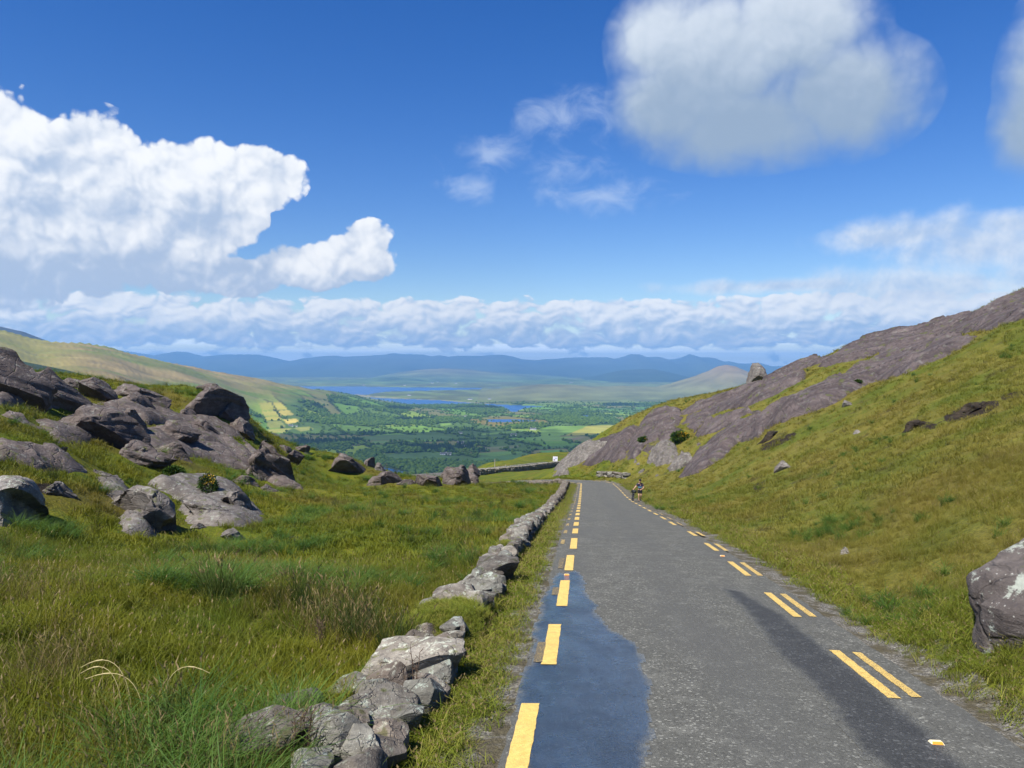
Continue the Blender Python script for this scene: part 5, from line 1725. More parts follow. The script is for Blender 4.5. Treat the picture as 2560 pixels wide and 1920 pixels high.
# the nearest stones, one by one: centre pixel of the top, distance, size (across, along, high), turn
for (u, v, Y, sx, sy, sz, rz, tilt, k) in [
        (660, 1905, 7.35, 1.00, 0.70, 0.42, 0.4, 0.10, 0), (835, 1868, 7.35, 0.55, 0.50, 0.62, 0.15, 0.05, 1), (900, 1900, 7.2, 0.36, 0.45, 0.5, 0.5, 0.0, 7), (770, 1850, 7.9, 0.80, 0.55, 0.45, 0.3, 0.12, 2),
        (930, 1790, 8.4, 0.88, 0.75, 0.52, -0.1, 0.08, 3), (925, 1845, 8.0, 0.20, 0.2, 0.2, 0.6, 0.2, 4), (745, 1800, 8.6, 0.5, 0.6, 0.3, 0.2, 0.0, 5), (972, 1705, 9.3, 0.44, 0.42, 0.42, 0.5, 0.15, 5), (880, 1740, 9.6, 0.55, 0.6, 0.25, 0.3, 0.0, 0), (1035, 1680, 10.3, 1.20, 1.10, 0.62, 0.15, 0.06, 6), (1090, 1700, 10.0, 0.5, 0.7, 0.5, 0.1, 0.0, 2),
        (1135, 1605, 11.9, 0.32, 0.4, 0.42, 0.3, 0.0, 4), (1145, 1500, 14.3, 0.85, 0.95, 0.5, 0.1, 0.05, 7), (1190, 1510, 14.0, 0.4, 0.6, 0.5, 0.3, 0.0, 1), (1085, 1515, 14.2, 0.5, 0.6, 0.25, 0.5, 0.0, 3), (1210, 1465, 15.7, 0.75, 0.9, 0.55, 0.3, 0.0, 2), (1160, 1475, 15.9, 0.5, 0.7, 0.3, 0.1, 0.0, 0), (1240, 1420, 17.6, 0.85, 1.1, 0.55, 0.2, 0.05, 6)]:
    p = P(u, v, Y)
    gz = ground_z(p[0], p[1])
    put_stone(BIGST[k], (p[0], p[1], max(gz + sz * 0.42, p[2])), (sx * 1.15, sy * 1.15, sz * 1.12), (tilt, rs.uniform(-.1, .1), rz))
count = 18
s = float(s_at_y(6.4))
while s < s_at_y(16.6):
    L = rs.uniform(0.42, 0.62)
    for row in range(2):
        off = WALL_OFF - 0.02 + (row - 0.5) * 0.50 + rs.uniform(-.08, .08)
        c = road_pt(s + rs.uniform(-.12, .12), off)
        gz = ground_z(c[0], c[1])
        put_stone(BIGST[rs.randint(8)], (c[0], c[1], gz + 0.20 + rs.uniform(-.04, .06)), (rs.uniform(0.40, 0.54), L * rs.uniform(0.85, 1.05), rs.uniform(0.34, 0.48)),
                  (rs.uniform(-.15, .15), rs.uniform(-.15, .15), rs.uniform(0, 6.28)))
        count += 1
    s += L
s = float(s_at_y(16.6))
far_v, far_f = [], []
s_end = CLS[-1] - 8
while s < s_end:
    yy = float(np.interp(s, CLS, CL[:, 1]))
    L = rs.uniform(0.38, 0.72)
    hgt = 0.62 + 0.12 * math.sin(s * 0.21) + (0.12 if s > 70 else 0)
    for row in range(2):
        for lay, (zf, zh) in enumerate(((0.22, 0.5), (0.66, 0.48))):
            off = WALL_OFF + (row - 0.5) * 0.34 + rs.uniform(-.05, .05)
            c = road_pt(s + L / 2 + rs.uniform(-.08, .08), off)
            gz = ground_z(c[0], c[1])
            sz = hgt * zh * rs.uniform(0.9, 1.35)
            size = (rs.uniform(0.38, 0.52), L * rs.uniform(0.95, 1.3), sz)
            rot = (rs.uniform(-.16, .16), rs.uniform(-.16, .16), rs.uniform(-.3, .3) + rs.choice([0, math.pi]))
            loc = np.array([c[0], c[1], gz + hgt * zf + rs.uniform(-.04, .05)])
            if rs.rand() < 0.06 and lay == 1:
                continue
            if count < 296:
                put_stone(STONES[rs.randint(14)], loc, size, rot)
                count += 1
            else:
                me = STONES[rs.randint(14)]
                V = np.array([q.co[:] for q in me.vertices]) * np.array(size)
                ca, sa = math.cos(rot[2]), math.sin(rot[2])
                V = np.stack([V[:, 0] * ca - V[:, 1] * sa, V[:, 0] * sa + V[:, 1] * ca, V[:, 2]], 1) + loc - wl
                o0 = sum(len(q) for q in far_v)
                far_v.append(V)
                far_f.append(np.array([list(p.vertices) for p in me.polygons]) + o0)
    s += L
fw = mesh_obj('distant_stones', np.concatenate(far_v), np.concatenate(far_f), M['wall_rock'], wall, smooth=False)
tag(fw, kind='stuff')


def run_wall(label, pts, hgt, thick, n_lay, size, seed, name='stone_wall', mat='wall_rock', single=False):
    """a drystone wall along ground points, its stones too small to pick apart"""
    rs = np.random.RandomState(seed)
    pts = np.asarray(pts, float)
    root = empty(name, pts[0])
    tag(root, label, 'wall')
    seg = np.concatenate([[0], np.cumsum(np.linalg.norm(np.diff(pts, axis=0), axis=1))])
    vv, ff, o0 = [], [], 0
    s = 0.0
    while s < seg[-1]:
        L = rs.uniform(0.7, 1.4) * size
        c = np.array([np.interp(s + L / 2, seg, pts[:, k]) for k in range(3)])
        for lay in range(n_lay):
            me = STONES[rs.randint(14)]
            sc3 = np.array([L * 1.15, thick * rs.uniform(.85, 1.1), hgt / n_lay * rs.uniform(1.1, 1.5)])
            loc = c + np.array([0, rs.uniform(-.1, .1), hgt * (lay + 0.5) / n_lay - 0.1]) - pts[0]
            if single:
                o = put_stone(me, loc + pts[0], sc3, (rs.uniform(-.2, .2), rs.uniform(-.2, .2), rs.uniform(-.4, .4)), root)
                continue
            V = np.array([q.co[:] for q in me.vertices]) * sc3 + loc
            vv.append(V)
            ff.append(np.array([list(p.vertices) for p in me.polygons]) + o0)
            o0 += len(V)
        s += L
    if vv:
        o = mesh_obj('stones', np.concatenate(vv), np.concatenate(ff), M[mat], root, smooth=False)
        tag(o, kind='stuff')
    return root


near_edge = lc + ln * 3.4
far_edge = lc - ln * 3.6
sel = (pix(lc)[0] > 1165) & (pix(lc)[0] < 1392)
run_wall('long grey drystone wall edging the lower road on the near side', near_edge[sel] + np.array([0, 0, 0.1]), 1.5, 0.7, 4, 0.55, 21)
run_wall('low stone kerb wall on the far side of the lower road', far_edge[sel] + np.array([0, 0, 0.1]), 0.7, 0.6, 2, 0.6, 22)
hp = [hit(*R3(x, y)) for x, y in ((500, 985), (560, 988), (620, 992), (680, 996), (735, 1003))]
run_wall('short tumbled wall of stones on the right side of the bend', [h for h in hp if h is not None], 0.75, 0.6, 2, 0.9, 23, single=True)


# ------------------------------------------------------------------ grass and plants
def blade_mesh(name, n, h, spread, width, curve, seed, seg=3, heads=0.0, mat=None, lean=0.25, cols=None):
    """one tuft: n curved tapering blades, some with a seed head; attribute 'tip' runs up the blade"""
    rs = np.random.RandomState(seed)
    V, Fc, tip, head = [], [], [], []
    for i in range(n):
        a = rs.uniform(0, 2 * math.pi)
        r = spread * math.sqrt(rs.rand())
        bx, by = r * math.cos(rs.uniform(0, 6.28)), r * math.sin(rs.uniform(0, 6.28))
        L = h * rs.uniform(0.45, 1.15)
        w = width * rs.uniform(0.6, 1.3)
        dx, dy = math.cos(a), math.sin(a)
        cv = curve * rs.uniform(0.3, 1.3) * L
        ln_ = lean * rs.uniform(0, 1.0) * L
        isH = rs.rand() < heads
        o0 = len(V)
        fa = rs.uniform(0, math.pi)
        px_, py_ = math.cos(fa), math.sin(fa)
        for k in range(seg + 1):
            t = k / seg
            x = bx + dx * (ln_ * t + cv * t * t)
            y = by + dy * (ln_ * t + cv * t * t)
            z = L * (t - 0.28 * curve * t * t * t)
            ww = w * (1 - t) ** 0.7 * 0.5 if not isH else w * 0.28
            if k == seg and not isH:
                V.append((x, y, z)); tip.append(t); head.append(0.0)
            else:
                V.append((x - px_ * ww, y - py_ * ww, z)); V.append((x + px_ * ww, y + py_ * ww, z))
                tip += [t, t]; head += [0.0, 0.0]
        for k in range(seg):
            a0 = o0 + 2 * k
            if k == seg - 1 and not isH:
                Fc.append([a0, a0 + 1, a0 + 2])
            else:
                Fc.append([a0, a0 + 1, a0 + 3, a0 + 2])
        if isH:
            hw, hl = width * 1.1, L * 0.16
            o1 = len(V)
            V += [(x, y, z - hl * .2), (x - px_ * hw, y - py_ * hw, z + hl * .3), (x + dx * hl * .6, y + dy * hl * .6, z + hl), (x + px_ * hw, y + py_ * hw, z + hl * .3)]
            tip += [1.0] * 4; head += [1.0] * 4
            Fc.append([o1, o1 + 1, o1 + 2, o1 + 3])
    me = bpy.data.meshes.new(name)
    me.from_pydata(V, [], Fc)
    for nm, arr in (('tip', tip), ('head', head)):
        at = me.attributes.new(nm, 'FLOAT', 'POINT')
        at.data.foreach_set('value', np.asarray(arr, np.float32))
    if mat:
        me.materials.append(mat)
    o = bpy.data.objects.new(name, me)
    HIDDEN.objects.link(o)
    return o


HIDDEN = bpy.data.collections.new('tuft_shapes')       # holds the shapes that are scattered, not part of the scene itself


def grass_mat(name, kind):
    m, g, b = material(name)
    geo = g.n('ShaderNodeNewGeometry')
    pos = geo.outputs['Position']
    tip = g.n('ShaderNodeAttribute', attribute_name='tip').outputs['Fac']
    head = g.n('ShaderNodeAttribute', attribute_name='head').outputs['Fac']
    rnd = g.n('ShaderNodeObjectInfo').outputs['Random']
    if kind == 'lush':
        c = g.ramp(rnd, [(0.0, (0.030, 0.085, 0.010)), (0.5, (0.055, 0.125, 0.016)), (1.0, (0.085, 0.150, 0.022))])
    elif kind == 'rush':
        c = g.ramp(rnd, [(0.0, (0.030, 0.060, 0.012)), (1.0, (0.070, 0.095, 0.020))])
    elif kind == 'straw':
        c = g.ramp(rnd, [(0.0, (0.085, 0.052, 0.020)), (0.5, (0.15, 0.10, 0.040)), (1.0, (0.26, 0.20, 0.085))])
    elif kind == 'verge':
        c = g.ramp(rnd, [(0.0, (0.11, 0.150, 0.012)), (0.6, (0.17, 0.200, 0.018)), (1.0, (0.26, 0.235, 0.05))])
    else:
        c = heath_colour(g, pos)
        c = g.mix(g.smooth(rnd, 0.0, 1.0, 0.0, 0.45), c, g.mix(0.5, c, (0.17, 0.16, 0.035)))
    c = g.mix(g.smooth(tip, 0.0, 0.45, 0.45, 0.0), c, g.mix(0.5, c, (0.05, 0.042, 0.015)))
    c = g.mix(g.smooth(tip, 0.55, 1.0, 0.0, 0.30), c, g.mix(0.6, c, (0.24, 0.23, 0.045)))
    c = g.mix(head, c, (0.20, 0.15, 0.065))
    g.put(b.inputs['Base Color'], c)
    b.inputs['Roughness'].default_value = 0.6
    b.inputs['Specular IOR Level'].default_value = 0.2
    tr = g.n('ShaderNodeBsdfTranslucent')
    g.put(tr.inputs[0], g.mix(0.3, c, (0.20, 0.22, 0.02)))
    mx = g.n('ShaderNodeMixShader')
    mx.inputs[0].default_value = 0.30
    g.put(mx.inputs[1], b.outputs[0])
    g.put(mx.inputs[2], tr.outputs[0])
    g.put(m.node_tree.nodes['Material Output'].inputs['Surface'], mx.outputs[0])
    return m


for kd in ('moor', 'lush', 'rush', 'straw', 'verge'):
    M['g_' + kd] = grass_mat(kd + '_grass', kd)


def scatter(name, shape, pts, rot, scl, label):
    """one object that carries many copies of a tuft shape on its points"""
    me = bpy.data.meshes.new(name)
    me.vertices.add(len(pts))
    me.vertices.foreach_set('co', np.asarray(pts, np.float32).ravel())
    a = me.attributes.new('turn', 'FLOAT_VECTOR', 'POINT')
    a.data.foreach_set('vector', np.asarray(rot, np.float32).ravel())
    a = me.attributes.new('size', 'FLOAT_VECTOR', 'POINT')
    a.data.foreach_set('vector', np.asarray(scl, np.float32).ravel())
    o = bpy.data.objects.new(name, me)
    COL.objects.link(o)
    ng = bpy.data.node_groups.new(name, 'GeometryNodeTree')
    ng.interface.new_socket('Geometry', in_out='INPUT', socket_type='NodeSocketGeometry')
    ng.interface.new_socket('Geometry', in_out='OUTPUT', socket_type='NodeSocketGeometry')
    nd = ng.nodes
    gi, go = nd.new('NodeGroupInput'), nd.new('NodeGroupOutput')
    oi = nd.new('GeometryNodeObjectInfo')
    oi.inputs['Object'].default_value = shape
    oi.inputs['As Instance'].default_value = True
    ip = nd.new('GeometryNodeInstanceOnPoints')
    at, as_ = nd.new('GeometryNodeInputNamedAttribute'), nd.new('GeometryNodeInputNamedAttribute')
    at.data_type = as_.data_type = 'FLOAT_VECTOR'
    at.inputs[0].default_value = 'turn'
    as_.inputs[0].default_value = 'size'
    er = nd.new('FunctionNodeEulerToRotation')
    L = ng.links.new
    L(gi.outputs[0], ip.inputs['Points'])
    L(oi.outputs['Geometry'], ip.inputs['Instance'])
    L(at.outputs[0], er.inputs[0])
    L(er.outputs[0], ip.inputs['Rotation'])
    L(as_.outputs[0], ip.inputs['Scale'])
    L(ip.outputs[0], go.inputs[0])
    md = o.modifiers.new('scatter', 'NODES')
    md.node_group = ng
    tag(o, label, kind='stuff')
    return o


# the ground that must stay bare
CELL = 0.30
BARE = set()
for pts in FOOT:
    for cx_, cy_ in np.unique(np.floor(pts / CELL).astype(int), axis=0):
        for ex in (-1, 0, 1):
            for ey_ in (-2, -1, 0, 1):
                BARE.add((int(cx_) + ex, int(cy_) + ey_))


def free_of_rock(x, y):
    k = np.array([(int(a), int(b)) not in BARE for a, b in zip(np.floor(x / CELL), np.floor(y / CELL))])
    for xy in SLABXY:
        lo, hi = xy.min(0), xy.max(0)
        box = (x > lo[0]) & (x < hi[0]) & (y > lo[1]) & (y < hi[1])
        if box.any():
            idx = np.where(box)[0]
            k[idx] &= sdf(x[idx], y[idx], xy) < 0.0
    return k


RNG = np.random.RandomState(77)


def sample(y0, y1, density, side, smin=-0.80, smax=0.80):
    """random ground places between two distances; side -1 left field, 1 right bank, 0 left verge"""
    w = (smax - smin)
    n = int(density * w * (y1 ** 2 - y0 ** 2) / 2)
    y = np.sqrt(RNG.uniform(y0 ** 2, y1 ** 2, n))
    x = RNG.uniform(smin, smax, n) * y
    off, hz, ss = road_near(x, y)
    far = off > 1e5
    s_ = x - lane_x(y) - LANE / 2
    off = np.where(far, s_, off)
    if side < 0:
        k = off < WALL_OFF - 0.45
    elif side > 0:
        k = off > LANE / 2 + 0.75
    else:
        k = (off < -LANE / 2 - 0.62) & (off > WALL_OFF + 0.28)
    x, y, off = x[k], y[k], off[k]
    k = free_of_rock(x, y)
    return x[k], y[k], off[k]


def lay(name, shape, x, y, h0, h1, label, tilt=0.2, wide=1.0, sinkz=0.03):
    n = len(x)
    if n == 0:
        return
    z = H(x, y) - sinkz
    s_ = RNG.uniform(h0, h1, n)
    scatter(name, shape, np.stack([x, y, z], 1), np.stack([RNG.normal(0, tilt, n), RNG.normal(0, tilt, n), RNG.uniform(0, 6.28, n)], 1), np.stack([s_ * wide, s_ * wide, s_], 1), label)


T = {}
T['moor_a'] = blade_mesh('moor_tuft', 46, 0.42, 0.16, 0.010, 0.55, 1, mat=M['g_moor'], heads=0.03)
T['moor_b'] = blade_mesh('moor_tuft', 40, 0.36, 0.20, 0.012, 0.85, 2, mat=M['g_moor'], heads=0.0)
T['far_a'] = blade_mesh('far_tuft', 34, 0.40, 0.38, 0.030, 0.55, 3, seg=2, mat=M['g_moor'], heads=0.0)
T['far_b'] = blade_mesh('far_tuft', 30, 0.34, 0.42, 0.036, 0.7, 4, seg=2, mat=M['g_moor'])
T['lush'] = blade_mesh('lush_tuft', 110, 0.55, 0.12, 0.011, 1.1, 5, seg=4, mat=M['g_lush'])
T['rush'] = blade_mesh('rush_tuft', 60, 0.75, 0.12, 0.012, 0.25, 6, mat=M['g_rush'], heads=0.15)
T['straw'] = blade_mesh('straw_tuft', 16, 0.46, 0.18, 0.0045, 0.35, 7, mat=M['g_straw'], heads=0.8)
T['verge'] = blade_mesh('verge_tuft', 44, 0.15, 0.12, 0.008, 0.8, 8, mat=M['g_verge'], heads=0.04)


def clumpy(x, y, scale, lo, hi, seed):
    return RNG.rand(len(x)) < sstep(fbm(xy3(x, y) * scale, 3, 0.55, seed), lo, hi)


# left field, thick near the eye and thinning with distance
for i, (y0, y1, den, a, b_, h0, h1) in enumerate([(3.5, 11, 50, 'moor_a', 'moor_b', 0.55, 1.1), (11, 22, 26, 'moor_a', 'moor_b', 0.55, 1.05), (22, 45, 10, 'far_a', 'far_b', 0.5, 0.95), (45, 120, 3.2, 'far_a', 'far_b', 0.5, 1.0)]):
    x, y, off = sample(y0, y1, den, -1)
    k = RNG.rand(len(x)) < 0.55
    lay('grass', T[a], x[k], y[k], h0, h1, 'long tawny and green moor grass of the left field')
    lay('grass', T[b_], x[~k], y[~k], h0, h1, 'arching green grass of the left field')
for i, (y0, y1, den, sh) in enumerate([(3.5, 14, 6.0, 1.25), (14, 40, 1.6, 1.0), (40, 100, 0.35, 1.3)]):
    x, y, off = sample(y0, y1, den * 3, -1)
    k = clumpy(x, y, 0.28, 0.10, 0.30, 91)
    lay('tussock_grass', T['lush'], x[k], y[k], 0.7 * sh, 1.25 * sh, 'fresh green tussock grass of the left field', 0.15)
    x, y, off = sample(y0, y1, den * 2, -1)
    k = clumpy(x, y, 0.35, 0.22, 0.42, 93)
    lay('rushes', T['rush'], x[k], y[k], 0.6 * sh, 1.0 * sh, 'dark upright rushes in the left field', 0.1)
    x, y, off = sample(y0, y1, den * 6, -1)
    k = clumpy(x, y, 0.24, 0.0, 0.26, 95) & (RNG.rand(len(x)) < 0.5)
    lay('seed_grass', T['straw'], x[k], y[k], 0.7 * sh, 1.1 * sh, 'straw coloured seed grass of the left field', 0.2)
# right bank: shorter and drier
for i, (y0, y1, den, a, b_, h0, h1) in enumerate([(5, 14, 36, 'moor_a', 'moor_b', 0.35, 0.75), (14, 28, 20, 'moor_a', 'moor_b', 0.4, 0.85), (28, 55, 7, 'far_a', 'far_b', 0.4, 0.85), (55, 140, 2.0, 'far_a', 'far_b', 0.5, 1.0)]):
    x, y, off = sample(y0, y1, den, 1, 0.0, 0.85)
    near = RNG.rand(len(x)) < sstep(off, LANE / 2 + 0.7, LANE / 2 + 1.7)
    x, y = x[near], y[near]
    k = RNG.rand(len(x)) < 0.5
    lay('grass', T[a], x[k], y[k], h0, h1, 'dry mountain grass of the right bank', 0.25)
    lay('grass', T[b_], x[~k], y[~k], h0, h1, 'short curled grass of the right bank', 0.25)
    x, y, off = sample(y0, y1, den * 0.25, 1, 0.0, 0.85)
    k = clumpy(x, y, 0.22, 0.15, 0.38, 97)
    lay('tussock_grass', T['lush'], x[k], y[k], h0 * 1.2, h1 * 1.2, 'fresh green tussock grass of the right bank', 0.15)
    x, y, off = sample(y0, y1, den * 0.3, 1, 0.0, 0.85)
    k = clumpy(x, y, 0.25, 0.0, 0.3, 98) & (off > LANE / 2 + 1.2)
    lay('seed_grass', T['straw'], x[k], y[k], h0, h1, 'straw coloured seed grass of the right bank', 0.25)
# verges: short bright grass between wall and road, and along the right edge
for (y0, y1, den) in ((4.5, 14, 70), (14, 34, 34), (34, 100, 7)):
    x, y, off = sample(y0, y1, den, 0, -0.5, 0.3)
    k = RNG.rand(len(x)) < sstep(-off, LANE / 2 + 0.45, LANE / 2 + 1.05)
    sc2 = 1.0 if y0 < 14 else (1.25 if y0 < 34 else 1.8)
    lay('verge_grass', T['verge'], x[k], y[k], 0.6 * sc2, 1.4 * sc2, 'short bright verge grass between wall and road', 0.2, 1.2)
    x, y, off = sample(y0, y1, den * 0.7, 1, 0.0, 0.85)
    k = (off < LANE / 2 + 2.2) & (RNG.rand(len(x)) < sstep(off, LANE / 2 + 0.65, LANE / 2 + 1.5))
    lay('verge_grass', T['verge'], x[k], y[k], 0.6 * sc2, 1.4 * sc2, 'short bright verge grass along the right road edge', 0.2, 1.2)


# ------------------------------------------------------------------ turf cap on the wall, trees, houses
def simple_mat(name, col, rough=0.7, noise=0.0, scale=5.0, spec=0.3, metal=0.0):
    m, g, b = material(name)
    if noise:
        n = g.noise(g.n('ShaderNodeNewGeometry').outputs['Position'], scale, 5, 0.65)
        g.put(b.inputs['Base Color'], g.ramp(n, [(0.3, tuple(x * (1 - noise) for x in col)), (0.7, tuple(min(1, x * (1 + noise)) for x in col))]))
    else:
        b.inputs['Base Color'].default_value = (*col, 1)
    b.inputs['Roughness'].default_value = rough
    b.inputs['Specular IOR Level'].default_value = spec
    b.inputs['Metallic'].default_value = metal
    return m


def turf_cap(y0, y1, hgt, wide, seed):
    """grown-over stretch of the wall"""
    ss = np.linspace(s_at_y(y0), s_at_y(y1), 40)
    tt = np.linspace(-1, 1, 19)
    V = []
    for s_ in ss:
        e = math.sin(math.pi * np.clip((s_ - ss[0]) / (ss[-1] - ss[0]), 0, 1)) ** 0.4
        for t_ in tt:
            c = road_pt(s_, WALL_OFF - 0.15 + t_ * wide)
            V.append((c[0], c[1], t_, e))
    V = np.array(V)
    gz = H(V[:, 0], V[:, 1])
    prof = np.sqrt(np.clip(1 - np.abs(V[:, 2]) ** 3, 0, 1))
    n = fbm(np.stack([V[:, 0] * 2.5, V[:, 1] * 2.5, 0 * gz], 1), 4, 0.6, seed)
    z = gz - 0.06 + prof * V[:, 3] * hgt * (1 + 0.35 * n)
    pts = np.stack([V[:, 0], V[:, 1], z], 1)
    o = mesh_obj('turf', pts - wl, grid_faces(40, 19), M['ground'], wall, attrs={'soil': np.zeros(len(pts)), 'peat': np.zeros(len(pts))})
    k = np.where((prof * V[:, 3] > 0.25))[0]
    k = np.tile(k, 3)
    q = pts[k] + RNG.normal(0, 0.05, (len(k), 3)) * np.array([1, 1, 0])
    n_ = len(q)
    s_ = RNG.uniform(0.4, 0.9, n_)
    scatter('turf_grass', T['cap'], q, np.stack([RNG.normal(0, .25, n_), RNG.normal(0, .25, n_), RNG.uniform(0, 6.28, n_)], 1), np.stack([s_ * 1.2, s_ * 1.2, s_], 1), 'yellow green turf grown over the near part of the wall')


M['g_cap'] = grass_mat('cap_grass', 'verge')
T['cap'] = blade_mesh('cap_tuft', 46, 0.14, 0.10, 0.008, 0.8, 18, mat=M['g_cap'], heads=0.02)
turf_cap(11.3, 14.2, 0.50, 0.62, 4)
turf_cap(20.5, 22.3, 0.60, 0.45, 7)


def crown_mesh(name, kind, seed, mat):
    rs = np.random.RandomState(seed)
    bm = bmesh.new()
    if kind == 'round':
        for k in range(5):
            r = bmesh.ops.create_icosphere(bm, subdivisions=2, radius=rs.uniform(2.0, 3.2))
            d = rs.normal(size=3) * np.array([1.7, 1.7, 1.2])
            for q in r['verts']:
                q.co.x += d[0]
                q.co.y += d[1]
                q.co.z += d[2] + 5.5
    else:
        for k in range(4):
            r = bmesh.ops.create_cone(bm, cap_ends=True, segments=9, radius1=2.6 - k * 0.5, radius2=0.3, depth=4.2)
            for q in r['verts']:
                q.co.z += 2.8 + k * 2.3
    r = bmesh.ops.create_cone(bm, cap_ends=False, segments=5, radius1=0.35, radius2=0.2, depth=4)
    for q in r['verts']:
        q.co.z += 1.5
    V = np.array([q.co[:] for q in bm.verts])
    f = [[q.index for q in p.verts] for p in bm.faces]
    bm.free()
    V = V + 0.9 * np.stack([fbm(V * 0.6 + 30 * k, 3, 0.6, seed + k) for k in range(3)], 1)
    me = bpy.data.meshes.new(name)
    me.from_pydata([tuple(v) for v in V], [], f)
    me.materials.append(mat)
    o = bpy.data.objects.new(name, me)
    HIDDEN.objects.link(o)
    return o


def leaf_mat(name, cols):
    m, g, b = material(name)
    rnd = g.n('ShaderNodeObjectInfo').outputs['Random']
    pos = g.n('ShaderNodeNewGeometry').outputs['Position']
    c = g.ramp(rnd, [(0.0, cols[0]), (0.5, cols[1]), (1.0, cols[2])])
    n = g.noise(pos, 0.9, 4, 0.7)
    c = g.mix(g.smooth(n, 0.35, 0.65, 0.5, 0.0), c, g.mix(0.6, c, (0.008, 0.016, 0.006)))
    g.put(b.inputs['Base Color'], c)
    b.inputs['Roughness'].default_value = 0.9
    b.inputs['Specular IOR Level'].default_value = 0.1
    return m


M['leaf'] = leaf_mat('broadleaf_crowns', [(0.040, 0.085, 0.012), (0.070, 0.130, 0.016), (0.11, 0.18, 0.022)])
M['needle'] = leaf_mat('conifer_crowns', [(0.016, 0.036, 0.013), (0.022, 0.048, 0.016), (0.034, 0.066, 0.020)])
TREES = [crown_mesh('broadleaf_shape', 'round', 1, M['leaf']), crown_mesh('broadleaf_shape', 'round', 2, M['leaf']), crown_mesh('conifer_shape', 'cone', 3, M['needle'])]


def plant_woods():
    rs = np.random.RandomState(12)
    n = 330000
    y = np.exp(rs.uniform(math.log(1300), math.log(5600), n))
    keep = rs.rand(n) < (y / 5600) ** 0.75
    y = y[keep]
    x = rs.uniform(-0.62, 0.34, len(y)) * y
    z = np.maximum(FH(x, y), SEA + 2)
    pu, pv = pix(np.stack([x, y, z], 1))
    vis = (pu > 540) & (pu < 1800) & (pv > 955) & (pv < 1225)
    x, y, z, pu, pv = x[vis], y[vis], z[vis], pu[vis], pv[vis]
    w = wood_density(x, y, z, pu, pv)
    r, hd = field_cells(x, y)
    hedge = (hd < 8) & (z < -195)
    p = np.maximum(w * 0.95, hedge * 0.42)
    p = np.maximum(p, 0.015 * (z < -210))
    for wxy in WXY + list(LXY.values()):
        p = p * (sdf(x, y, wxy) < -12)
    for q, c in HAYFIELDS:
        p = np.where(in_poly(pu, pv, q), p * 0.02, p)
    k = rs.rand(len(x)) < p
    x, y, z, w, hd = x[k], y[k], z[k], w[k], hd[k]
    con = (fbm(xy3(x, y) * 0.0016, 3, 0.5, 71) > 0.10) & (w > 0.4)
    kind = np.where(con, 2, rs.randint(0, 2, len(x)))
    for kk in range(3):
        m = kind == kk
        s_ = rs.uniform(0.75, 1.35, m.sum()) * np.where(hd[m] < 8, 0.72, 1.0)
        nn = m.sum()
        scatter('woodland', TREES[kk], np.stack([x[m], y[m], z[m] - 0.6], 1), np.stack([0 * s_, 0 * s_, rs.uniform(0, 6.28, nn)], 1), np.stack([s_ * 1.15, s_ * 1.15, s_], 1),
                ['broadleaved woods and hedgerow trees of the valley', 'rounded woodland and hedge bushes of the valley', 'dark conifer plantations of the valley'][kk])
    print('trees', len(x))


plant_woods()
M['whitewash'] = simple_mat('whitewashed_wall', (0.80, 0.80, 0.77), 0.8, 0.04, 0.5)
M['slate'] = simple_mat('slate_roof', (0.10, 0.10, 0.11), 0.6, 0.2, 0.6)
M['pane'] = simple_mat('window_glass', (0.03, 0.035, 0.04), 0.2)
from mathutils.bvhtree import BVHTree
from mathutils import Vector
_trees = []
for o in list(bpy.data.objects):
    if o.name.startswith('hill') and o.type == 'MESH' and len(o.data.vertices) < 40000:
        vv = np.empty(len(o.data.vertices) * 3, np.float32)
        o.data.vertices.foreach_get('co', vv)
        _trees.append(BVHTree.FromPolygons([tuple(q) for q in vv.reshape(-1, 3)], [list(p.vertices) for p in o.data.polygons]))


def far_hit(u, v):
    r = ray(u, v)
    best = None
    ys = np.exp(np.linspace(math.log(1300), math.log(16000), 900))
    z = np.maximum(FH(r[0] * ys, ys), SEA + 2.0)
    b = r[2] * ys < z
    if b.any():
        best = ys[np.argmax(b)]
    for t in _trees:
        h = t.ray_cast(Vector((0, 0, 0)), Vector(tuple(r)))
        if h[0] is not None and h[0].y > 1600 and (best is None or h[0].y < best):
            best = h[0].y
    return None if best is None else r * best


def box(bm, c, s):
    r = bmesh.ops.create_cube(bm, size=1.0)
    for q in r['verts']:
        q.co.x = q.co.x * s[0] + c[0]
        q.co.y = q.co.y * s[1] + c[1]
        q.co.z = q.co.z * s[2] + c[2]


def bm_obj(name, bm, mat, parent=None, smooth=False):
    me = bpy.data.meshes.new(name)
    bm.to_mesh(me)
    bm.free()
    if smooth:
        me.polygons.foreach_set('use_smooth', np.ones(len(me.polygons), bool))
    me.materials.append(mat)
    o = bpy.data.objects.new(name, me)
    COL.objects.link(o)
    if parent:
        o.parent = parent
    return o


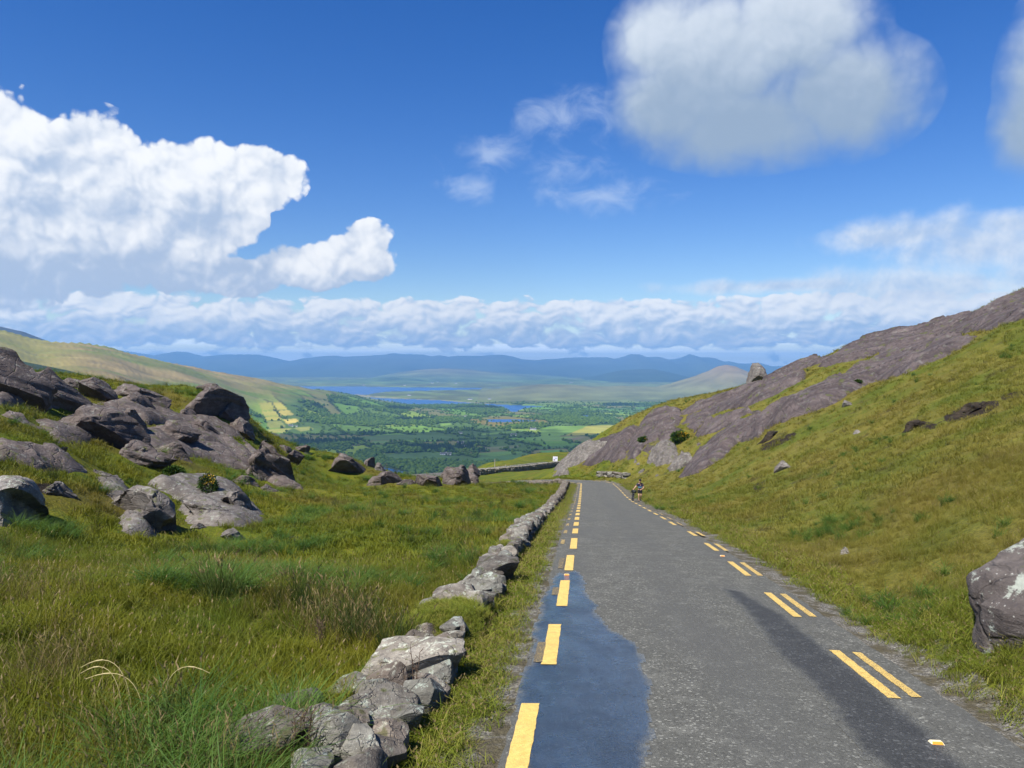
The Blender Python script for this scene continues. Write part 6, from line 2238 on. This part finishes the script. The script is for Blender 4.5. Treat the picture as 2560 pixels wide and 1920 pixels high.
def house(u, v, L, turn, label, far=False):
    p = far_hit(u, v)
    if p is None:
        return
    W, h = L * 0.5, (3.2 if not far else 4.6)
    root = empty('house', tuple(p))
    root.rotation_euler = (0, 0, turn)
    tag(root, label, 'house', 'white houses scattered over the valley')
    bm = bmesh.new()
    box(bm, (0, 0, h / 2 - 1.5), (L, W, h + 3))
    g = [(-L / 2, -W / 2, h), (-L / 2, W / 2, h), (-L / 2, 0, h + W * 0.42), (L / 2, -W / 2, h), (L / 2, W / 2, h), (L / 2, 0, h + W * 0.42)]
    vv = [bm.verts.new(q) for q in g]
    bm.faces.new((vv[0], vv[1], vv[2]))
    bm.faces.new((vv[3], vv[5], vv[4]))
    wallo = bm_obj('wall', bm, M['whitewash'], root)
    e = 0.4
    rz = h + W * 0.42
    roof = mesh_obj('roof', [(-L / 2 - e, -W / 2 - e, h - .25), (L / 2 + e, -W / 2 - e, h - .25), (L / 2 + e, 0, rz + .2), (-L / 2 - e, 0, rz + .2), (-L / 2 - e, W / 2 + e, h - .25), (L / 2 + e, W / 2 + e, h - .25)],
                    [[0, 1, 2, 3], [3, 2, 5, 4]], M['slate'], root, smooth=False)
    so = roof.modifiers.new('thickness', 'SOLIDIFY')
    so.thickness = 0.2
    for s_ in (-1, 1):
        bm = bmesh.new()
        box(bm, (s_ * L * 0.42, 0, rz + 0.5), (1.0, 0.8, 1.6))
        bm_obj('chimney', bm, M['whitewash'], roof)
    if not far:
        for s_ in (-0.3, 0.0, 0.3):
            bm = bmesh.new()
            box(bm, (s_ * L, -W / 2 - 0.02, h * 0.5), (1.1, 0.08, 1.2 if s_ else 2.0))
            bm_obj('window' if s_ else 'door', bm, M['pane'], root)


for (u, v, L, tn, lab, fr) in [
        (1108, 1137, 17, 0.2, 'left of the paired white houses nearest in the valley', False), (1122, 1137, 16, -0.3, 'right of the paired white houses nearest in the valley', False),
        (1152, 1109, 22, 0.1, 'long low white farmhouse above the paired houses', False), (1168, 1119, 20, 0.5, 'white gabled house at the dark tree edge right of the pair', False),
        (1042, 1116, 16, 0.2, 'white house alone among trees left of the paired houses', False), (1151, 1084, 14, 0.0, 'small white house in the upper shaded fields', False),
        (1284, 1089, 20, 0.1, 'white house among the sunlit fields on the right', False), (1333, 1075, 24, -0.2, 'white farm below the marsh pool at right', False),
        (727, 1066, 18, 0.4, 'white farmhouse below the yellow hayfields', False), (740, 1067, 10, 0.0, 'small white shed beside the hayfield farmhouse', False),
        (1164, 1041, 16, 0.2, 'white house in the woods below the inlet', False), (1410, 1048, 18, 0.0, 'left white house by the small pond wood', False), (1418, 1048, 14, 0.4, 'right white house by the small pond wood', False),
        (1023, 989, 30, 0.1, 'white house on the green point in the bay', True), (1175, 999, 34, 0.0, 'white houses by the inlet shore, left end', True), (1224, 998, 24, 0.3, 'white house by the inlet shore, right end', True),
        (909, 963, 34, 0.1, 'lone white house on the far shore at left', True), (1012, 964, 34, 0.2, 'lone white house on the far shore at centre', True), (1080, 958, 40, 0.0, 'bright white house on the far shore hills', True),
        (1095, 956, 30, 0.4, 'small white house just right of the bright far shore one', True), (1140, 959, 34, 0.1, 'white house right along the far shore hills', True), (1428, 957, 36, 0.2, 'white house on the far moor edge', True)]:
    house(u, v, L, tn, lab, fr)


# ------------------------------------------------------------------ walker with bicycle
M['skin'] = simple_mat('skin', (0.46, 0.27, 0.19), 0.55, 0.06, 20)
M['black_cloth'] = simple_mat('black_cloth', (0.012, 0.012, 0.015), 0.8)
M['rubber'] = simple_mat('black_rubber', (0.015, 0.015, 0.015), 0.7)
M['frame_paint'] = simple_mat('dark_frame_paint', (0.02, 0.022, 0.025), 0.35, spec=0.5)
M['steel'] = simple_mat('steel', (0.45, 0.45, 0.46), 0.35, metal=0.9)
M['white_cloth'] = simple_mat('white_sock', (0.75, 0.75, 0.72), 0.8)
M['tape'] = simple_mat('brown_bar_tape', (0.10, 0.055, 0.03), 0.8)
M['bag'] = simple_mat('grey_bag_cloth', (0.035, 0.04, 0.04), 0.85, 0.2, 30)


def jersey_mat():
    m, g, b = material('navy_jersey')
    tc = g.n('ShaderNodeTexCoord').outputs['Object']
    sp = g.n('ShaderNodeSeparateXYZ')
    g.put(sp.inputs[0], tc)
    z = sp.outputs[2]
    band = g.math('MULTIPLY', g.math('GREATER_THAN', z, 1.06), g.math('LESS_THAN', z, 1.17))
    band2 = g.math('MULTIPLY', g.math('GREATER_THAN', z, 1.17), g.math('LESS_THAN', z, 1.23))
    c = g.mix(band, (0.012, 0.012, 0.035), (0.16, 0.36, 0.44))
    c = g.mix(band2, c, (0.03, 0.05, 0.22))
    g.put(b.inputs['Base Color'], c)
    b.inputs['Roughness'].default_value = 0.75
    return m


M['jersey'] = jersey_mat()


def skinned(name, pts, edges, mat, parent, root=0, sub=2):
    bm = bmesh.new()
    lay_ = bm.verts.layers.skin.verify()
    vs_ = []
    for i, (x, y, z, r) in enumerate(pts):
        q = bm.verts.new((x, y, z))
        rr = r if isinstance(r, tuple) else (r, r)
        q[lay_].radius = rr
        q[lay_].use_root = (i == root)
        vs_.append(q)
    for a, b in edges:
        bm.edges.new((vs_[a], vs_[b]))
    me = bpy.data.meshes.new(name)
    bm.to_mesh(me)
    bm.free()
    me.materials.append(mat)
    o = bpy.data.objects.new(name, me)
    COL.objects.link(o)
    if parent:
        o.parent = parent
    sk = o.modifiers.new('skin', 'SKIN')
    sk.use_smooth_shade = True
    ss_ = o.modifiers.new('smooth', 'SUBSURF')
    ss_.levels = ss_.render_levels = sub
    return o


def chain(*idx):
    return list(zip(idx[:-1], idx[1:]))


def build_person(loc, turn):
    root = empty('person', loc)
    root.rotation_euler = (0, 0, turn)
    root.scale = (1.04, 1.04, 1.04)
    tag(root, 'walker in dark jersey, black shorts and helmet pushing a bicycle along the right road edge', 'person')
    J = [(0, 0.05, 0.93, (0.15, 0.11)), (0, 0.0, 1.08, (0.14, 0.10)), (-0.02, -0.08, 1.28, (0.16, 0.11)), (-0.02, -0.15, 1.42, 0.07), (-0.02, -0.19, 1.49, 0.052), (-0.02, -0.22, 1.55, (0.075, 0.09)), (-0.02, -0.24, 1.64, (0.078, 0.095)), (-0.02, -0.23, 1.71, 0.05),
         (-0.09, 0.04, 0.88, 0.095), (-0.10, -0.10, 0.50, 0.062), (-0.095, -0.04, 0.34, 0.060), (-0.085, 0.0, 0.10, 0.040), (-0.085, -0.10, 0.045, 0.036), (-0.085, -0.17, 0.035, 0.028),
         (0.09, 0.05, 0.88, 0.095), (0.085, 0.0, 0.49, 0.062), (0.08, 0.10, 0.34, 0.058), (0.075, 0.20, 0.14, 0.040), (0.075, 0.13, 0.06, 0.036), (0.075, 0.06, 0.03, 0.028),
         (-0.19, -0.11, 1.37, 0.066), (-0.36, -0.18, 1.16, 0.047), (-0.50, -0.36, 1.04, 0.034), (-0.55, -0.43, 1.01, (0.032, 0.022)),
         (0.17, -0.11, 1.37, 0.066), (0.28, -0.12, 1.10, 0.047), (0.08, -0.34, 1.00, 0.034), (0.0, -0.41, 0.99, (0.032, 0.022))]
    E_ = chain(0, 1, 2, 3, 4, 5, 6, 7) + chain(0, 8, 9, 10, 11, 12, 13) + chain(0, 14, 15, 16, 17, 18, 19) + chain(2, 20, 21, 22, 23) + chain(2, 24, 25, 26, 27)
    for hb, sgn in ((23, -1), (27, -1)):
        hx, hy, hz, _ = J[hb]
        for k in range(4):
            n0 = len(J)
            ox = (k - 1.5) * 0.02
            J.append((hx + ox, hy - 0.035, hz + 0.008, 0.010))
            J.append((hx + ox * 1.05, hy - 0.062 + 0.004 * abs(k - 1.4), hz - 0.018, 0.009))
            J.append((hx + ox * 1.05, hy - 0.045, hz - 0.045, 0.008))
            E_ += [(hb, n0), (n0, n0 + 1), (n0 + 1, n0 + 2)]
        n0 = len(J)
        J.append((hx + 0.035 * (1 if hb == 23 else -1), hy - 0.01, hz - 0.02, 0.011))
        J.append((hx + 0.03 * (1 if hb == 23 else -1), hy - 0.035, hz - 0.045, 0.009))
        E_ += [(hb, n0), (n0, n0 + 1)]
    body = skinned('body', J, E_, M['skin'], root)
    # nose, ears, eyes and mouth
    for (nm, c, s_, mt) in (('nose', (-0.02, -0.335, 1.61), (0.014, 0.02, 0.024), 'skin'), ('ear', (-0.105, -0.23, 1.61), (0.012, 0.022, 0.034), 'skin'), ('ear', (0.065, -0.23, 1.61), (0.012, 0.022, 0.034), 'skin'),
                            ('eye', (-0.055, -0.318, 1.64), (0.014, 0.012, 0.010), 'black_cloth'), ('eye', (0.015, -0.318, 1.64), (0.014, 0.012, 0.010), 'black_cloth'), ('mouth', (-0.02, -0.318, 1.565), (0.024, 0.010, 0.007), 'tape')):
        bm = bmesh.new()
        r = bmesh.ops.create_uvsphere(bm, u_segments=8, v_segments=6, radius=1.0)
        for q in r['verts']:
            q.co = Vector((q.co.x * s_[0] + c[0], q.co.y * s_[1] + c[1], q.co.z * s_[2] + c[2]))
        bm_obj(nm, bm, M[mt], body, True)
    bm = bmesh.new()
    r = bmesh.ops.create_uvsphere(bm, u_segments=16, v_segments=10, radius=1.0)
    for q in r['verts']:
        q.co = Vector((q.co.x * 0.108 - 0.02, q.co.y * 0.135 - 0.225, max(q.co.z, -0.15) * 0.115 + 1.68))
    bm_obj('helmet', bm, M['black_cloth'], root, True)
    skinned('jersey', [(0, 0.05, 0.93, (0.165, 0.125)), (0, 0.0, 1.08, (0.175, 0.13)), (-0.02, -0.08, 1.28, (0.20, 0.14)), (-0.02, -0.13, 1.40, 0.085), (-0.19, -0.11, 1.37, 0.085), (-0.31, -0.16, 1.22, 0.062), (0.17, -0.11, 1.37, 0.085), (0.24, -0.115, 1.19, 0.062)],
            chain(0, 1, 2, 3) + chain(2, 4, 5) + chain(2, 6, 7), M['jersey'], root)
    skinned('shorts', [(0, 0.05, 0.98, (0.165, 0.125)), (0, 0.05, 0.90, (0.165, 0.125)), (-0.095, 0.02, 0.80, 0.108), (-0.10, -0.07, 0.58, 0.085), (0.09, 0.04, 0.80, 0.108), (0.087, 0.01, 0.57, 0.085)], chain(0, 1, 2, 3) + chain(1, 4, 5), M['black_cloth'], root)
    for (a, b_, c_) in (((-0.085, 0.015, 0.08), (-0.085, -0.08, 0.05), (-0.085, -0.18, 0.038)), ((0.075, 0.215, 0.115), (0.075, 0.13, 0.065), (0.075, 0.05, 0.035))):
        sh = skinned('shoe', [(*a, 0.05), (*b_, 0.048), (*c_, 0.034)], chain(0, 1, 2), M['black_cloth'], root)
        skinned('sock', [(a[0], a[1] - 0.005, a[2] + 0.05, 0.047), (a[0], a[1] - 0.01, a[2] + 0.12, 0.047)], chain(0, 1), M['white_cloth'], sh, sub=1)
    return root


def tube(bm, a, b, r, seg=8):
    a, b = Vector(a), Vector(b)
    d = b - a
    res = bmesh.ops.create_cone(bm, cap_ends=True, segments=seg, radius1=r, radius2=r, depth=d.length)
    rot = d.to_track_quat('Z', 'Y').to_matrix()
    for q in res['verts']:
        q.co = rot @ q.co + (a + b) / 2


def torus(bm, c, R, r, seg=32, ms=8):
    rings = []
    for i in range(seg):
        a = 2 * math.pi * i / seg
        row = []
        for j in range(ms):
            t = 2 * math.pi * j / ms
            rr = R + r * math.cos(t)
            row.append(bm.verts.new((c[0] + r * math.sin(t), c[1] + rr * math.cos(a), c[2] + rr * math.sin(a))))
        rings.append(row)
    for i in range(seg):
        for j in range(ms):
            bm.faces.new((rings[i][j], rings[(i + 1) % seg][j], rings[(i + 1) % seg][(j + 1) % ms], rings[i][(j + 1) % ms]))


def build_bike(loc, turn, lean):
    root = empty('bicycle', loc)
    root.rotation_euler = (0.0, lean, turn)
    tag(root, 'dark bicycle with handlebar bag pushed beside the walker', 'bicycle')
    Rw = 0.335
    fw_, bw = (0, -0.52, Rw + 0.025), (0, 0.50, Rw + 0.025)
    for c in (fw_, bw):
        wh = empty('wheel', c)
        wh.parent = root
        bm = bmesh.new()
        torus(bm, (0, 0, 0), Rw, 0.026)
        bm_obj('tyre', bm, M['rubber'], wh, True)
        bm = bmesh.new()
        torus(bm, (0, 0, 0), Rw - 0.03, 0.014)
        bm_obj('rim', bm, M['rubber'], wh, True)
        bm = bmesh.new()
        for k in range(14):
            a = 2 * math.pi * k / 14
            tube(bm, (0.02 if k % 2 else -0.02, 0, 0), (0, (Rw - 0.03) * math.cos(a), (Rw - 0.03) * math.sin(a)), 0.002, 4)
        tube(bm, (-0.05, 0, 0), (0.05, 0, 0), 0.02)
        bm_obj('spokes', bm, M['steel'], wh)
    bb, st, hd, hdl = (0, 0.06, 0.30), (0, 0.20, 0.80), (0, -0.36, 0.84), (0, -0.40, 0.70)
    bm = bmesh.new()
    for a, b in ((bb, st), (st, hd), (bb, hdl), (hd, hdl)):
        tube(bm, a, b, 0.018)
    for s_ in (-0.05, 0.05):
        tube(bm, (s_ * .3, bb[1], bb[2]), (s_, bw[1], bw[2]), 0.011)
        tube(bm, (s_ * .3, st[1], st[2] - 0.04), (s_, bw[1], bw[2]), 0.010)
    fr = bm_obj('frame', bm, M['frame_paint'], root, True)
    bm = bmesh.new()
    for s_ in (-0.05, 0.05):
        tube(bm, (s_, fw_[1], fw_[2]), (s_ * .8, -0.43, 0.70), 0.012)
    tube(bm, (-0.045, -0.43, 0.70), (0.045, -0.43, 0.70), 0.016)
    bm_obj('fork', bm, M['frame_paint'], root, True)
    bm = bmesh.new()
    tube(bm, (0, 0.20, 0.80), (0, 0.235, 0.95), 0.013)
    bm_obj('seat_post', bm, M['steel'], root)
    skinned('saddle', [(0, 0.12, 0.965, 0.022), (0, 0.22, 0.97, (0.05, 0.022)), (0, 0.33, 0.98, (0.085, 0.026))], chain(0, 1, 2), M['black_cloth'], root, 1, 1)
    bm = bmesh.new()
    tube(bm, (0, -0.36, 0.84), (0, -0.34, 0.93), 0.016)
    tube(bm, (0, -0.34, 0.93), (0, -0.44, 0.96), 0.016)
    tube(bm, (-0.23, -0.44, 0.96), (0.23, -0.44, 0.96), 0.014)
    hb = bm_obj('handlebar', bm, M['frame_paint'], root)
    for s_ in (-1, 1):
        bm = bmesh.new()
        pts = [(s_ * 0.23, -0.44, 0.96), (s_ * 0.235, -0.53, 0.965), (s_ * 0.24, -0.56, 0.90), (s_ * 0.25, -0.52, 0.83), (s_ * 0.26, -0.44, 0.82)]
        for a, b in zip(pts[:-1], pts[1:]):
            tube(bm, a, b, 0.017)
        tube(bm, (s_ * 0.235, -0.54, 0.965), (s_ * 0.235, -0.57, 1.03), 0.016)
        bm_obj('grip', bm, M['tape'], hb, True)
    skinned('handlebar_bag', [(-0.20, -0.52, 0.86, 0.09), (-0.1, -0.52, 0.86, 0.115), (0.1, -0.52, 0.86, 0.115), (0.20, -0.52, 0.86, 0.09)], chain(0, 1, 2, 3), M['bag'], root, 1, 1)
    cr = None
    bm = bmesh.new()
    torus(bm, (0.045, 0.06, 0.30), 0.085, 0.006, 20, 5)
    tube(bm, (0.06, 0.06, 0.30), (0.065, 0.14, 0.16), 0.010)
    tube(bm, (-0.06, 0.06, 0.30), (-0.065, -0.02, 0.44), 0.010)
    cr = bm_obj('crank', bm, M['steel'], root)
    for c in ((0.11, 0.14, 0.16), (-0.11, -0.02, 0.44)):
        bm = bmesh.new()
        box(bm, c, (0.09, 0.06, 0.018))
        bm_obj('pedal', bm, M['rubber'], cr)
    return root


s_p, o_p = plane_s_off(1600, 1251.5)
pp = road_pt(s_p, o_p, 0.012)
build_person(tuple(pp), -0.08)
s_b, o_b = plane_s_off(1581.5, 1251.5)
pb = road_pt(s_b + 0.5, o_b, 0.008)
build_bike(tuple(pb), -0.10, 0.16)

# ------------------------------------------------------------------ sign, posts, shrubs, stems
M['sign_white'] = simple_mat('white_sign_face', (0.78, 0.78, 0.80), 0.5)
M['grey_post'] = simple_mat('grey_post', (0.32, 0.31, 0.30), 0.6)
M['sign_mark'] = simple_mat('faded_sign_mark', (0.30, 0.20, 0.26), 0.6)
M['sign_mark2'] = simple_mat('blue_grey_sign_mark', (0.42, 0.45, 0.58), 0.6)
hs = hit(1387, 1164)
hs = hs if hs is not None else P(1387, 1164, 150)
sgn = empty('road_sign', tuple(hs))
sgn.rotation_euler = (0, 0.06, 0.1)
tag(sgn, 'small square white sign on a post at the nose of the ridge', 'sign')
kk_ = hs[1] / F
top = (1164 - 1141) * kk_
wid = 12 * kk_
bm = bmesh.new()
tube(bm, (0, 0, -0.5), (0, 0, top), 0.05)
bm_obj('post', bm, M['grey_post'], sgn)
bm = bmesh.new()
box(bm, (0, -0.08, top - 0.5 * wid), (wid, 0.04, wid))
brd = bm_obj('sign_board', bm, M['sign_white'], sgn)
bm = bmesh.new()
box(bm, (-wid * 0.18, -0.112, top - wid * 0.72), (wid * 0.34, 0.012, wid * 0.24))
bm_obj('printed_mark', bm, M['sign_mark'], brd)
bm = bmesh.new()
box(bm, (wid * 0.1, -0.112, top - wid * 0.36), (wid * 0.5, 0.012, wid * 0.22))
bm_obj('printed_mark', bm, M['sign_mark2'], brd)
M['wood'] = simple_mat('weathered_wood', (0.30, 0.27, 0.23), 0.85, 0.3, 9)
for (u, v, hpx, lab) in ((1237, 1168, 20, 'left thin pale fence post on the verge of the lower road'), (1264, 1176, 14, 'right thin pale fence post on the verge of the lower road')):
    h_ = hit(u, v, y0=120)
    if h_ is not None:
        bm = bmesh.new()
        hh = hpx * h_[1] / F
        tube(bm, (0, 0, -0.4), (0.03, 0, hh), 0.10, 7)
        box(bm, (0.03, 0, hh * 0.82), (0.32, 0.12, 0.10))
        o = bm_obj('fence_post', bm, M['wood'])
        o.location = h_
        tag(o, lab, 'post', 'posts by the lower road')


def leafy(name, n, ctr, rad, size, mat, parent, seed, shape=1.0):
    rs = np.random.RandomState(seed)
    d = rs.normal(size=(n, 3))
    d /= np.linalg.norm(d, axis=1)[:, None]
    lump = 1 + 0.35 * fbm(d * 2.2 + seed, 3, 0.6, seed)
    p = np.array(ctr) + d * np.array(rad) * (rs.uniform(0.35, 1.0, n) ** 0.6 * lump)[:, None]
    a = rs.normal(size=(n, 3))
    a /= np.linalg.norm(a, axis=1)[:, None]
    a = a * 0.6 + d
    a /= np.linalg.norm(a, axis=1)[:, None]
    b = np.cross(a, rs.normal(size=(n, 3)))
    b /= np.linalg.norm(b, axis=1)[:, None]
    s_ = size * rs.uniform(0.6, 1.4, n)[:, None]
    V = np.stack([p - b * s_ * 0.22, p + a * s_ * shape, p + b * s_ * 0.22], 1).reshape(-1, 3)
    f = np.arange(len(V)).reshape(-1, 3)
    return mesh_obj(name, V, f, mat, parent, smooth=False)


M['gorse'] = leaf_mat('gorse_needles', [(0.030, 0.062, 0.010), (0.045, 0.085, 0.012), (0.07, 0.11, 0.016)])
M['gorse_bloom'] = simple_mat('gorse_bloom', (0.70, 0.42, 0.02), 0.7)
M['twig'] = simple_mat('brown_twig', (0.075, 0.048, 0.030), 0.9, 0.3, 40)


def shrub(u, v, wpx, hpx, label, seed, bloom=True, mat='gorse'):
    h_ = hit(u, v)
    if h_ is None:
        return
    k = h_[1] / F
    w, hh = wpx * k, hpx * k
    root = empty('gorse_bush', tuple(h_))
    tag(root, label, 'bush')
    bm = bmesh.new()
    rs = np.random.RandomState(seed)
    for q in range(7):
        tube(bm, (0, 0, -0.1), (rs.normal(0, w * 0.25), rs.normal(0, w * 0.2), hh * rs.uniform(0.5, 0.8)), 0.012, 5)
    bm_obj('stems', bm, M['twig'], root)
    leafy('foliage', 2600, (0, 0, hh * 0.45), (w * 0.5, w * 0.45, hh * 0.55), 0.085 * max(1, h_[1] / 30), M[mat], root, seed)
    if bloom:
        leafy('flowers', 160, (w * 0.1, -w * 0.15, hh * 0.78), (w * 0.34, w * 0.3, hh * 0.3), 0.055 * max(1, h_[1] / 30), M['gorse_bloom'], root, seed + 1, 0.6)


shrub(520, 1250, 50, 66, 'gorse bush with orange yellow flowers among the left rocks', 3)
shrub(435, 1196, 54, 30, 'low green bush on the grass above the gorse', 4, False)
shrub(1700, 1105, 44, 26, 'dark green gorse between the slabs above the walker', 5, True)
shrub(1618, 1106, 44, 12, 'orange tinged gorse left of the crumbling grey heap', 6, True)
shrub(2145, 968, 22, 16, 'round green bush at the edge of the wide smooth slab', 8, False)


def stem_plant(u, v, Y, hgt, n, label, seed, name='dead_stem'):
    """upright woody stems with short side twigs"""
    rs = np.random.RandomState(seed)
    p = P(u, v, Y)
    p[2] = ground_z(p[0], p[1]) - 0.02
    bm = bmesh.new()
    for s_ in range(n):
        a = Vector((rs.normal(0, 0.03), rs.normal(0, 0.03), 0))
        dr = Vector((rs.normal(0, 0.14), rs.normal(0, 0.10), 1)).normalized()
        L = hgt * rs.uniform(0.65, 1.0)
        m_ = 9
        for k in range(m_):
            b = a + dr * L / m_
            dr = (dr + Vector((rs.normal(0, .07), rs.normal(0, .07), 0.02))).normalized()
            tube(bm, a, b, 0.0075 * (1 - k / m_) + 0.003, 5)
            if k > 1:
                for q in range(2):
                    t_ = Vector((rs.normal(), rs.normal(), rs.uniform(0.5, 1.3))).normalized() * rs.uniform(0.03, 0.10)
                    tube(bm, b, b + t_, 0.0032, 4)
            a = b
    o = bm_obj(name, bm, M['twig'])
    o.location = p
    tag(o, label, 'plant')


stem_plant(1036, 1770, 9.15, 0.78, 4, 'dark bare thistle like stem in front of the big wall slab', 4)
stem_plant(752, 1910, 7.1, 0.62, 7, 'thin dark sprigs before the nearest wall stones', 5)
stem_plant(915, 1585, 12.4, 0.60, 9, 'brown heather stems behind the turf on the wall', 6)
stem_plant(800, 1640, 11.2, 0.5, 6, 'dark heather sprigs in the field left of the turf', 8)


def bent_stalks():
    p = P(330, 1850, 7.9)
    p[2] = ground_z(p[0], p[1])
    bm = bmesh.new()
    for (dx, hh, ph) in ((-0.55, 0.62, 0.0), (-0.62, 0.48, 0.12), (-0.45, 0.55, -0.1), (0.5, 0.55, 0.3)):
        prev = Vector((ph, 0, 0))
        for k in range(1, 13):
            t_ = k / 12
            q = Vector((ph + dx * t_ * t_ * 1.0, 0.05 * t_, hh * math.sin(t_ * 2.1) / 1.0))
            tube(bm, prev, q, 0.0035 if k < 10 else 0.009 - 0.002 * (k - 9), 5)
            prev = q
    o = bm_obj('seed_stalk', bm, M['straw_stalk'])
    o.location = p
    tag(o, 'pale arching grass stalks with seed heads in the near left grass', 'grass stalk')


M['straw_stalk'] = simple_mat('straw_stalk', (0.42, 0.35, 0.16), 0.7)
bent_stalks()
